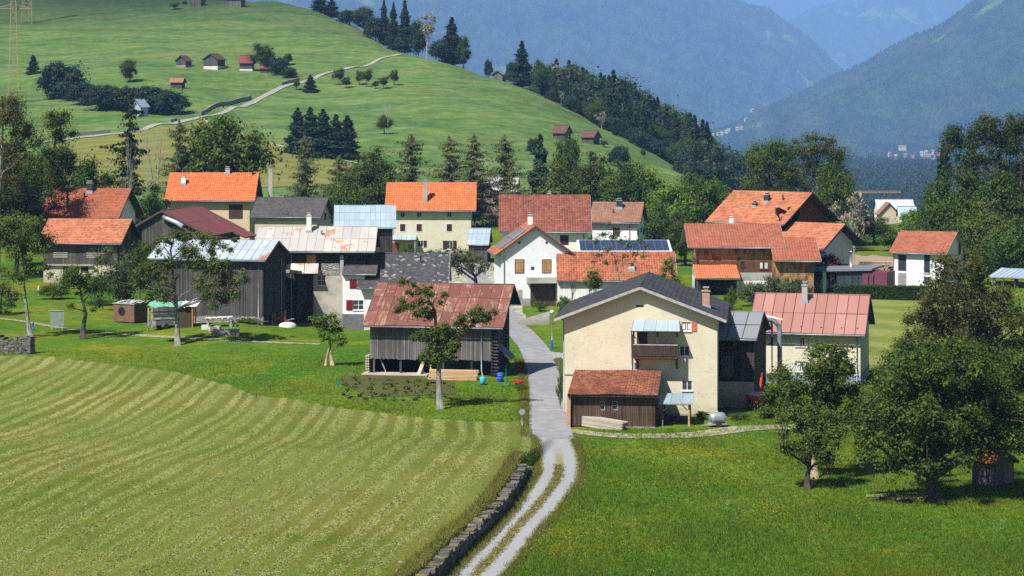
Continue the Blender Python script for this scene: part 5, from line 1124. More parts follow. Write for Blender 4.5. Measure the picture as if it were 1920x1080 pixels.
def baretree(key, seed, H, Wd, bm, depth=4, sparse=None):
    g = random.Random(seed); mb = MB(); tips = []
    def grow(p, d, L, r, k):
        q = p+d*L*.5+Vector((g.gauss(0, .05), g.gauss(0, .05), 0))*L; e = p+d*L; mb.tube([p, q, e], [r, r*.8, r*.6], 5 if k < 2 else 4, cap=False)
        if k == depth: tips.append(e); return
        for i in range(3 if k else 4):
            a = Vector((g.gauss(0, 1), g.gauss(0, 1), g.gauss(0, .5))).normalized(); nd = (d*1.25+a*.8+Vector((0, 0, .15))).normalized(); grow(e.lerp(p, g.uniform(0, .5)), nd, L*g.uniform(.55, .8), r*.55, k+1)
    grow(Vector((0, 0, -.3)), Vector((0, 0, 1)), H*.36, H*.016, 0)
    zs = max(t.z for t in tips); ws = max(max(abs(t.x), abs(t.y)) for t in tips)*2; sm = None
    if sparse: lm, per, size = sparse; sm = crown_mesh(key+'_leaves', [tuple(t) for t in tips], [.5]*len(tips), per, size, lm, seed)
    PROTO[key] = (mb.mesh(key+'_wood', bm, uv=False), sm, zs, ws)

for i in range(3): broad(f'oak{i}', 30+i, 14, 11, L_DARK, B_DARK, 80, 210, .18, .10, 'oval')
for i in range(3): broad(f'leafy{i}', 40+i, 13, 10, L_MID, B_DARK, 75, 210, .17, .08, 'oval')
for i in range(2): broad(f'bright{i}', 50+i, 11, 9, L_BRIGHT, B_DARK, 65, 210, .16, .06, 'round')
for i in range(2): broad(f'olive{i}', 60+i, 13, 10, L_OLIVE, B_GREY, 75, 200, .17, .08, 'oval')
for i in range(2): broad(f'orchard{i}', 70+i, 6, 5, L_DARK, B_DARK, 40, 90, .19, .22, 'wide')
for i in range(2): broad(f'shrub{i}', 80+i, 4.5, 5, L_MID, B_DARK, 45, 90, .12, .0, 'wide', nl=8)
broad('greyshrub0', 85, 4.5, 6, L_GREY, B_GREY, 50, 95, .11, .0, 'wide', nl=8); broad('hillscrub0', 86, 8, 8, L_FIR, B_DARK, 90, 120, .24, .02, 'wide', nl=8); broad('maple0', 87, 4, 5, L_RED, B_DARK, 40, 90, .12, .05, 'wide', nl=8)
broad('birch0', 88, 13, 9, L_GREY, B_PALE, 75, 170, .15, .10, 'oval'); broad('willow0', 89, 13, 9, L_MID, B_GREY, 75, 200, .16, .04, 'oval')
for i in range(3): conifer(f'spruce{i}', 90+i, 22, 8, L_SPRUCE, B_DARK, 44, 11, .04, 1, .42, .2, .12)
for i in range(2): conifer(f'fir{i}', 95+i, 18, 7.5, L_FIR, B_DARK, 40, 11, .02, 1, .46, .15, .1, .7)
for i in range(3): conifer(f'larch{i}', 100+i, 18, 10, L_LARCH, B_GREY, 40, 10, .06, .55, .24, .2, .5, .55, True)
conifer('ragged0', 105, 22, 8, L_SPRUCE, B_GREY, 32, 8, .05, .72, .27, .3, .42, .55, True)
for i in range(2):
    g = np.random.default_rng(110+i); C, Rr = [], []
    for k in range(80): t = g.random()**.8; a = g.random()*6.28; r = (1.3+2.6*math.sin(math.pi*min(1, .15+t*.85)))*g.random()**.5; C.append((math.cos(a)*r, math.sin(a)*r, 5.5+t*12.2)); Rr.append(1.1*math.exp(g.normal(0, .25)))
    PROTO[f'pine{i}'] = (wood_mesh(f'pine{i}_wood', [(0, 0, -.5), (.1, .1, 6), (.25, -.1, 12), (.1, 0, 17)], .26, C, B_PINE, 110+i, 14, .45, .3), crown_mesh(f'pine{i}_leaves', C, Rr, 130, .18, L_PINE, 110+i, .6, .3), 18.5, 7)
for i in range(2): baretree(f'bare{i}', 120+i, 12, 6, B_PALE, 4)
baretree('barebrown0', 125, 6, 4, B_DARK, 4)
baretree('dying0', 128, 10, 7, B_PALE, 4, (L_PALE, 8, .22))

def place(key, label, loc, H, Wd=None, group=None, rot=None, name=None, cat='tree'):
    wm, lm, h0, w0 = PROTO[key]; t = thing(name or ('shrub' if 'shrub' in key or 'scrub' in key else 'tree'), label, cat, loc, random.uniform(0, 360) if rot is None else rot, group)
    s = H/h0*(1.06 if lm and 'wood' in wm.name and key[:4] in ('leaf', 'will', 'oliv', 'brig', 'birc', 'oak0', 'oak1', 'oak2') else 1); k = (Wd/w0*(1.25 if key[:4] in ('leaf', 'will', 'oliv', 'brig', 'oak0', 'oak1', 'oak2') else 1.15)) if Wd else s; t.scale = (k, k, s); link('trunk', wm, t)
    if lm: link('crown', lm, t)
    return t
def put(key, label, px, D, top, wpx, group=None, base=None, **k):
    if base is not None: x, D, z = ground(px, base)
    else: x, D, z = at(px, D)
    return place(key, label, (x, D, z-.1), max(.8, zpx(top, D)-z), wpx*D/F, group, **k)
# ---- behind the village, left to right (pixel column, depth, top row, width)
put('oak1', 'dense dark leafy tree behind dull red roofed house, left side', 45, 362, 250, 120)
put('leafy2', 'low leafy tree directly behind the chimney of dull red roof', 168, 372, 292, 84); put('leafy1', 'low bright leafy tree between dull red roof and peach house', 288, 385, 348, 64)
put('oak2', 'bushy dark tree left of dull red roofed house', 30, 345, 330, 110)
put('ragged0', 'ragged dark spruce with a thin top near the valley lane', 243, 376, 168, 66, name='spruce_tree'); put('bare0', 'pale leafless tree just right of ragged dark spruce', 290, 385, 205, 42, name='bare_tree'); put('bare1', 'pale leafless tree in front of ragged dark spruce', 238, 368, 232, 34, name='bare_tree')
put('larch1', 'thin half bare tree left of big dark oak', 336, 425, 222, 46); put('oak0', 'big dark round oak behind peach house with bright orange roof', 420, 428, 207, 158, name='oak_tree')
put('larch0', 'slim larch standing behind dark slate roof', 570, 440, 247, 50, name='larch_tree'); put('larch2', 'pale sparse larch left of big olive tree', 634, 460, 290, 56, name='larch_tree')
put('olive0', 'big olive green tree just left of three storey house roof', 696, 425, 276, 96); put('larch0', 'tall sparse larch behind three storey orange roof', 772, 450, 250, 64, name='larch_tree')
put('leafy1', 'leafy tree low behind light blue sheet barn', 650, 415, 330, 80)
put('larch1', 'grey green larch above right end of three storey roof', 842, 462, 253, 60, name='larch_tree'); put('larch2', 'olive larch second to the right of three storey roof', 890, 470, 249, 58, name='larch_tree'); put('larch0', 'grey green larch before the grey hall roof', 946, 470, 250, 62, name='larch_tree')
put('fir1', 'dark fir just left of the olive trees behind old red roof', 1013, 470, 252, 50, name='fir_tree'); put('willow0', 'mid green tree behind the olive trees above old red roof', 1068, 475, 250, 56)
put('olive1', 'olive leafed tree above the middle of old red roof', 1052, 425, 304, 92); put('olive0', 'olive leafed tree above right end of old red roof', 1112, 435, 284, 92)
put('leafy0', 'green leafy tree behind the dark capped chimney', 1165, 425, 306, 88); put('bright0', 'bright green tree right of the brown tile roof', 1208, 430, 300, 84)
put('bright1', 'bright green bushy tree over the solar panels', 1258, 405, 332, 92); put('leafy2', 'mid green tree between solar panels and big chalet', 1302, 410, 322, 86); put('bright0', 'light green tree left of big chalet roof', 1345, 420, 334, 72)
put('leafy1', 'dark green tree low right of brown roofed white house', 1236, 372, 385, 76); put('oak1', 'dark bushy tree between solar panels and stained chalet', 1284, 362, 395, 70)
put('oak2', 'dark leafy tree low behind big chalet gable', 1560, 395, 300, 70); put('pine0', 'thin pine between green oak and pale crowned tree', 1487, 425, 262, 40, name='pine_tree')
put('dying0', 'half dead drooping tree with pale boughs beyond white gabled chalet', 1602, 352, 362, 78); put('leafy0', 'green bushy tree behind the bare earth patch', 1640, 420, 408, 76); put('shrub0', 'green shrub at upper edge of the bare earth patch', 1600, 408, 428, 70, cat='shrub'); put('bright1', 'green tree left of modern white house roof', 1715, 385, 385, 70); put('shrub1', 'wide green shrub behind modern white house', 1672, 400, 430, 60, cat='shrub')
put('pine0', 'tallest red barked pine at right edge of the valley view', 1850, 345, 203, 84, name='pine_tree'); put('pine1', 'tall pine left of the tallest pine', 1792, 350, 226, 66, name='pine_tree'); put('spruce1', 'dark spruce between the two tall pines', 1822, 352, 240, 60, name='spruce_tree'); put('pine0', 'dark pine behind the tall pine at far right', 1884, 352, 228, 74, name='pine_tree'); put('spruce0', 'slim spruce at left of the tall pines', 1768, 356, 262, 50, name='spruce_tree')
put('pine1', 'tall pine at far right edge', 1912, 345, 205, 80, name='pine_tree')
put('leafy2', 'leafy tree under the tall pines, left one', 1765, 345, 328, 78); put('leafy0', 'leafy tree under the tallest pine', 1828, 338, 322, 104); put('oak1', 'dark leafy tree at right edge under the pines', 1900, 335, 318, 100); put('olive1', 'olive leafed tree behind the gable of modern white house', 1862, 322, 375, 96); put('leafy1', 'green tree right of modern white house gable', 1905, 318, 410, 90)
# ---- hill trees, each standing on the pasture
HT = [('fir0', 62, 139, 102, 22, 'small dark round tree on pasture near the lattice pylon'), ('hillscrub0', 117, 186, 110, 78, 'big dark round tree at left end of the scrub band'), ('oak0', 243, 155, 109, 30, 'lone dark egg shaped tree on the pasture'),
 ('hillscrub0', 152, 196, 150, 52, 'scrub tree of the dark band, second from left'), ('hillscrub0', 192, 206, 154, 62, 'scrub tree of the dark band left of ragged spruce'), ('hillscrub0', 236, 208, 158, 60, 'scrub tree of the dark band behind ragged spruce'), ('hillscrub0', 284, 212, 156, 62, 'scrub tree of the dark band beside the small brown roof'), ('hillscrub0', 322, 216, 164, 56, 'scrub tree at right end of the dark band'), 
 ('oak1', 496, 135, 80, 42, 'tall round tree beside the red roofed hill hut'), ('hillscrub0', 522, 140, 104, 36, 'bushy tree right of the red roofed hill hut'), ('orchard0', 540, 122, 98, 20, 'small tree on pasture above the bushy tree'), ('hillscrub0', 541, 146, 124, 26, 'low bush below the red roofed hill hut'), ('orchard1', 328, 18, 3, 18, 'tiny fruit tree near the top hill huts'), ('hillscrub0', 346, 8, 1, 9, 'tiny dark bush beside the top hill huts'),
 ('orchard0', 556, 169, 146, 14, 'tiny tree beside the lane below the hill huts'), ('fir0', 582, 172, 140, 24, 'dark small tree just below the lane'), ('orchard1', 636, 160, 126, 20, 'small tree right under the lane bend'), ('orchard0', 649, 165, 142, 22, 'low round tree under the lane bend'),
 ('orchard0', 674, 160, 130, 18, 'orchard tree at left of the small hill orchard'), ('orchard1', 688, 163, 128, 20, 'pale orchard tree, second in the small hill orchard'), ('orchard0', 704, 166, 150, 12, 'smallest tree of the small hill orchard'), ('orchard1', 720, 167, 142, 20, 'lowest orchard tree of the small hill orchard'), ('orchard0', 739, 160, 128, 20, 'right hand orchard tree of the small hill orchard'),
 ('fir0', 558, 288, 202, 44, 'dark fir at left of the fir clump on the meadow'), ('fir1', 582, 292, 201, 48, 'second dark fir of the fir clump on the meadow'), ('fir0', 606, 294, 204, 46, 'middle dark fir of the fir clump on the meadow'), ('fir1', 630, 296, 214, 42, 'fourth dark fir of the fir clump on the meadow'), ('fir0', 651, 297, 216, 44, 'dark fir at right of the fir clump on the meadow'),
 ('oak2', 721, 251, 214, 28, 'small dark tree with a dead companion on the meadow'), ('bare0', 727, 252, 186, 14, 'bare dead tree behind small dark meadow tree'), ('hillscrub0', 1001, 290, 256, 26, 'round bush on the meadow left of the far red huts'), ('hillscrub0', 1160, 313, 269, 34, 'dark round bush on the meadow edge below the wood'), ('orchard0', 1206, 296, 277, 12, 'tiny tree on the meadow under the wood'), ('orchard1', 1131, 276, 262, 14, 'tiny tree right of the far red huts'),
 ('fir0', 600, 14, -14, 34, 'crest tree, leftmost on the hilltop'), ('fir1', 622, 24, -2, 30, 'second crest tree on the hilltop'), ('oak0', 683, 41, 10, 40, 'round crest tree on the hilltop'), ('spruce0', 720, 45, 0, 26, 'crest spruce, left of the hilltop pair'), ('spruce1', 738, 50, 3, 26, 'crest spruce, right of the hilltop pair'), ('spruce2', 759, 64, 0, 34, 'tall crest spruce before the pale dead tree'), ('dying0', 801, 86, 24, 38, 'pale half dead tree on the crest'), ('hillscrub0', 784, 78, 32, 30, 'dark bush left of pale half dead crest tree'),
 ('spruce0', 847, 107, 32, 46, 'pointed spruce standing at the lane end on the crest'), ('hillscrub0', 823, 104, 70, 32, 'bush left of pointed crest spruce'), ('oak1', 869, 108, 67, 26, 'round tree right of pointed crest spruce'), ('spruce2', 979, 143, 76, 40, 'lone dark spruce next to the crest hut'), ('hillscrub0', 962, 134, 112, 24, 'bush between the crest hut and lone dark spruce'), ('oak2', 1012, 141, 109, 32, 'round tree right of lone dark crest spruce'), ('hillscrub0', 916, 120, 108, 14, 'small bush left of the crest hut'), ('hillscrub0', 705, 46, 28, 40, 'low bush below the crest spruces'), ('hillscrub0', 656, 36, 16, 36, 'low dark bush under round crest tree')]
for key, px, base, top, w, lab in HT: put(key, lab, px, 0, top, w, base=base, group='trees scattered over the hill pasture')
# ---- the wood on the hill's right flank: one tree after another along the meadow edge
edge = [(1015, 152), (1022, 172), (1040, 190), (1065, 205), (1090, 218), (1120, 236), (1150, 252), (1200, 277), (1260, 302), (1300, 318), (1335, 328)]
tops = [(1015, 132), (1040, 116), (1075, 122), (1108, 106), (1135, 112), (1160, 108), (1185, 128), (1200, 148), (1225, 148), (1245, 182), (1262, 168), (1285, 208), (1300, 222), (1335, 240)]
ex, ey = zip(*edge); tx, ty = zip(*tops); g = np.random.default_rng(77); wood = []
for k in range(150):
    px = 1018+(1332-1018)*((k+g.random())/150); row = k % 4
    x0, d0, z0 = ground(px, np.interp(px, ex, ey)+2); d = d0+[3, 22, 48, 85][row]+g.random()*14; f = [.10, .38, .70, 1.0][row]
    yb = np.interp(px, ex, ey); yt = np.interp(px, tx, ty); con = g.random() < (.46+.2*(row == 3)); top = yb-(yb-yt)*(f*.93+.02)-4+g.normal(0, 8)-(13 if con else -8); top = max(top, yt-(9 if con else 0))
    x, d, z = at(px, d); H = float(np.clip(zpx(top, d)-z, 6, 27))
    key = f'spruce{k % 3}' if con else ['hillscrub0', 'oak2', 'hillscrub0', 'birch0', 'hillscrub0', 'oak1'][k % 6]
    if not con and g.random() < .05: key = 'dying0'
    wood.append(place(key, {'s': 'dark spruce in the wood on the flank of the hill', 'd': 'pale half dead tree in the wood on the flank of the hill'}.get(key[0] if key[:2] in ('sp', 'dy') else 'x', 'broad leafed tree in the wood on the flank of the hill'), (x, d, z-.3), H, H*(.34 if con else .8), 'trees of the wood on the flank of the hill', name='spruce_tree' if con else 'tree'))
for k in range(70):
    px = 1325+g.random()*105; d = 880+g.random()*420; x, d, z = at(px, d); top = np.interp(px, [1325, 1345, 1385, 1400, 1432], [236, 244, 247, 262, 278])+g.random()*70; H = float(np.clip(zpx(top, d)-z, 8, 26)); con = g.random() < .45
    place(f'spruce{k % 3}' if con else ['oak0', 'birch0', 'hillscrub0'][k % 3], 'dark spruce in the lower wood beyond the hill foot' if con else 'broad leafed tree in the lower wood beyond the hill foot', (x, d, z-.3), H, H*(.36 if con else .75), 'trees of the lower wood beyond the hill foot', name='spruce_tree' if con else 'tree')
# far valley wood: one mass of crowns
P, Rr = [], []
for k in range(7500):
    px = 1400+g.random()*700; d = math.exp(g.uniform(math.log(1150), math.log(4700))); x, d, z = at(px, d); P.append((x, d, z+3+g.random()*7)); Rr.append((2.5+g.random()*3.5)*(1+max(0, d-2500)/2500))
tag(link('distant_wood', crown_mesh('distant_wood', P, Rr, 34, 1.3, L_FIR, 5, 1.2)), kind='stuff')

# ---- single trees in front, modelled from their own limbs and clumps
def tree_px(name, label, base, trunk, clus, lm, bm, per, size, tr, D=None, seed=1, nl=10, depth=.8, first=.25, flat=.8, cat='tree', limb=.36, bend=.25):
    x, d, z = at(base[0], D) if D else ground(*base); g = np.random.default_rng(seed); k = d/F
    C = [((cx-base[0])*k, g.normal(0, 1)*r*k*depth*1.3, zpx(cy_, d)-z) for cx, cy_, r in clus]; Rr = [r*k*1.25 for cx, cy_, r in clus]; per = int(per*2.4); size *= .92
    T = [((px-base[0])*k, .15*i, zpx(py, d)-z if i else -.4) for i, (px, py) in enumerate(trunk)]
    t = thing(name, label, cat, (x, d, z)); link('trunk', wood_mesh(name+'_wood', T, tr, C, bm, seed, nl, first, limb, bend), t); link('crown', crown_mesh(name+'_leaves', C, Rr, per, size, lm, seed, flat), t); return t
def fill(region, n, r, seed):
    """clumps scattered through an outline (pixel polygon)"""
    g = np.random.default_rng(seed); f = inpoly(region); xs, ys = zip(*region); out = []
    while len(out) < n:
        p = np.array([g.uniform(min(xs), max(xs)), g.uniform(min(ys), max(ys))])
        if f(p[:1], p[1:])[0]: out.append((p[0], p[1], r*math.exp(g.normal(0, .25))))
    return out
tree_px('apple_tree', 'old crooked apple tree standing before grey hay barn', (825, 768), [(825, 768), (823, 720), (822, 675), (818, 625), (815, 585), (800, 556), (775, 534)],
 [(752, 530, 7), (766, 526, 6), (775, 534, 6), (796, 545, 9), (808, 552, 8), (832, 552, 7), (826, 566, 7), (790, 566, 9), (772, 572, 9), (758, 578, 8), (745, 582, 7), (800, 580, 8), (782, 588, 8), (866, 594, 9), (882, 586, 9), (898, 580, 8), (912, 590, 8), (926, 584, 6), (890, 602, 9), (870, 612, 8), (856, 606, 7),
  (800, 628, 11), (788, 632, 9), (776, 634, 7), (815, 622, 10), (830, 632, 12), (846, 640, 11), (812, 648, 12), (800, 664, 9), (826, 660, 12), (840, 664, 10), (818, 674, 8), (855, 650, 8), (790, 672, 7), (836, 620, 9), (850, 625, 8), (862, 622, 7)]+fill([(772, 640), (800, 612), (850, 606), (870, 640), (850, 680), (800, 684)], 22, 8, 45)+fill([(742, 585), (760, 545), (800, 535), (838, 552), (820, 590), (780, 600)], 12, 6, 46)+fill([(850, 600), (900, 578), (930, 588), (890, 615)], 9, 6, 47), L_OLIVE, B_GREY, 105, .095, .27, seed=3, nl=16, first=.38)
tree_px('fruit_tree', 'tall half bare fruit tree before white roofed timber barn', (333, 662-14), [(333, 648), (332, 610), (330, 575), (326, 545), (322, 510), (318, 470), (325, 440)],
 [(262, 512, 14), (278, 500, 13), (292, 520, 15), (270, 535, 13), (300, 540, 13), (252, 525, 9), (285, 552, 12), (308, 500, 12), (300, 470, 10), (318, 455, 8), (330, 436, 8), (345, 450, 8), (300, 450, 8), (392, 508, 13), (410, 495, 12), (425, 515, 13), (400, 530, 13), (440, 530, 11), (388, 550, 12), (415, 552, 11), (432, 546, 8), (378, 490, 11), (395, 470, 9), (420, 462, 8), (440, 450, 6), (365, 470, 8), (380, 455, 7), (350, 500, 8), (372, 530, 9), (310, 560, 10), (330, 520, 7), (400, 575, 9), (345, 478, 7)]+fill([(250, 500), (280, 455), (330, 425), (395, 440), (445, 470), (462, 520), (450, 565), (410, 580), (365, 560), (340, 520), (315, 570), (265, 555)], 46, 9, 44), L_OLIVE, B_GREY, 120, .11, .30, seed=4, nl=18, first=.35, bend=.4)
tree_px('fruit_tree', 'short dark trunked fruit tree right of the grey signboard', (155, 636), [(155, 636), (156, 610), (160, 588), (152, 562), (148, 540)],
 fill([(112, 520), (130, 505), (160, 508), (205, 520), (212, 545), (190, 562), (150, 556), (118, 552)], 26, 11, 8)+[(185, 572, 9), (176, 580, 8), (130, 575, 8)], L_MID, B_DARK, 100, .11, .33, seed=6, nl=10, first=.35)
tree_px('tree', 'grey green tree in front of the stone base of faded orange barn', (222, 590), [(222, 590), (223, 560), (220, 520), (215, 490)],
 fill([(178, 500), (190, 468), (212, 462), (240, 482), (252, 520), (246, 552), (215, 566), (185, 540)], 34, 12, 9), L_GREY, B_DARK, 100, .12, .2, D=283, seed=7, nl=10)
tree_px('tree', 'brown olive tree at left edge above the low stone wall', (58, 634), [(58, 634), (52, 600), (46, 560), (42, 515), (45, 470)],
 fill([(2, 420), (40, 402), (78, 420), (92, 450), (82, 485), (60, 520), (20, 525), (0, 490), (-20, 450)], 44, 13, 10)+[(85, 500, 10), (95, 515, 9), (10, 545, 9), (25, 560, 9)], L_OLIVE, B_GREY, 115, .12, .27, seed=8, nl=14, first=.45)
tree_px('tree', 'leafy bush tree at far left edge by the footpath', (0, 590), [(0, 590), (2, 560), (5, 530)], fill([(-40, 530), (20, 520), (30, 560), (20, 590), (-40, 595)], 20, 11, 11), L_OLIVE, B_DARK, 90, .11, .15, seed=9, nl=6)
POLL = tree_px('willow_stump', 'small pollard tree with bright leaves on two pale stems', (620, 686), [(624, 686), (620, 665), (618, 645), (618, 625)],
 [(590, 597, 8), (600, 605, 8), (612, 596, 9), (624, 592, 8), (630, 604, 9), (608, 614, 9), (622, 618, 10), (636, 618, 7), (640, 634, 7), (612, 632, 9), (628, 636, 9), (604, 626, 7), (640, 645, 6), (596, 612, 6), (648, 640, 5)], L_BRIGHT, B_TAN, 70, .11, .2, seed=10, nl=9, first=.3)
t = POLL; mb = MB(); mb.tube([(-.55, .1, -.3), (-.35, .1, .9), (-.1, .1, 1.9), (.05, 0, 2.7)], [.15, .11, .09, .05], 7); link('trunk', mb.mesh('second_stem', B_TAN, uv=False), t)
tree_px('oak_tree', 'dense dark green oak directly behind big chalet ridge', (1440, 465), [(1440, 465), (1440, 400), (1442, 330), (1444, 285)], fill([(1396, 335), (1404, 292), (1424, 264), (1445, 255), (1466, 264), (1480, 292), (1488, 335), (1482, 385), (1398, 385)], 70, 13, 63), L_DARK, B_DARK, 130, .155, .4, D=405, seed=63, nl=10, depth=1.2)
tree_px('tree', 'tall broad grey green tree right of dense green oak', (1535, 463), [(1535, 463), (1535, 390), (1532, 320), (1530, 275)], fill([(1482, 340), (1484, 285), (1497, 255), (1530, 246), (1558, 256), (1580, 292), (1592, 335), (1585, 390), (1500, 395)], 95, 13, 64), L_GREY, B_GREY, 130, .15, .4, D=412, seed=64, nl=12, depth=1.2)
tree_px('tree', 'brownish tall tree at the far left edge beyond faded orange hay barn', (-5, 500), [(-5, 500), (-4, 420), (0, 330), (4, 230), (2, 180)],
 fill([(-70, 200), (-10, 178), (22, 188), (42, 235), (46, 300), (34, 360), (44, 415), (0, 430), (-70, 430)], 80, 17, 61), L_BRN2, B_GREY, 120, .15, .4, D=335, seed=61, nl=12, depth=1.3)
tree_px('tree', 'tall dark leafy tree between far left edge and ragged spruce', (95, 480), [(95, 480), (95, 400), (98, 320), (104, 250), (108, 210)],
 fill([(52, 330), (66, 262), (88, 250), (92, 212), (112, 196), (130, 212), (134, 250), (118, 272), (138, 300), (132, 350), (112, 350), (130, 410), (60, 420), (40, 380)], 75, 14, 62), L_DARK, B_DARK, 130, .15, .35, D=350, seed=62, nl=12, depth=1.2)

tree_px('apple_tree', 'round apple tree with a forked black trunk on the right meadow', (1515, 919), [(1513, 919), (1514, 895), (1519, 876), (1520, 850), (1518, 820)],
 fill([(1452, 830), (1462, 790), (1490, 764), (1525, 756), (1560, 770), (1582, 800), (1580, 832), (1560, 856), (1540, 866), (1500, 856), (1470, 852)], 42, 13, 12), L_OLIVE, B_DARK, 105, .085, .22, seed=11, nl=12, first=.3, limb=.55, depth=1.0)
tree_px('tree', 'dense dark tree behind round apple tree and beside the steel duct', (1528, 897), [(1528, 897), (1526, 860), (1525, 800), (1530, 740), (1535, 690)],
 fill([(1470, 770), (1480, 715), (1510, 690), (1520, 655), (1545, 636), (1580, 655), (1605, 700), (1610, 760), (1590, 800), (1540, 800), (1490, 800)], 60, 15, 13), L_DARK, B_TAN, 130, .095, .24, seed=12, nl=14, first=.35, depth=1.0)
tree_px('shrub', 'dark shrub at the foot of the steel duct', (1465, 792), [(1465, 792), (1465, 760), (1466, 735)], fill([(1425, 775), (1440, 715), (1470, 692), (1500, 715), (1515, 770), (1470, 792)], 46, 11, 14), L_DARK, B_DARK, 115, .095, .12, D=186, seed=13, nl=8, cat='shrub')
tree_px('tree', 'great spreading dark tree near small tile roofed hut', (1752, 938), [(1752, 938), (1748, 905), (1750, 880), (1765, 830), (1770, 760), (1765, 700)],
 fill([(1618, 868), (1612, 790), (1640, 720), (1690, 670), (1740, 640), (1800, 640), (1850, 680), (1900, 720), (1950, 770), (1955, 815), (1900, 838), (1840, 838), (1805, 872), (1740, 880), (1690, 880), (1650, 872)], 150, 19, 15), L_DARK, B_DARK, 190, .105, .5, seed=14, nl=22, first=.22, limb=.5, depth=2.2)
tree_px('tree', 'light leaved bush between round apple tree and great dark tree', (1640, 812), [(1640, 812), (1642, 780), (1645, 740)], fill([(1605, 800), (1608, 730), (1630, 705), (1670, 700), (1690, 740), (1690, 800)], 46, 12, 16), L_OLIVE, B_DARK, 110, .10, .15, seed=15, nl=8)
tree_px('tree', 'brownish high tree rising behind great dark tree', (1882, 738), [(1882, 738), (1868, 690), (1850, 640), (1830, 580), (1822, 530)],
 fill([(1690, 620), (1740, 545), (1780, 490), (1815, 470), (1850, 500), (1880, 540), (1915, 600), (1930, 660), (1890, 690), (1850, 670), (1800, 690), (1740, 680), (1700, 660)], 135, 18, 17), L_BRN2, B_DARK, 125, .115, .36, seed=16, nl=18, first=.35, depth=1.6)
tree_px('tree', 'dark tree behind the tiny tile roofed hut', (1912, 842), [(1912, 842), (1910, 790), (1905, 730), (1903, 690)], fill([(1845, 810), (1850, 720), (1880, 660), (1925, 650), (1985, 690), (1990, 810), (1930, 822)], 60, 18, 30), L_DARK, B_DARK, 150, .11, .3, seed=31, nl=10, depth=1.2)
tree_px('tree', 'green tree at right edge beside brownish high tree', (1925, 700), [(1925, 700), (1922, 640), (1920, 590)], fill([(1880, 640), (1890, 580), (1925, 560), (1980, 600), (1980, 690), (1900, 690)], 40, 15, 18), L_MID, B_DARK, 110, .12, .25, seed=17, nl=8)
tree_px('tree', 'leafy low tree between mown lawn and great dark tree', (1700, 735), [(1700, 735), (1700, 700), (1702, 660)], fill([(1655, 720), (1660, 665), (1690, 640), (1730, 650), (1745, 700), (1740, 735)], 40, 13, 19), L_MID, B_DARK, 110, .11, .18, seed=18, nl=8)
put('barebrown0', 'leafless brown bush at the edge of mown lawn', 1702, 222, 596, 42, name='bare_bush', cat='shrub')
tree_px('apple_tree', 'gnarled apple tree with dark limbs in the gravel yard', (890, 538), [(893, 538), (892, 522), (885, 508), (878, 495)],
 fill([(818, 478), (850, 462), (885, 470), (912, 480), (915, 505), (895, 520), (860, 510), (830, 500)], 34, 10, 20), L_GREY, B_DARK, 70, .12, .28, D=322, seed=19, nl=12, first=.3, limb=.6)
tree_px('fruit_tree', 'sparse fruit tree in front of weathered long barn roof', (1166, 560), [(1166, 560), (1164, 535), (1158, 505), (1150, 475)],
 [(1118, 452, 10), (1132, 440, 10), (1150, 445, 10), (1165, 452, 9), (1180, 458, 10), (1200, 450, 9), (1212, 462, 8), (1190, 474, 10), (1170, 478, 9), (1140, 468, 10), (1122, 478, 9), (1136, 492, 8), (1155, 490, 8), (1205, 480, 8), (1112, 490, 6), (1185, 495, 7), (1142, 420, 6), (1160, 432, 6)], L_OLIVE, B_GREY, 46, .11, .15, D=277, seed=20, nl=14, first=.35)
tree_px('birch_sapling', 'young bright green birch at right end of weathered long barn', (1250, 560), [(1250, 560), (1250, 530), (1252, 490)], fill([(1236, 535), (1244, 495), (1256, 478), (1264, 500), (1270, 540)], 22, 7, 21), L_BRIGHT, B_PALE, 60, .10, .08, D=276, seed=21, nl=8)
tree_px('fruit_tree', 'thin small fruit tree before the white boards of long barn', (1107, 585), [(1107, 585), (1106, 560), (1104, 530)], fill([(1092, 540), (1100, 512), (1118, 508), (1128, 530), (1112, 548)], 16, 7, 22), L_OLIVE, B_DARK, 50, .10, .1, D=274, seed=22, nl=8)
put('barebrown0', 'thin leafless bush before the white boards of long barn', 1072, 274, 500, 34, name='bare_bush', cat='shrub'); put('shrub0', 'leafy shrub low against the white boards of long barn', 1060, 272, 548, 34, cat='shrub'); put('greyshrub0', 'grey leaved shrub low against long barn, right of the thin fruit tree', 1130, 273, 545, 44, cat='shrub')
put('shrub1', 'round green bush beside the door recess of white gabled house', 1012, 281, 560, 26, cat='shrub')
for i, (px, w, tp) in enumerate(((1412, 52, 522), (1450, 64, 506), (1492, 52, 512))): put('greyshrub0', ['grey green shrub below left corner of chalet wing', 'tallest grey green shrub before chalet wing', 'grey green shrub between chalet wing and pavilion'][i], px, 289, tp, w, cat='shrub')
put('maple0', 'dark red maple beside the small white gabled chalet', 1553, 316, 470, 62, name='maple_tree'); put('shrub0', 'rose bush against the wall of three storey house', 765, 380, 452, 26, cat='shrub'); put('shrub1', 'green shrub at the garden edge below three storey house', 810, 372, 465, 34, cat='shrub')
put('shrub1', 'green garden bush next to the trampoline', 1360, 262, 545, 26, cat='shrub'); put('greyshrub0', 'blue green garden bush in front of the trampoline', 1310, 255, 556, 30, cat='shrub'); put('shrub0', 'young green bush before the orange lean-to canopy', 1372, 285, 530, 18, cat='shrub')
put('shrub0', 'weedy shrub left of grey tank', 1318, 183.5, 766, 30, cat='shrub'); put('shrub1', 'weedy shrub right of grey tank', 1385, 184, 778, 40, cat='shrub'); put('shrub0', 'small leafy bush at the farmhouse corner by the lane', 1051, 190, 690, 14, cat='shrub'); put('shrub1', 'overgrown bush at the road edge by the flower pot', 978, 203, 718, 22, cat='shrub')
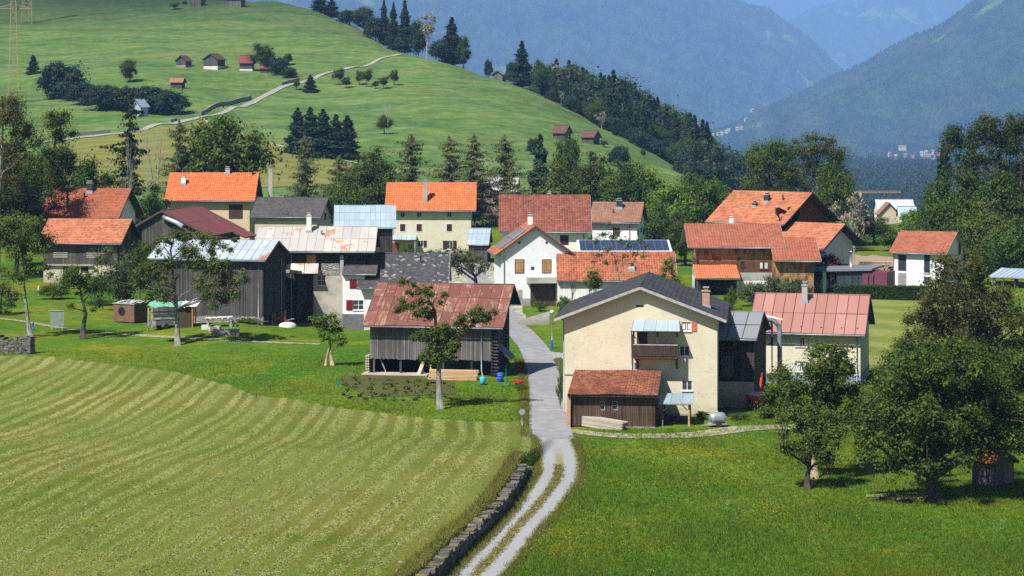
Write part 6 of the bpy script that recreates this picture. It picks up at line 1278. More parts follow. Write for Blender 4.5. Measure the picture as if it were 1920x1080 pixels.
put('shrub0', 'weeds at the plinth of white roofed timber barn', 470, 256, 595, 60, cat='shrub'); put('shrub1', 'green bush left of the round windowed hut', 190, 290, 560, 60, cat='shrub'); put('oak2', 'dark bush tree between faded orange barn and white roofed barn', 262, 300, 450, 44)
put('bright0', 'bright green bush by the stone base of faded orange barn', 100, 300, 530, 50, cat='shrub')
# clipped hedge
a, b = ground(1548, 550), ground(1742, 560); a = (a[0], 301, 0); b = (at(1742, 300)[0], 298.5, 0); n = 9000; g = np.random.default_rng(9); L_ = math.hypot(b[0]-a[0], b[1]-a[1]); ux, uy = (b[0]-a[0])/L_, (b[1]-a[1])/L_
s_ = g.random(n)*L_; hh = g.random(n); face = g.random(n); wv = np.where(face < .5, -.55, np.where(face < .6, .55, g.uniform(-.55, .55, n))); zz = np.where(face < .6, hh*1.75, 1.75+.05*g.normal(size=n)); wv = wv+g.normal(0, .05, n)
Pc = np.stack([a[0]+ux*s_-uy*wv, a[1]+uy*s_+ux*wv, terf(a[0], a[1])+zz], 1); nr = g.normal(0, .6, (n, 3))+np.array([0, -.5, .6]); nr /= np.linalg.norm(nr, axis=1)[:, None]
t = thing('hedge', 'long clipped dark green hedge before modern white house', 'hedge', (0, 0, 0)); me = np_mesh('hedge_leaves', leaf_arrays(Pc, nr, .10, g), np.arange(n*4).reshape(-1, 4), L_HEDGE); at_ = me.attributes.new('tone', 'FLOAT', 'POINT'); at_.data.foreach_set('value', np.repeat(g.random(n), 4).astype(np.float32)); link('foliage', me, t)
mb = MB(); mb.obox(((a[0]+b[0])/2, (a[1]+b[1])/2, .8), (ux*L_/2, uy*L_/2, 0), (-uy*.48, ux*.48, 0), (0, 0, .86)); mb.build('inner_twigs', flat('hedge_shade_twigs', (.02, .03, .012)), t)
# ================================================================ walls, posts, machines and other small things
def stones(mb, p0, p1, h, thick, seed, st=(.22, .55), ch=.2, base=None, jit=.03):
    """a run of dry stone work from p0 to p1 (plan), courses of irregular blocks on both faces"""
    g = random.Random(seed); d = Vector((p1[0]-p0[0], p1[1]-p0[1], 0)); L = d.length; d /= L; nrm = Vector((-d.y, d.x, 0)); x = 0
    while x < L:
        w = g.uniform(*st)*math.exp(g.gauss(0, .35)); w = min(w, L-x+.1); px, py = p0[0]+d.x*(x+w/2), p0[1]+d.y*(x+w/2); zb = base(px, py); z = 0; hh = h*g.uniform(.82, 1.12)
        while z < hh:
            c = ch*g.uniform(.5, 1.5); c = min(c, hh-z+.02); o = g.gauss(0, jit*.5); th = thick/2*g.uniform(.95, 1.05)
            a = Vector((px, py, zb+z+c/2))+nrm*o+d*g.gauss(0, .02); t = g.gauss(0, .025)
            k = len(mb.v); mb.obox(a, (d*math.cos(t)+nrm*math.sin(t))*w/2*1.0, (nrm*math.cos(t)-d*math.sin(t))*th, Vector((g.gauss(0, .03)*c, 0, c/2*.96))); z += c
            for q in range(k, len(mb.v)): mb.v[q] = tuple(v+g.gauss(0, .028) for v in mb.v[q])
        x += w
STONE = Mat('field_stone', .95, .12)
def _st():
    m = STONE; p = m.obj(); r = m.rand(); n = m.noise(p, 3, 4, .7); l = m.noise(p, 1.3, 4, .7)
    col = m.mix(r, (.065, .062, .055), (.155, .145, .125)); col = m.mix(m.smooth(n, .4, .7, 0, .6), col, (.10, .095, .085)); up = m.sep(m.node('NewGeometry', 1), 2)
    col = m.mix(m.math('MULTIPLY', m.smooth(l, .50, .60), m.smooth(up, .3, .8)), col, (.16, .125, .035)); m.color(col); m.bump(n, .7, .04)
_st()
b = MB(); wp = resample(WALL[1:], 1.1); 
lowz = lambda x, y: terf(x+.45, y)-.25
for i, (p0, p1) in enumerate(zip(wp[:-1], wp[1:])):
    q0, q1 = (p0[0]+.12, p0[1]), (p1[0]+.12, p1[1]); hh = 1.22*min(1, .45+i*.11); stones(b, q0, q1, hh, .55, i, base=lowz)
o = b.build('dry_stone_wall', STONE); tag(o, 'long mossy dry stone wall between the mown field and gravel track', 'stone wall')
b = MB(); stones(b, at(-60, 236)[:2], at(60, 232.5)[:2], 1.75, .8, 91, base=lambda x, y: terf(x, y)-.15); o = b.build('stone_wall', STONE); tag(o, 'low grey stone wall stub at the left edge of the meadow', 'stone wall')
# wedge shaped retaining wall above the lane
p = at(1000, 266); b = MB(); b.prism([(-1.8, -.6), (1.9, -.6), (1.9, 1.55), (-1.8, .45)], -.15, .15); o = b.build('retaining_wall', CONC); o.location = p; o.rotation_euler = (0, 0, R(-8)); tag(o, 'wedge shaped concrete retaining wall above the lane', 'wall')
def post_lamp(loc):
    t = thing('street_lamp', 'slim grey street lamp with blue box at its foot beside the lane', 'street lamp', loc); b = MB(); b.tube([(0, 0, 0), (0, 0, 3.6)], [.055, .04], 8); b.build('pole', GALV, t)
    b = MB(); b.lathe([(.06, 3.55), (.2, 3.62), (.22, 3.8), (.12, 3.92), (.02, 3.94)]); b.build('lamp_head', TRIM, t); b = MB(); b.box(-.12, .12, -.1, .1, 0, .85); b.build('switch_box', BLUEP, t)
post_lamp(ground(1035, 653))
t = thing('road_sign', 'round road sign seen from behind on a thin pole by the track', 'road sign', ground(979, 801)); b = MB(); b.tube([(0, 0, 0), (0, 0, 1.25)], .03, 6); b.build('pole', GALV, t); b = MB(); b.tube([(0, -.035, 1.2), (0, -.01, 1.2)], .24, 18); b.build('sign_plate', GALV, t)
t = thing('road_sign', 'red and white round road sign near the gravel yard', 'road sign', at(929, 318)); b = MB(); b.tube([(0, 0, 0), (0, 0, 2.5)], .04, 6); b.build('pole', GALV, t); b = MB(); b.tube([(0, -.05, 2.75), (0, -.03, 2.75)], .36, 18); b.build('sign_plate', REDP, t); b = MB(); b.box(-.24, .24, -.062, -.051, 2.1, 2.35); b.build('extra_plate', TRIM, t)
t = thing('signboard', 'blank grey green signboard on two legs in the meadow', 'signboard', ground(107, 618), 4); b = MB(); b.box(-.78, .78, -.05, .05, .42, 2.1); b.build('board', flat('grey_green_board', (.20, .25, .21), .6), t); b = MB(); b.box(-.95, .8, -.1, .1, 2.1, 2.16); b.build('top_ledge', GREYTRIM, t)
for x in (-.58, .58): b = MB(); b.box(x-.05, x+.05, -.05, .05, -.3, .42); b.build('leg', GREYTRIM, t)
t = thing('fire_hydrant', 'small blue fire hydrant by the footpath near the stone wall', 'fire hydrant', ground(62, 618)); b = MB(); b.lathe([(.13, 0), (.13, .1), (.10, .12), (.10, .6), (.14, .63), (.13, .75), (.04, .84)], n=12); b.build('body', BLUEP, t); b = MB(); b.tube([(-.2, 0, .5), (.2, 0, .5)], .06, 8); b.build('outlet', GREYTRIM, t)
p = at(72, 305); b = MB(); b.box(-.07, .07, -.05, .05, 0, 1.25); b.prism([(-.07, 1.25), (.07, 1.25), (.0, 1.36)], -.05, .05); o = b.build('marker_post', TRIM); o.location = p; tag(o, 'white roadside marker post among the left trees', 'post')
for px, py in ((480, 748), (506, 734)): p = ground(px, py); b = MB(); b.tube([(0, 0, -.2), (.03, 0, .55)], .035, 6); o = b.build('stake', GREYW); o.location = p; tag(o, 'thin grey stake at the mown field edge, ' + ('nearer one' if px == 480 else 'farther one'), 'stake', 'stakes at the mown field edge')
# hut with round window
zz = ground(246, 604); t = thing('garden_hut', 'small brown hut with a round dark window under white tarpaulin', 'hut', (zz[0], zz[1], zz[2]), -28)
b = MB(); b.box(-1.5, 1.5, -1.4, 1.4, .15, 2.2); b.build('wall', flat('brown_hut_panel', (.15, .085, .055), .8), t); b = MB(); b.tube([(-.3, -1.41, 1.35), (-.3, -1.44, 1.35)], .48, 20); b.build('window', VOID, t); b = MB()
for k in range(30): b.obox((random.uniform(-1.4, 1.4), random.uniform(-1.3, 1.3), 2.3+random.uniform(0, .18)), (.35, random.uniform(-.1, .1), .05), (0, .3, .06), (0, 0, .02))
b.build('tarpaulin', flat('grey_tarp', (.33, .34, .35)), t); b = MB(); b.box(-1.6, 1.6, -1.5, 1.5, 2.2, 2.27); b.build('roof', GREYTRIM, t)  # tarpaulin in one even mid grey
for x in (-1, 1): b = MB(); b.tube([(x, -1.35, .15), (x, -1.2, .15)], .25, 12); b.build('wheel', DKMETAL, t)
# tarp shelter, trailer, table, crates, trough, boat
z0 = at(328, 253); t = thing('shelter', 'pole shelter with a crumpled green and white tarpaulin before timber barn', 'shelter', z0)
for x, y in ((-2.7, -1.4), (-2.7, 1.2), (2.1, -1.4), (2.1, 1.2)): b = MB(); b.box(x-.06, x+.06, y-.06, y+.06, -.3, 2.25); b.build('post', PALEW if x < 0 else ORANGEW, t)
for nm, x0, x1, mm in (('green_tarpaulin', -2.9, .7, flat('green_tarp', (.16, .40, .26), .5)), ('white_tarpaulin', .7, 2.6, TRIM)):
    b = MB(); nx, ny = 14, 8; g = np.random.default_rng(3); H_ = 2.35+g.normal(0, .05, (nx+1, ny+1)); k = b.addv([(x0+(x1-x0)*i/nx, -1.6+3.0*j/ny, H_[i, j]+.35*j/ny) for i in range(nx+1) for j in range(ny+1)])
    for i in range(nx):
        for j in range(ny): a = k+i*(ny+1)+j; b.face((a, a+ny+1, a+ny+2, a+1))
    b.build(nm, mm, t)
b = MB(); b.box(.4, 1.9, -1.2, 1.2, -.2, 2.1); b.build('cupboard', DBROWN, t); b = MB(); [b.box(-2.5, .2, y, y+.5, z, z+.05) for y in (-.6, .2) for z in (.6, 1.1, 1.6)]; [b.box(random.uniform(-2.5, 0), random.uniform(-2.5, 0)+2.6, -.5, -.2, z+.06, z+.06+random.uniform(.1, .3)) for z in (.6, 1.1)]; b.build('shelves', PALEW, t)
t = thing('farm_trailer', 'small grey open farm trailer beside tall half bare fruit tree', 'trailer', ground(303, 617), 38); b = MB(); b.box(-1.1, 1.1, -.7, .7, .5, .56); [b.box(*q, .56, .95) for q in ((-1.1, 1.1, -.7, -.65), (-1.1, 1.1, .65, .7), (-1.1, -1.05, -.65, .65), (1.05, 1.1, -.65, .65))]; b.build('bed', GREY_SH, t)
for y in (-.82, .82): b = MB(); b.tube([(.1, y-.09, .33), (.1, y+.09, .33)], .33, 14); b.build('wheel', DKMETAL, t)
b = MB(); b.bar((-1.1, -.4, .5), (-2.1, 0, .4), .07, .07); b.bar((-1.1, .4, .5), (-2.1, 0, .4), .07, .07); b.build('drawbar', GALV_D, t)
t = thing('work_table', 'long table covered with pale sheets against timber barn wall', 'table', at(412, 252)); b = MB(); b.box(-1.5, 1.5, -.6, .6, .86, .93); [b.box(-1.5+k*.6, -1.0+k*.6, -.7, .65, .931+.03*k, .95+.03*k) for k in range(5)]; b.build('table_top', TRIM, t)
for x in (-1.3, 1.3):
    for y in (-.5, .5): b = MB(); b.box(x-.05, x+.05, y-.05, y+.05, -.2, .86); b.build('leg', GREYTRIM, t)
for i, (px, D_, mm, yw) in enumerate(((384, 250, TRIM, 10), (398, 249, PALEW, 30), (408, 249.5, GREYTRIM, -20), (436, 252, PALEW, 12))):
    p = at(px, D_); b = MB(); b.box(-.35, .35, -.25, .25, 0, .05); [b.box(*q) for q in ((-.35, .35, -.25, -.22, .05, .5), (-.35, .35, .22, .25, .05, .5), (-.35, -.32, -.22, .22, .05, .5), (.32, .35, -.22, .22, .05, .5))]; o = b.build('crate', mm); o.location = p; o.rotation_euler = (0, 0, R(yw)); tag(o, ['white box on the grass left of the pale table', 'wooden crate in front of the pale table', 'grey crate in front of the pale table', 'wooden crate right of the pale table'][i], 'crate', 'crates round the pale table')
p = ground(423, 629); b = MB(); b.box(-1.45, 1.45, -.5, .5, -.2, .1); [b.box(*q, .1, .62) for q in ((-1.45, 1.45, -.5, -.38), (-1.45, 1.45, .38, .5), (-1.45, -1.33, -.38, .38), (1.33, 1.45, -.38, .38))]; o = b.build('trough', CONC); o.location = p; o.rotation_euler = (0, 0, R(3)); tag(o, 'long concrete water trough in the grass', 'trough')
def hull(name, label, p, yaw, L, Wd, Ht, mat, cat):
    b = MB(); n = 12; rings = []
    for i in range(n+1):
        s = i/n*2-1; w = Wd/2*(1-abs(s)**2.4); h = Ht*(1-abs(s)**3*.5); rings.append(b.addv([(s*L/2, w*math.cos(a), h*math.sin(a)) for a in np.linspace(0, math.pi, 9)]))
    for r0, r1 in zip(rings, rings[1:]):
        for k in range(8): b.face((r0+k, r1+k, r1+k+1, r0+k+1), 0, True)
    o = b.build(name, mat); o.location = p; o.rotation_euler = (0, 0, R(yaw)); return tag(o, label, cat)
hull('rowing_boat', 'white upturned boat lying on the grass before stone farmhouse', ground(539, 614), 12, 1.9, .8, .6, TRIM, 'boat')
t = thing('hand_cart', 'red covered hand cart with wooden handles beside timber barn', 'cart', at(526, 258.5), 8); b = MB(); b.box(-.6, .6, -.4, .4, .4, .7); b.prism([(-.65, .7), (.65, .7), (.45, 1.05), (-.45, 1.05)], -.42, .42); b.build('body', flat('dull_red_cover', (.28, .03, .03)), t); b = MB(); [b.bar((.6, y, .6), (1.5, y, .8), .06, .06) for y in (-.35, .35)]; b.build('handles', PALEW, t)
for y in (-.48, .48): b = MB(); b.tube([(0, y-.04, .32), (0, y+.04, .32)], .32, 14); b.build('wheel', DKMETAL, t)
# parked cars at the end of the hedge
def car(label, p, yaw, paint):
    t = thing('parked_car', label, 'car', p, yaw, 'cars parked at the end of the hedge'); b = MB()
    b.prism([(-2.1, .35), (2.1, .35), (2.15, .75), (1.25, .92), (.75, 1.42), (-1.1, 1.45), (-1.85, 1.0), (-2.15, .9)], -.82, .82); b.build('body', paint, t)
    b = MB(); b.prism([(1.12, .95), (.72, 1.36), (-1.05, 1.39), (-1.62, 1.0)], -.835, .835); b.build('windows', GLASS, t)
    for x in (-1.3, 1.3):
        for y in (-.8, .8): b = MB(); b.tube([(x, y-.1, .32), (x, y+.1, .32)], .32, 14); b.build('wheel', DKMETAL, t)
    for y in (-.6, .6): b = MB(); b.box(2.12, 2.17, y-.16, y+.16, .62, .75); b.build('headlight', TRIM, t)
car('dark blue car parked beside the grey green shrub', at(1544, 287), 20, flat('dark_blue_car_paint', (.02, .028, .05), .3)); car('white car parked in front of the hedge end', at(1567, 284), 14, flat('white_car_paint', (.6, .6, .6), .3))
# trampoline
t = thing('trampoline', 'round trampoline with dark safety net behind cream farmhouse', 'trampoline', at(1309, 284)); b = MB(); b.lathe([(1.6, .82), (1.62, .9), (1.2, .9), (.02, .88)], n=24); b.build('mat', DKMETAL, t)
net = Mat('black_net', .9, .1); net.color((.012, .014, .018)); tr_ = net.node('BsdfTransparent', 0); mx = net.node('MixShader', 0, _0=.62, _1=tr_, _2=net.b.outputs[0]); net.t.links.new(mx, net.t.nodes['Material Output'].inputs[0])
b = MB(); a_ = [(1.58*math.cos(k*math.pi/12), 1.58*math.sin(k*math.pi/12)) for k in range(25)]
for (x0, y0), (x1, y1) in zip(a_, a_[1:]): b.poly([(x0, y0, .9), (x1, y1, .9), (x1, y1, 2.5), (x0, y0, 2.5)])
b.build('safety_net', net, t)
for k in range(6): an = k*math.pi/3+.2; b = MB(); b.tube([(1.66*math.cos(an), 1.66*math.sin(an), -.1), (1.66*math.cos(an), 1.66*math.sin(an), 2.55)], .035, 6); b.build('pole', GREENP, t)
# log piles on the bare earth
for i, (px, D_, n, yw) in enumerate(((1640, 352, 14, 8), (1668, 348, 12, 60))):
    p = at(px, D_); t = thing('log_pile', ['pile of long felled logs behind the pavilion', 'pile of cut logs seen end on beside modern white house'][i], 'log pile', p, yw, 'log piles behind the pavilion'); k = 0; row = 5
    while n > 0 and row > 0:
        for j in range(min(row, n)): b = MB(); y = (j-(row-1)/2)*.36; b.tube([(-2.2+random.uniform(-.4, .4), y, .18+k*.31), (2.2+random.uniform(-.5, .5), y+random.uniform(-.08, .08), .18+k*.31)], [.18, .15], 9, 0); b.build('log', B_TAN, t, uv=False)
        n -= row; row -= 1; k += 1
# little tile roofed hut on the right meadow
g_ = ground(1866, 912); h = House('hut', 'tiny grey board hut with orange tile roof under great dark tree', 'hut', (g_[0]+.1, g_[1]+1.2, g_[2]), -48, 1.9, 2.0, 1.45, .55); h.walls([(99, GREYW2, 'wall', 0)]); h.roof(OR, 'tile', .2, .25, tw=.22, tl=.3, gut=False)
t = thing('carport', 'metal roofed carport on steel posts at far right edge', 'carport', at(1905, 272), -35); zc_ = zpx(515, 272)
for x in (-2.2, 2.2):
    for y in (-1.5, 1.5): b = MB(); b.tube([(x, y, -.2), (x, y, zc_-.2)], .07, 8); b.build('post', GALV, t)
b = MB(); cover(b, (-2.6, -2, zc_-.2), (2.6, -2, zc_-.2), (2.6, 2, zc_+.6), (-2.6, 2, zc_+.6), 'seam', 0, 1, pitch=.6, rows=1, th=.06); b.build('roof', [BLUE_SH, GREYTRIM, GREYTRIM], t)
# vegetable garden: one plant mesh per kind, copied row by row
cab = crown_mesh('cabbage_leaves', [(0, 0, .16)], [.3], 60, .11, L_GREY, 3, .7); lea = crown_mesh('leafy_crop_leaves', [(0, 0, .25)], [.32], 60, .10, L_BRIGHT, 4, 1)
k = 0
for r_ in range(4):
    for c_ in range(15):
        px = 645+c_*14.2+random.uniform(-7, 7); py = 716+r_*10+random.uniform(-5, 5)+(px-640)*.035; p = ground(px, py); me = cab if (c_ // 4+r_) % 2 else lea
        o = link('vegetable_plant', me); o.location = p; s = random.uniform(.5, 1.0); o.scale = (s, s, s); o.rotation_euler = (0, 0, random.random()*6)
        tag(o, 'grey leaved cabbage in the kitchen garden before grey hay barn' if me is cab else 'bright leafy crop plant in the kitchen garden before grey hay barn', 'vegetable', 'vegetables in the kitchen garden')
SOIL = Mat('garden_soil', .95, .05); SOIL.color(SOIL.mix(SOIL.smooth(SOIL.noise(SOIL.pos(), 1.6, 5, .7), .4, .6), (.060, .075, .016), (.085, .065, .035)))
fan('garden_soil', np.arange(630, 900, 3), np.arange(200, 214, .3), SOIL, inpoly(plan([(636, 720), (640, 706), (760, 706), (850, 716), (856, 744), (800, 754), (690, 742)])), .04)
p = ground(631, 728); b = MB(); b.tube([(0, 0, 0), (0, 0, .95)], .03, 6); b.box(.03, .35, -.01, .01, .25, .85); o = b.build('garden_net_post', GREENP); o.location = p; tag(o, 'green netting post at the left end of the kitchen garden', 'post')
HUTROOF = flat('dull_red_hut_roof', (.105, .048, .040), .8)
# ---- buildings on the hill and beyond
def hut(px, py, wpx, yaw, e, r, label, roofm, gable=False, wall=GREYW, L=None, Wd=None, base=None, name='hill_hut'):
    x, d, z = ground(px, py); w = wpx*d/F; a = (Wd or w*.9, w) if gable else (w, Wd or w*.85)
    h = House(name, label, 'hut', (x, d+a[1]/2*(0 if gable else 1), z-.2), yaw-(90 if gable else 0), a[0], a[1], e, r, group='huts on the hill pasture')
    b_ = [(.9, base, 'base_wall', .04)] if base else []
    h.walls(b_+[(99, wall, 'timber_wall', 0)]); h.roof(roofm, 'plain', .5, .6, gut=False); return h
hut(345, 126, 21, -28, 2.8, 1.7, 'left of the two gabled hill huts with dull red roofs', HUTROOF, True, base=CONC); hut(402, 128, 30, -24, 3.6, 1.9, 'larger gabled hill hut with pale stone base', HUTROOF, True, base=OFFWHITE)
hut(462, 133, 24, -4, 3.6, 2.4, 'hill hut with bright red roof beside tall round tree', flat('red_hut_roof', (.19, .045, .04)), base=OFFWHITE); hut(504, 138, 30, -4, 2.2, 1.6, 'long low red roofed hill hut behind the trees', RED_OLD); hut(332, 166, 22, -10, 2.6, 1.3, 'hill hut with brown roof half hidden by scrub', BROWN_T)
hut(261, 218, 24, -30, 3.6, 2.2, 'bluish gabled hut beside ragged dark spruce', BLUE_SH, True, wall=BLUE_SH); hut(371, 11, 22, -18, 4.2, 2.2, 'top hill hut, left of the pair at the upper edge', HUTROOF, True); hut(440, 13, 30, -10, 4.2, 2.2, 'top hill hut with silver boards at the upper edge', HUTROOF, False, wall=GREYW2)
hut(936, 125, 20, -20, 2.4, 1.3, 'lone grey hut on the crest beside lone dark spruce', GREY_SH, True, wall=GREYW2); hut(1054, 264, 26, -32, 3.0, 1.9, 'left of the two far red huts under the wood', HUTROOF, False); hut(1108, 270, 26, -34, 2.6, 1.7, 'right of the two far red huts under the wood', HUTROOF, False)
for i, (a_, b_, h_) in enumerate((((375, 217), (470, 186), 1.5), ((527, 161), (560, 152), 1.3), ((100, 262), (205, 250), 1.1), ((318, 231), (330, 228), 1.2))):
    A, B = ground(*a_, 450), ground(*b_, 450); P_ = resample([A[:2], B[:2]], 2.5); b = MB()
    for p0, p1 in zip(P_[:-1], P_[1:]): b.bar((p0[0], p0[1]+1.2, terf(p0[0], p0[1])+h_/2-.3), (p1[0], p1[1]+1.2, terf(p1[0], p1[1])+h_/2-.3), .5, h_+.6)
    o = b.build('retaining_wall', RUBBLE); tag(o, ['longest dark retaining wall along the hill lane', 'short dark retaining wall on the upper hill lane', 'low dark retaining wall at the left of the hill lane', 'tiny dark retaining wall near the pale bare trees'][i], 'retaining wall', 'retaining walls along the hill lane')
PYL = flat('yellow_pylon_paint', (.34, .27, .13), .6)
def pylon(px, py, wpx, H, label):
    x, d, z = ground(px, py); w = wpx*d/F/2; t = thing('pylon', label, 'pylon', (x, d, z-.5), 12, 'pylons on the hill'); b = MB(); n = 9; pr = None
    for k in range(n+1):
        f = k/n; r_ = w*(1-.78*f); zz = H*f; c = [(-r_, -r_, zz), (r_, -r_, zz), (r_, r_, zz), (-r_, r_, zz)]
        if pr:
            for i in range(4): b.bar(pr[i], c[i], .2, .2); b.bar(pr[i], c[(i+1) % 4], .1, .1); b.bar(pr[(i+1) % 4], c[i], .1, .1); b.bar(c[i], c[(i+1) % 4], .1, .1)
        pr = c
    b.build('lattice_mast', PYL, t)
    for zz in (H*.62, H*.8): b = MB(); b.bar((-6, 0, zz), (6, 0, zz), .3, .3); b.bar((-6, 0, zz), (0, 0, zz+1.6), .2, .2); b.bar((6, 0, zz), (0, 0, zz+1.6), .2, .2); b.build('cross_arm', PYL, t)
pylon(25, 190, 19, 52, 'yellow lattice pylon, nearer one at the left edge'); pylon(50, 44, 20, 46, 'yellow lattice pylon, farther one above the nearer pylon')
# houses beyond the village
def far_house(px, D, top, wpx, hpx, yaw, wall, roofm, label, gable=False, base=None, cat='house', name='far_house'):
    x, d, z = at(px, D) if base is None else ground(px, base, 1300); w = wpx*d/F; H = zpx(top, d)-z; L, Wd = (w*.9, w) if gable else (w, w*.7); rise = hpx*d/F
    h = House(name, label, cat, (x, d, z), yaw-(90 if gable else 0), L, Wd, max(1.2, H-rise), rise, group='houses beyond the village'); h.walls([(99, wall, 'wall', 0)]); h.roof(roofm, 'plain', .4, .5, gut=False); return h
far_house(1676, 640, 375, 66, 16, 0, OFFWHITE, flat('pale_hall_roof', (.42, .42, .42)), 'long grey roofed hall beyond the bare earth'); far_house(1664, 600, 381, 34, 18, 4, PEACH, BROWN_T, 'beige house with brown gable beyond the bare earth', True); far_house(1700, 585, 388, 30, 14, 0, OFFWHITE, BLUE_SH, 'pale blue roofed shed beyond the bare earth')
far_house(930, 500, 334, 80, 22, -6, flat('pinkish_wall', (.34, .26, .24)), flat('old_grey_roof', (.34, .33, .31)), 'wide grey roofed hall hidden behind the larches'); far_house(903, 480, 342, 32, 14, 20, flat('pinkish_wall', (.36, .27, .25)), GREY_SH, 'pinkish house with grey gable behind the larches', True)
x, d, z = at(1645, 880); t = thing('crane', 'orange construction crane with long jib beyond the village', 'crane', (x, d, z), 2); zj = zpx(361, d)-z; b = MB(); CRO = flat('orange_crane_paint', (.42, .24, .09), .5)
for sx in (-.5, .5): b.bar((-9+sx, 0, 0), (-9+sx, 0, zj), .15, .15)
[b.bar((-9.5, 0, k*1.5), (-8.5, 0, k*1.5+1.5), .1, .1) for k in range(int(zj/1.5))]; b.build('mast', CRO, t); b = MB(); b.bar((-9.5, 0, zj), (9, 0, zj), .2, .2); b.bar((-9.5, 0, zj+.55), (9, 0, zj+.55), .15, .15); [b.bar((-9.5+k, 0, zj), (-9+k, 0, zj+.55), .1, .1) for k in range(18)]; b.build('jib', CRO, t)
FARW = flat('distant_wall', (.42, .40, .37)); g = np.random.default_rng(12); rf = [flat('rosy_far_roof', (.34, .13, .09)), flat('greyish_far_roof', (.30, .28, .27)), BROWN_T]; sp = [(1668, 284), (1680, 289), (1692, 272), (1697, 287), (1704, 296), (1712, 290), (1719, 298), (1728, 283), (1734, 292), (1742, 288), (1748, 296), (1755, 290), (1761, 284), (1688, 301), (1770, 302), (1782, 300), (1736, 281), (1750, 280)]
for i, (px, py) in enumerate(sp):
    big = i == 2; d = 6100+(305-py)*20; x = (px-960)/F*d; z = zpx(py+7, d); w = (16 if big else g.uniform(5, 8))*d/F*.9
    h = House('valley_house', 'broad red roofed house at the top of the hazy valley village' if big else 'small pale house in the hazy valley village', 'house', (x, d, z), float(g.uniform(-35, 35)), w, w*.7, 6, 4, base=-5, group='houses of the hazy valley village'); h.walls([(99, FARW, 'wall', 0)], 'FRL'); h.roof(rf[0 if big else i % 3], 'plain', .8, .8, gut=False)
for i, (px, py, w) in enumerate(((1742, 304, 36), (1712, 306, 20))):
    d = 6050; b = MB(); b.box(-w/2*d/F, w/2*d/F, 0, 20, -4, 5); o = b.build('long_hall', WHITE); o.location = ((px-960)/F*d, d, zpx(py+4, d)); tag(o, ['longest white hall in front of the hazy valley village', 'shorter white hall in front of the hazy valley village'][i], 'hall')
for i, (px, py) in enumerate(((1338, 249), (1346, 247), (1354, 246), (1362, 243), (1366, 240), (1382, 237), (1390, 236), (1410, 203), (1398, 220))):
    d = 6600; w = 5*d/F; h = House('valley_house', 'tiny pale house at the foot of wooded mountain', 'house', ((px-960)/F*d, d, zpx(py+6, d)), 10*i-40, w, w*.7, 5, 3, base=-3, group='houses at the foot of wooded mountain'); h.walls([(99, FARW, 'wall', 0)], 'FRL'); h.roof(rf[1], 'plain', .8, .8, gut=False)

# ---- grass, flowers and hay as loose matter
def blades(name, X, Y, h, w, mat, per=3, seed=0, off=0, lean=.35):
    g = np.random.default_rng(seed); n = len(X); X = np.repeat(X, per)+g.normal(0, .05, n*per); Y = np.repeat(Y, per)+g.normal(0, .05, n*per); h = np.repeat(h, per)*g.uniform(.6, 1.2, n*per); w = np.repeat(w, per); Z = ter(X, Y)+off; a = g.random(n*per)*6.283
    dx, dy = np.cos(a)*w, np.sin(a)*w; lx, ly = g.normal(0, lean, n*per)*h, g.normal(0, lean, n*per)*h
    V = np.stack([np.stack([X-dx, Y-dy, Z-.02], 1), np.stack([X+dx, Y+dy, Z-.02], 1), np.stack([X+lx, Y+ly, Z+h], 1)], 1).reshape(-1, 3)
    return tag(link(name, np_mesh(name, V, np.arange(len(V)).reshape(-1, 3), mat, nv=3)), kind='stuff')
def bladem(name, cs, big=.12):
    m = Mat(name, .85, .05); r = m.rand(); p = m.pos(); n = m.noise(p, big, 4, .65); c = m.ramp(r, [(i/(len(cs)-1), c_) for i, c_ in enumerate(cs)]); c = m.mix(m.smooth(n, .5, .68, 0, .65), c, (.16, .165, .013)); m.color(c); m.transl(m.mix(1, c, (1.2, 1.3, .6), 'MULTIPLY'), .3); return m
BG = bladem('grass_blades', [(.026, .072, .006), (.052, .120, .009), (.076, .150, .012), (.115, .175, .018), (.17, .195, .028)])
BD = bladem('dry_grass_blades', [(.07, .10, .012), (.14, .14, .03), (.22, .185, .06), (.10, .13, .02)])
g = np.random.default_rng(21); N = 210000; px = g.uniform(-60, 1980, N); py = 655+450*g.random(N)**.8; D_ = F*CZ/(py-YH); X = (px-960)/F*D_; Y = D_
rx = np.interp(Y, [p[1] for p in GRAVEL[::-1]]+[p[1] for p in ROAD[1:]], [p[0] for p in GRAVEL[::-1]]+[p[0] for p in ROAD[1:]]); infield = hay_keep(X, Y)
house = ((X > 3.5) & (X < 17.5) & (Y > 178) & (Y < 212)) | ((X > -14) & (X < -.5) & (Y > 211) & (Y < 226)); keep = (~infield) & (np.abs(X-rx) > 1.65) & ~house
X, Y = X[keep], Y[keep]; tall = np.abs(np.sin(X*.4)+np.sin(Y*.31+X*.1))*.05
blades('grass', X, Y, .10+tall+.06*g.random(len(X)), np.full(len(X), .02), BG, 3, 1)
def along(pts, n, o0, o1, seed):
    g = np.random.default_rng(seed); p = resample(pts, .5); i = g.integers(0, len(p)-1, n); t = np.gradient(p, axis=0)[i]; t /= np.hypot(t[:, 0], t[:, 1])[:, None]; o = g.uniform(o0, o1, n)*np.where(g.random(n) < .5, -1, 1); q = p[i]+np.stack([t[:, 1], -t[:, 0]], 1)*o[:, None]+g.normal(0, .1, (n, 2)); return q[:, 0], q[:, 1]
X, Y = along(GRAVEL, 9000, 1.25, 1.9, 2); blades('verge_grass', X, Y, .12+.16*g.random(len(X)), np.full(len(X), .02), BD, 3, 2)
X, Y = along(GRAVEL, 5000, 0, .3, 3); k = Y < 162; blades('track_grass', X[k], Y[k], .05+.08*g.random(k.sum()), np.full(k.sum(), .02), BD, 3, 3, .05)
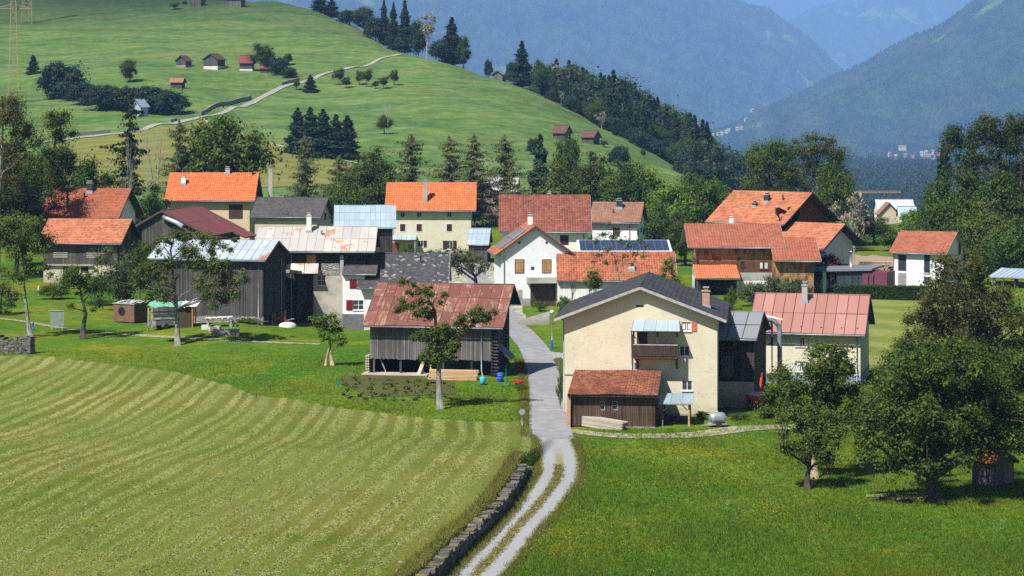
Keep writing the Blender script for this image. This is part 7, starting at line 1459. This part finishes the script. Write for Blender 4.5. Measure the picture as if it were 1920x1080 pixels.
X, Y = along(ROAD[:6], 7000, 1.55, 2.3, 4); k = (X < 3.0) | (Y > 206); blades('verge_grass', X[k], Y[k], .12+.2*g.random(k.sum()), np.full(k.sum(), .022), BD, 3, 4)
X, Y = along(WALL[1:], 14000, .2, 1.0, 5); blades('wall_grass', X, Y, .12+.3*g.random(len(X)), np.full(len(X), .02), BD, 3, 5)
# yellow hawkbit in patches
YF = flat('yellow_flower_heads', (.42, .31, .02), .7); C_ = [(1090, 1040, 90, 22), (1040, 1010, 60, 14), (1360, 888, 30, 8), (1440, 955, 30, 10), (1300, 862, 60, 7), (1250, 905, 120, 14), (1550, 862, 40, 7), (1600, 975, 120, 20), (700, 700, 120, 14), (560, 690, 90, 10), (930, 770, 60, 6)]
X, Y = [], []
for cx, cy_, sx, sy in C_:
    n = 260; qx, qy = g.normal(cx, sx, n), g.normal(cy_, sy, n); d = F*CZ/(np.maximum(qy, 660)-YH); X.append((qx-960)/F*d); Y.append(d)
X, Y = np.concatenate(X), np.concatenate(Y); k = ~hay_keep(X, Y) & (np.abs(X-np.interp(Y, [p[1] for p in GRAVEL[::-1]], [p[0] for p in GRAVEL[::-1]])) > 1.8); X, Y = X[k], Y[k]; n = len(X); P_ = np.stack([X, Y, ter(X, Y)+.18+.08*g.random(n)], 1); nr = g.normal(0, .3, (n, 3))+np.array([0, -.3, 1]); nr /= np.linalg.norm(nr, axis=1)[:, None]
tag(link('meadow_flowers', np_mesh('meadow_flowers', leaf_arrays(P_, nr, .02, g, 1), np.arange(n*4).reshape(-1, 4), YF)), kind='stuff')
# cut hay lying on the windrows
HAYB = bladem('loose_hay', [(.11, .155, .026), (.19, .225, .056), (.265, .28, .095), (.34, .34, .14), (.145, .185, .038)], .3)
N = 400000; px = g.uniform(-40, 1000, N); py = 660+540*g.random(N)**.75; D_ = F*CZ/(py-YH); D_ = D_*.985; X = (px-960)/F*D_; Y = D_; ph = (row_r(X, Y)/SP+.05*np.sin(Y*.9+X*1.3)) % 1; pr = .03+.97*np.exp(-((ph-.5)/.2)**2); k = hay_keep(X, Y) & (g.random(N) < pr); X, Y, ph = X[k], Y[k], ph[k]; n = len(X)
P_ = np.stack([X, Y, ter(X, Y)+.05+g.random(n)*.10*np.exp(-((ph-.5)/.22)**2)+.03*g.random(n)], 1); nr = g.normal(0, .75, (n, 3))+np.array([0, -.2, .8]); nr /= np.linalg.norm(nr, axis=1)[:, None]
tag(link('loose_hay', np_mesh('loose_hay', leaf_arrays(P_, nr, .075, g, .22), np.arange(n*4).reshape(-1, 4), HAYB)), kind='stuff')
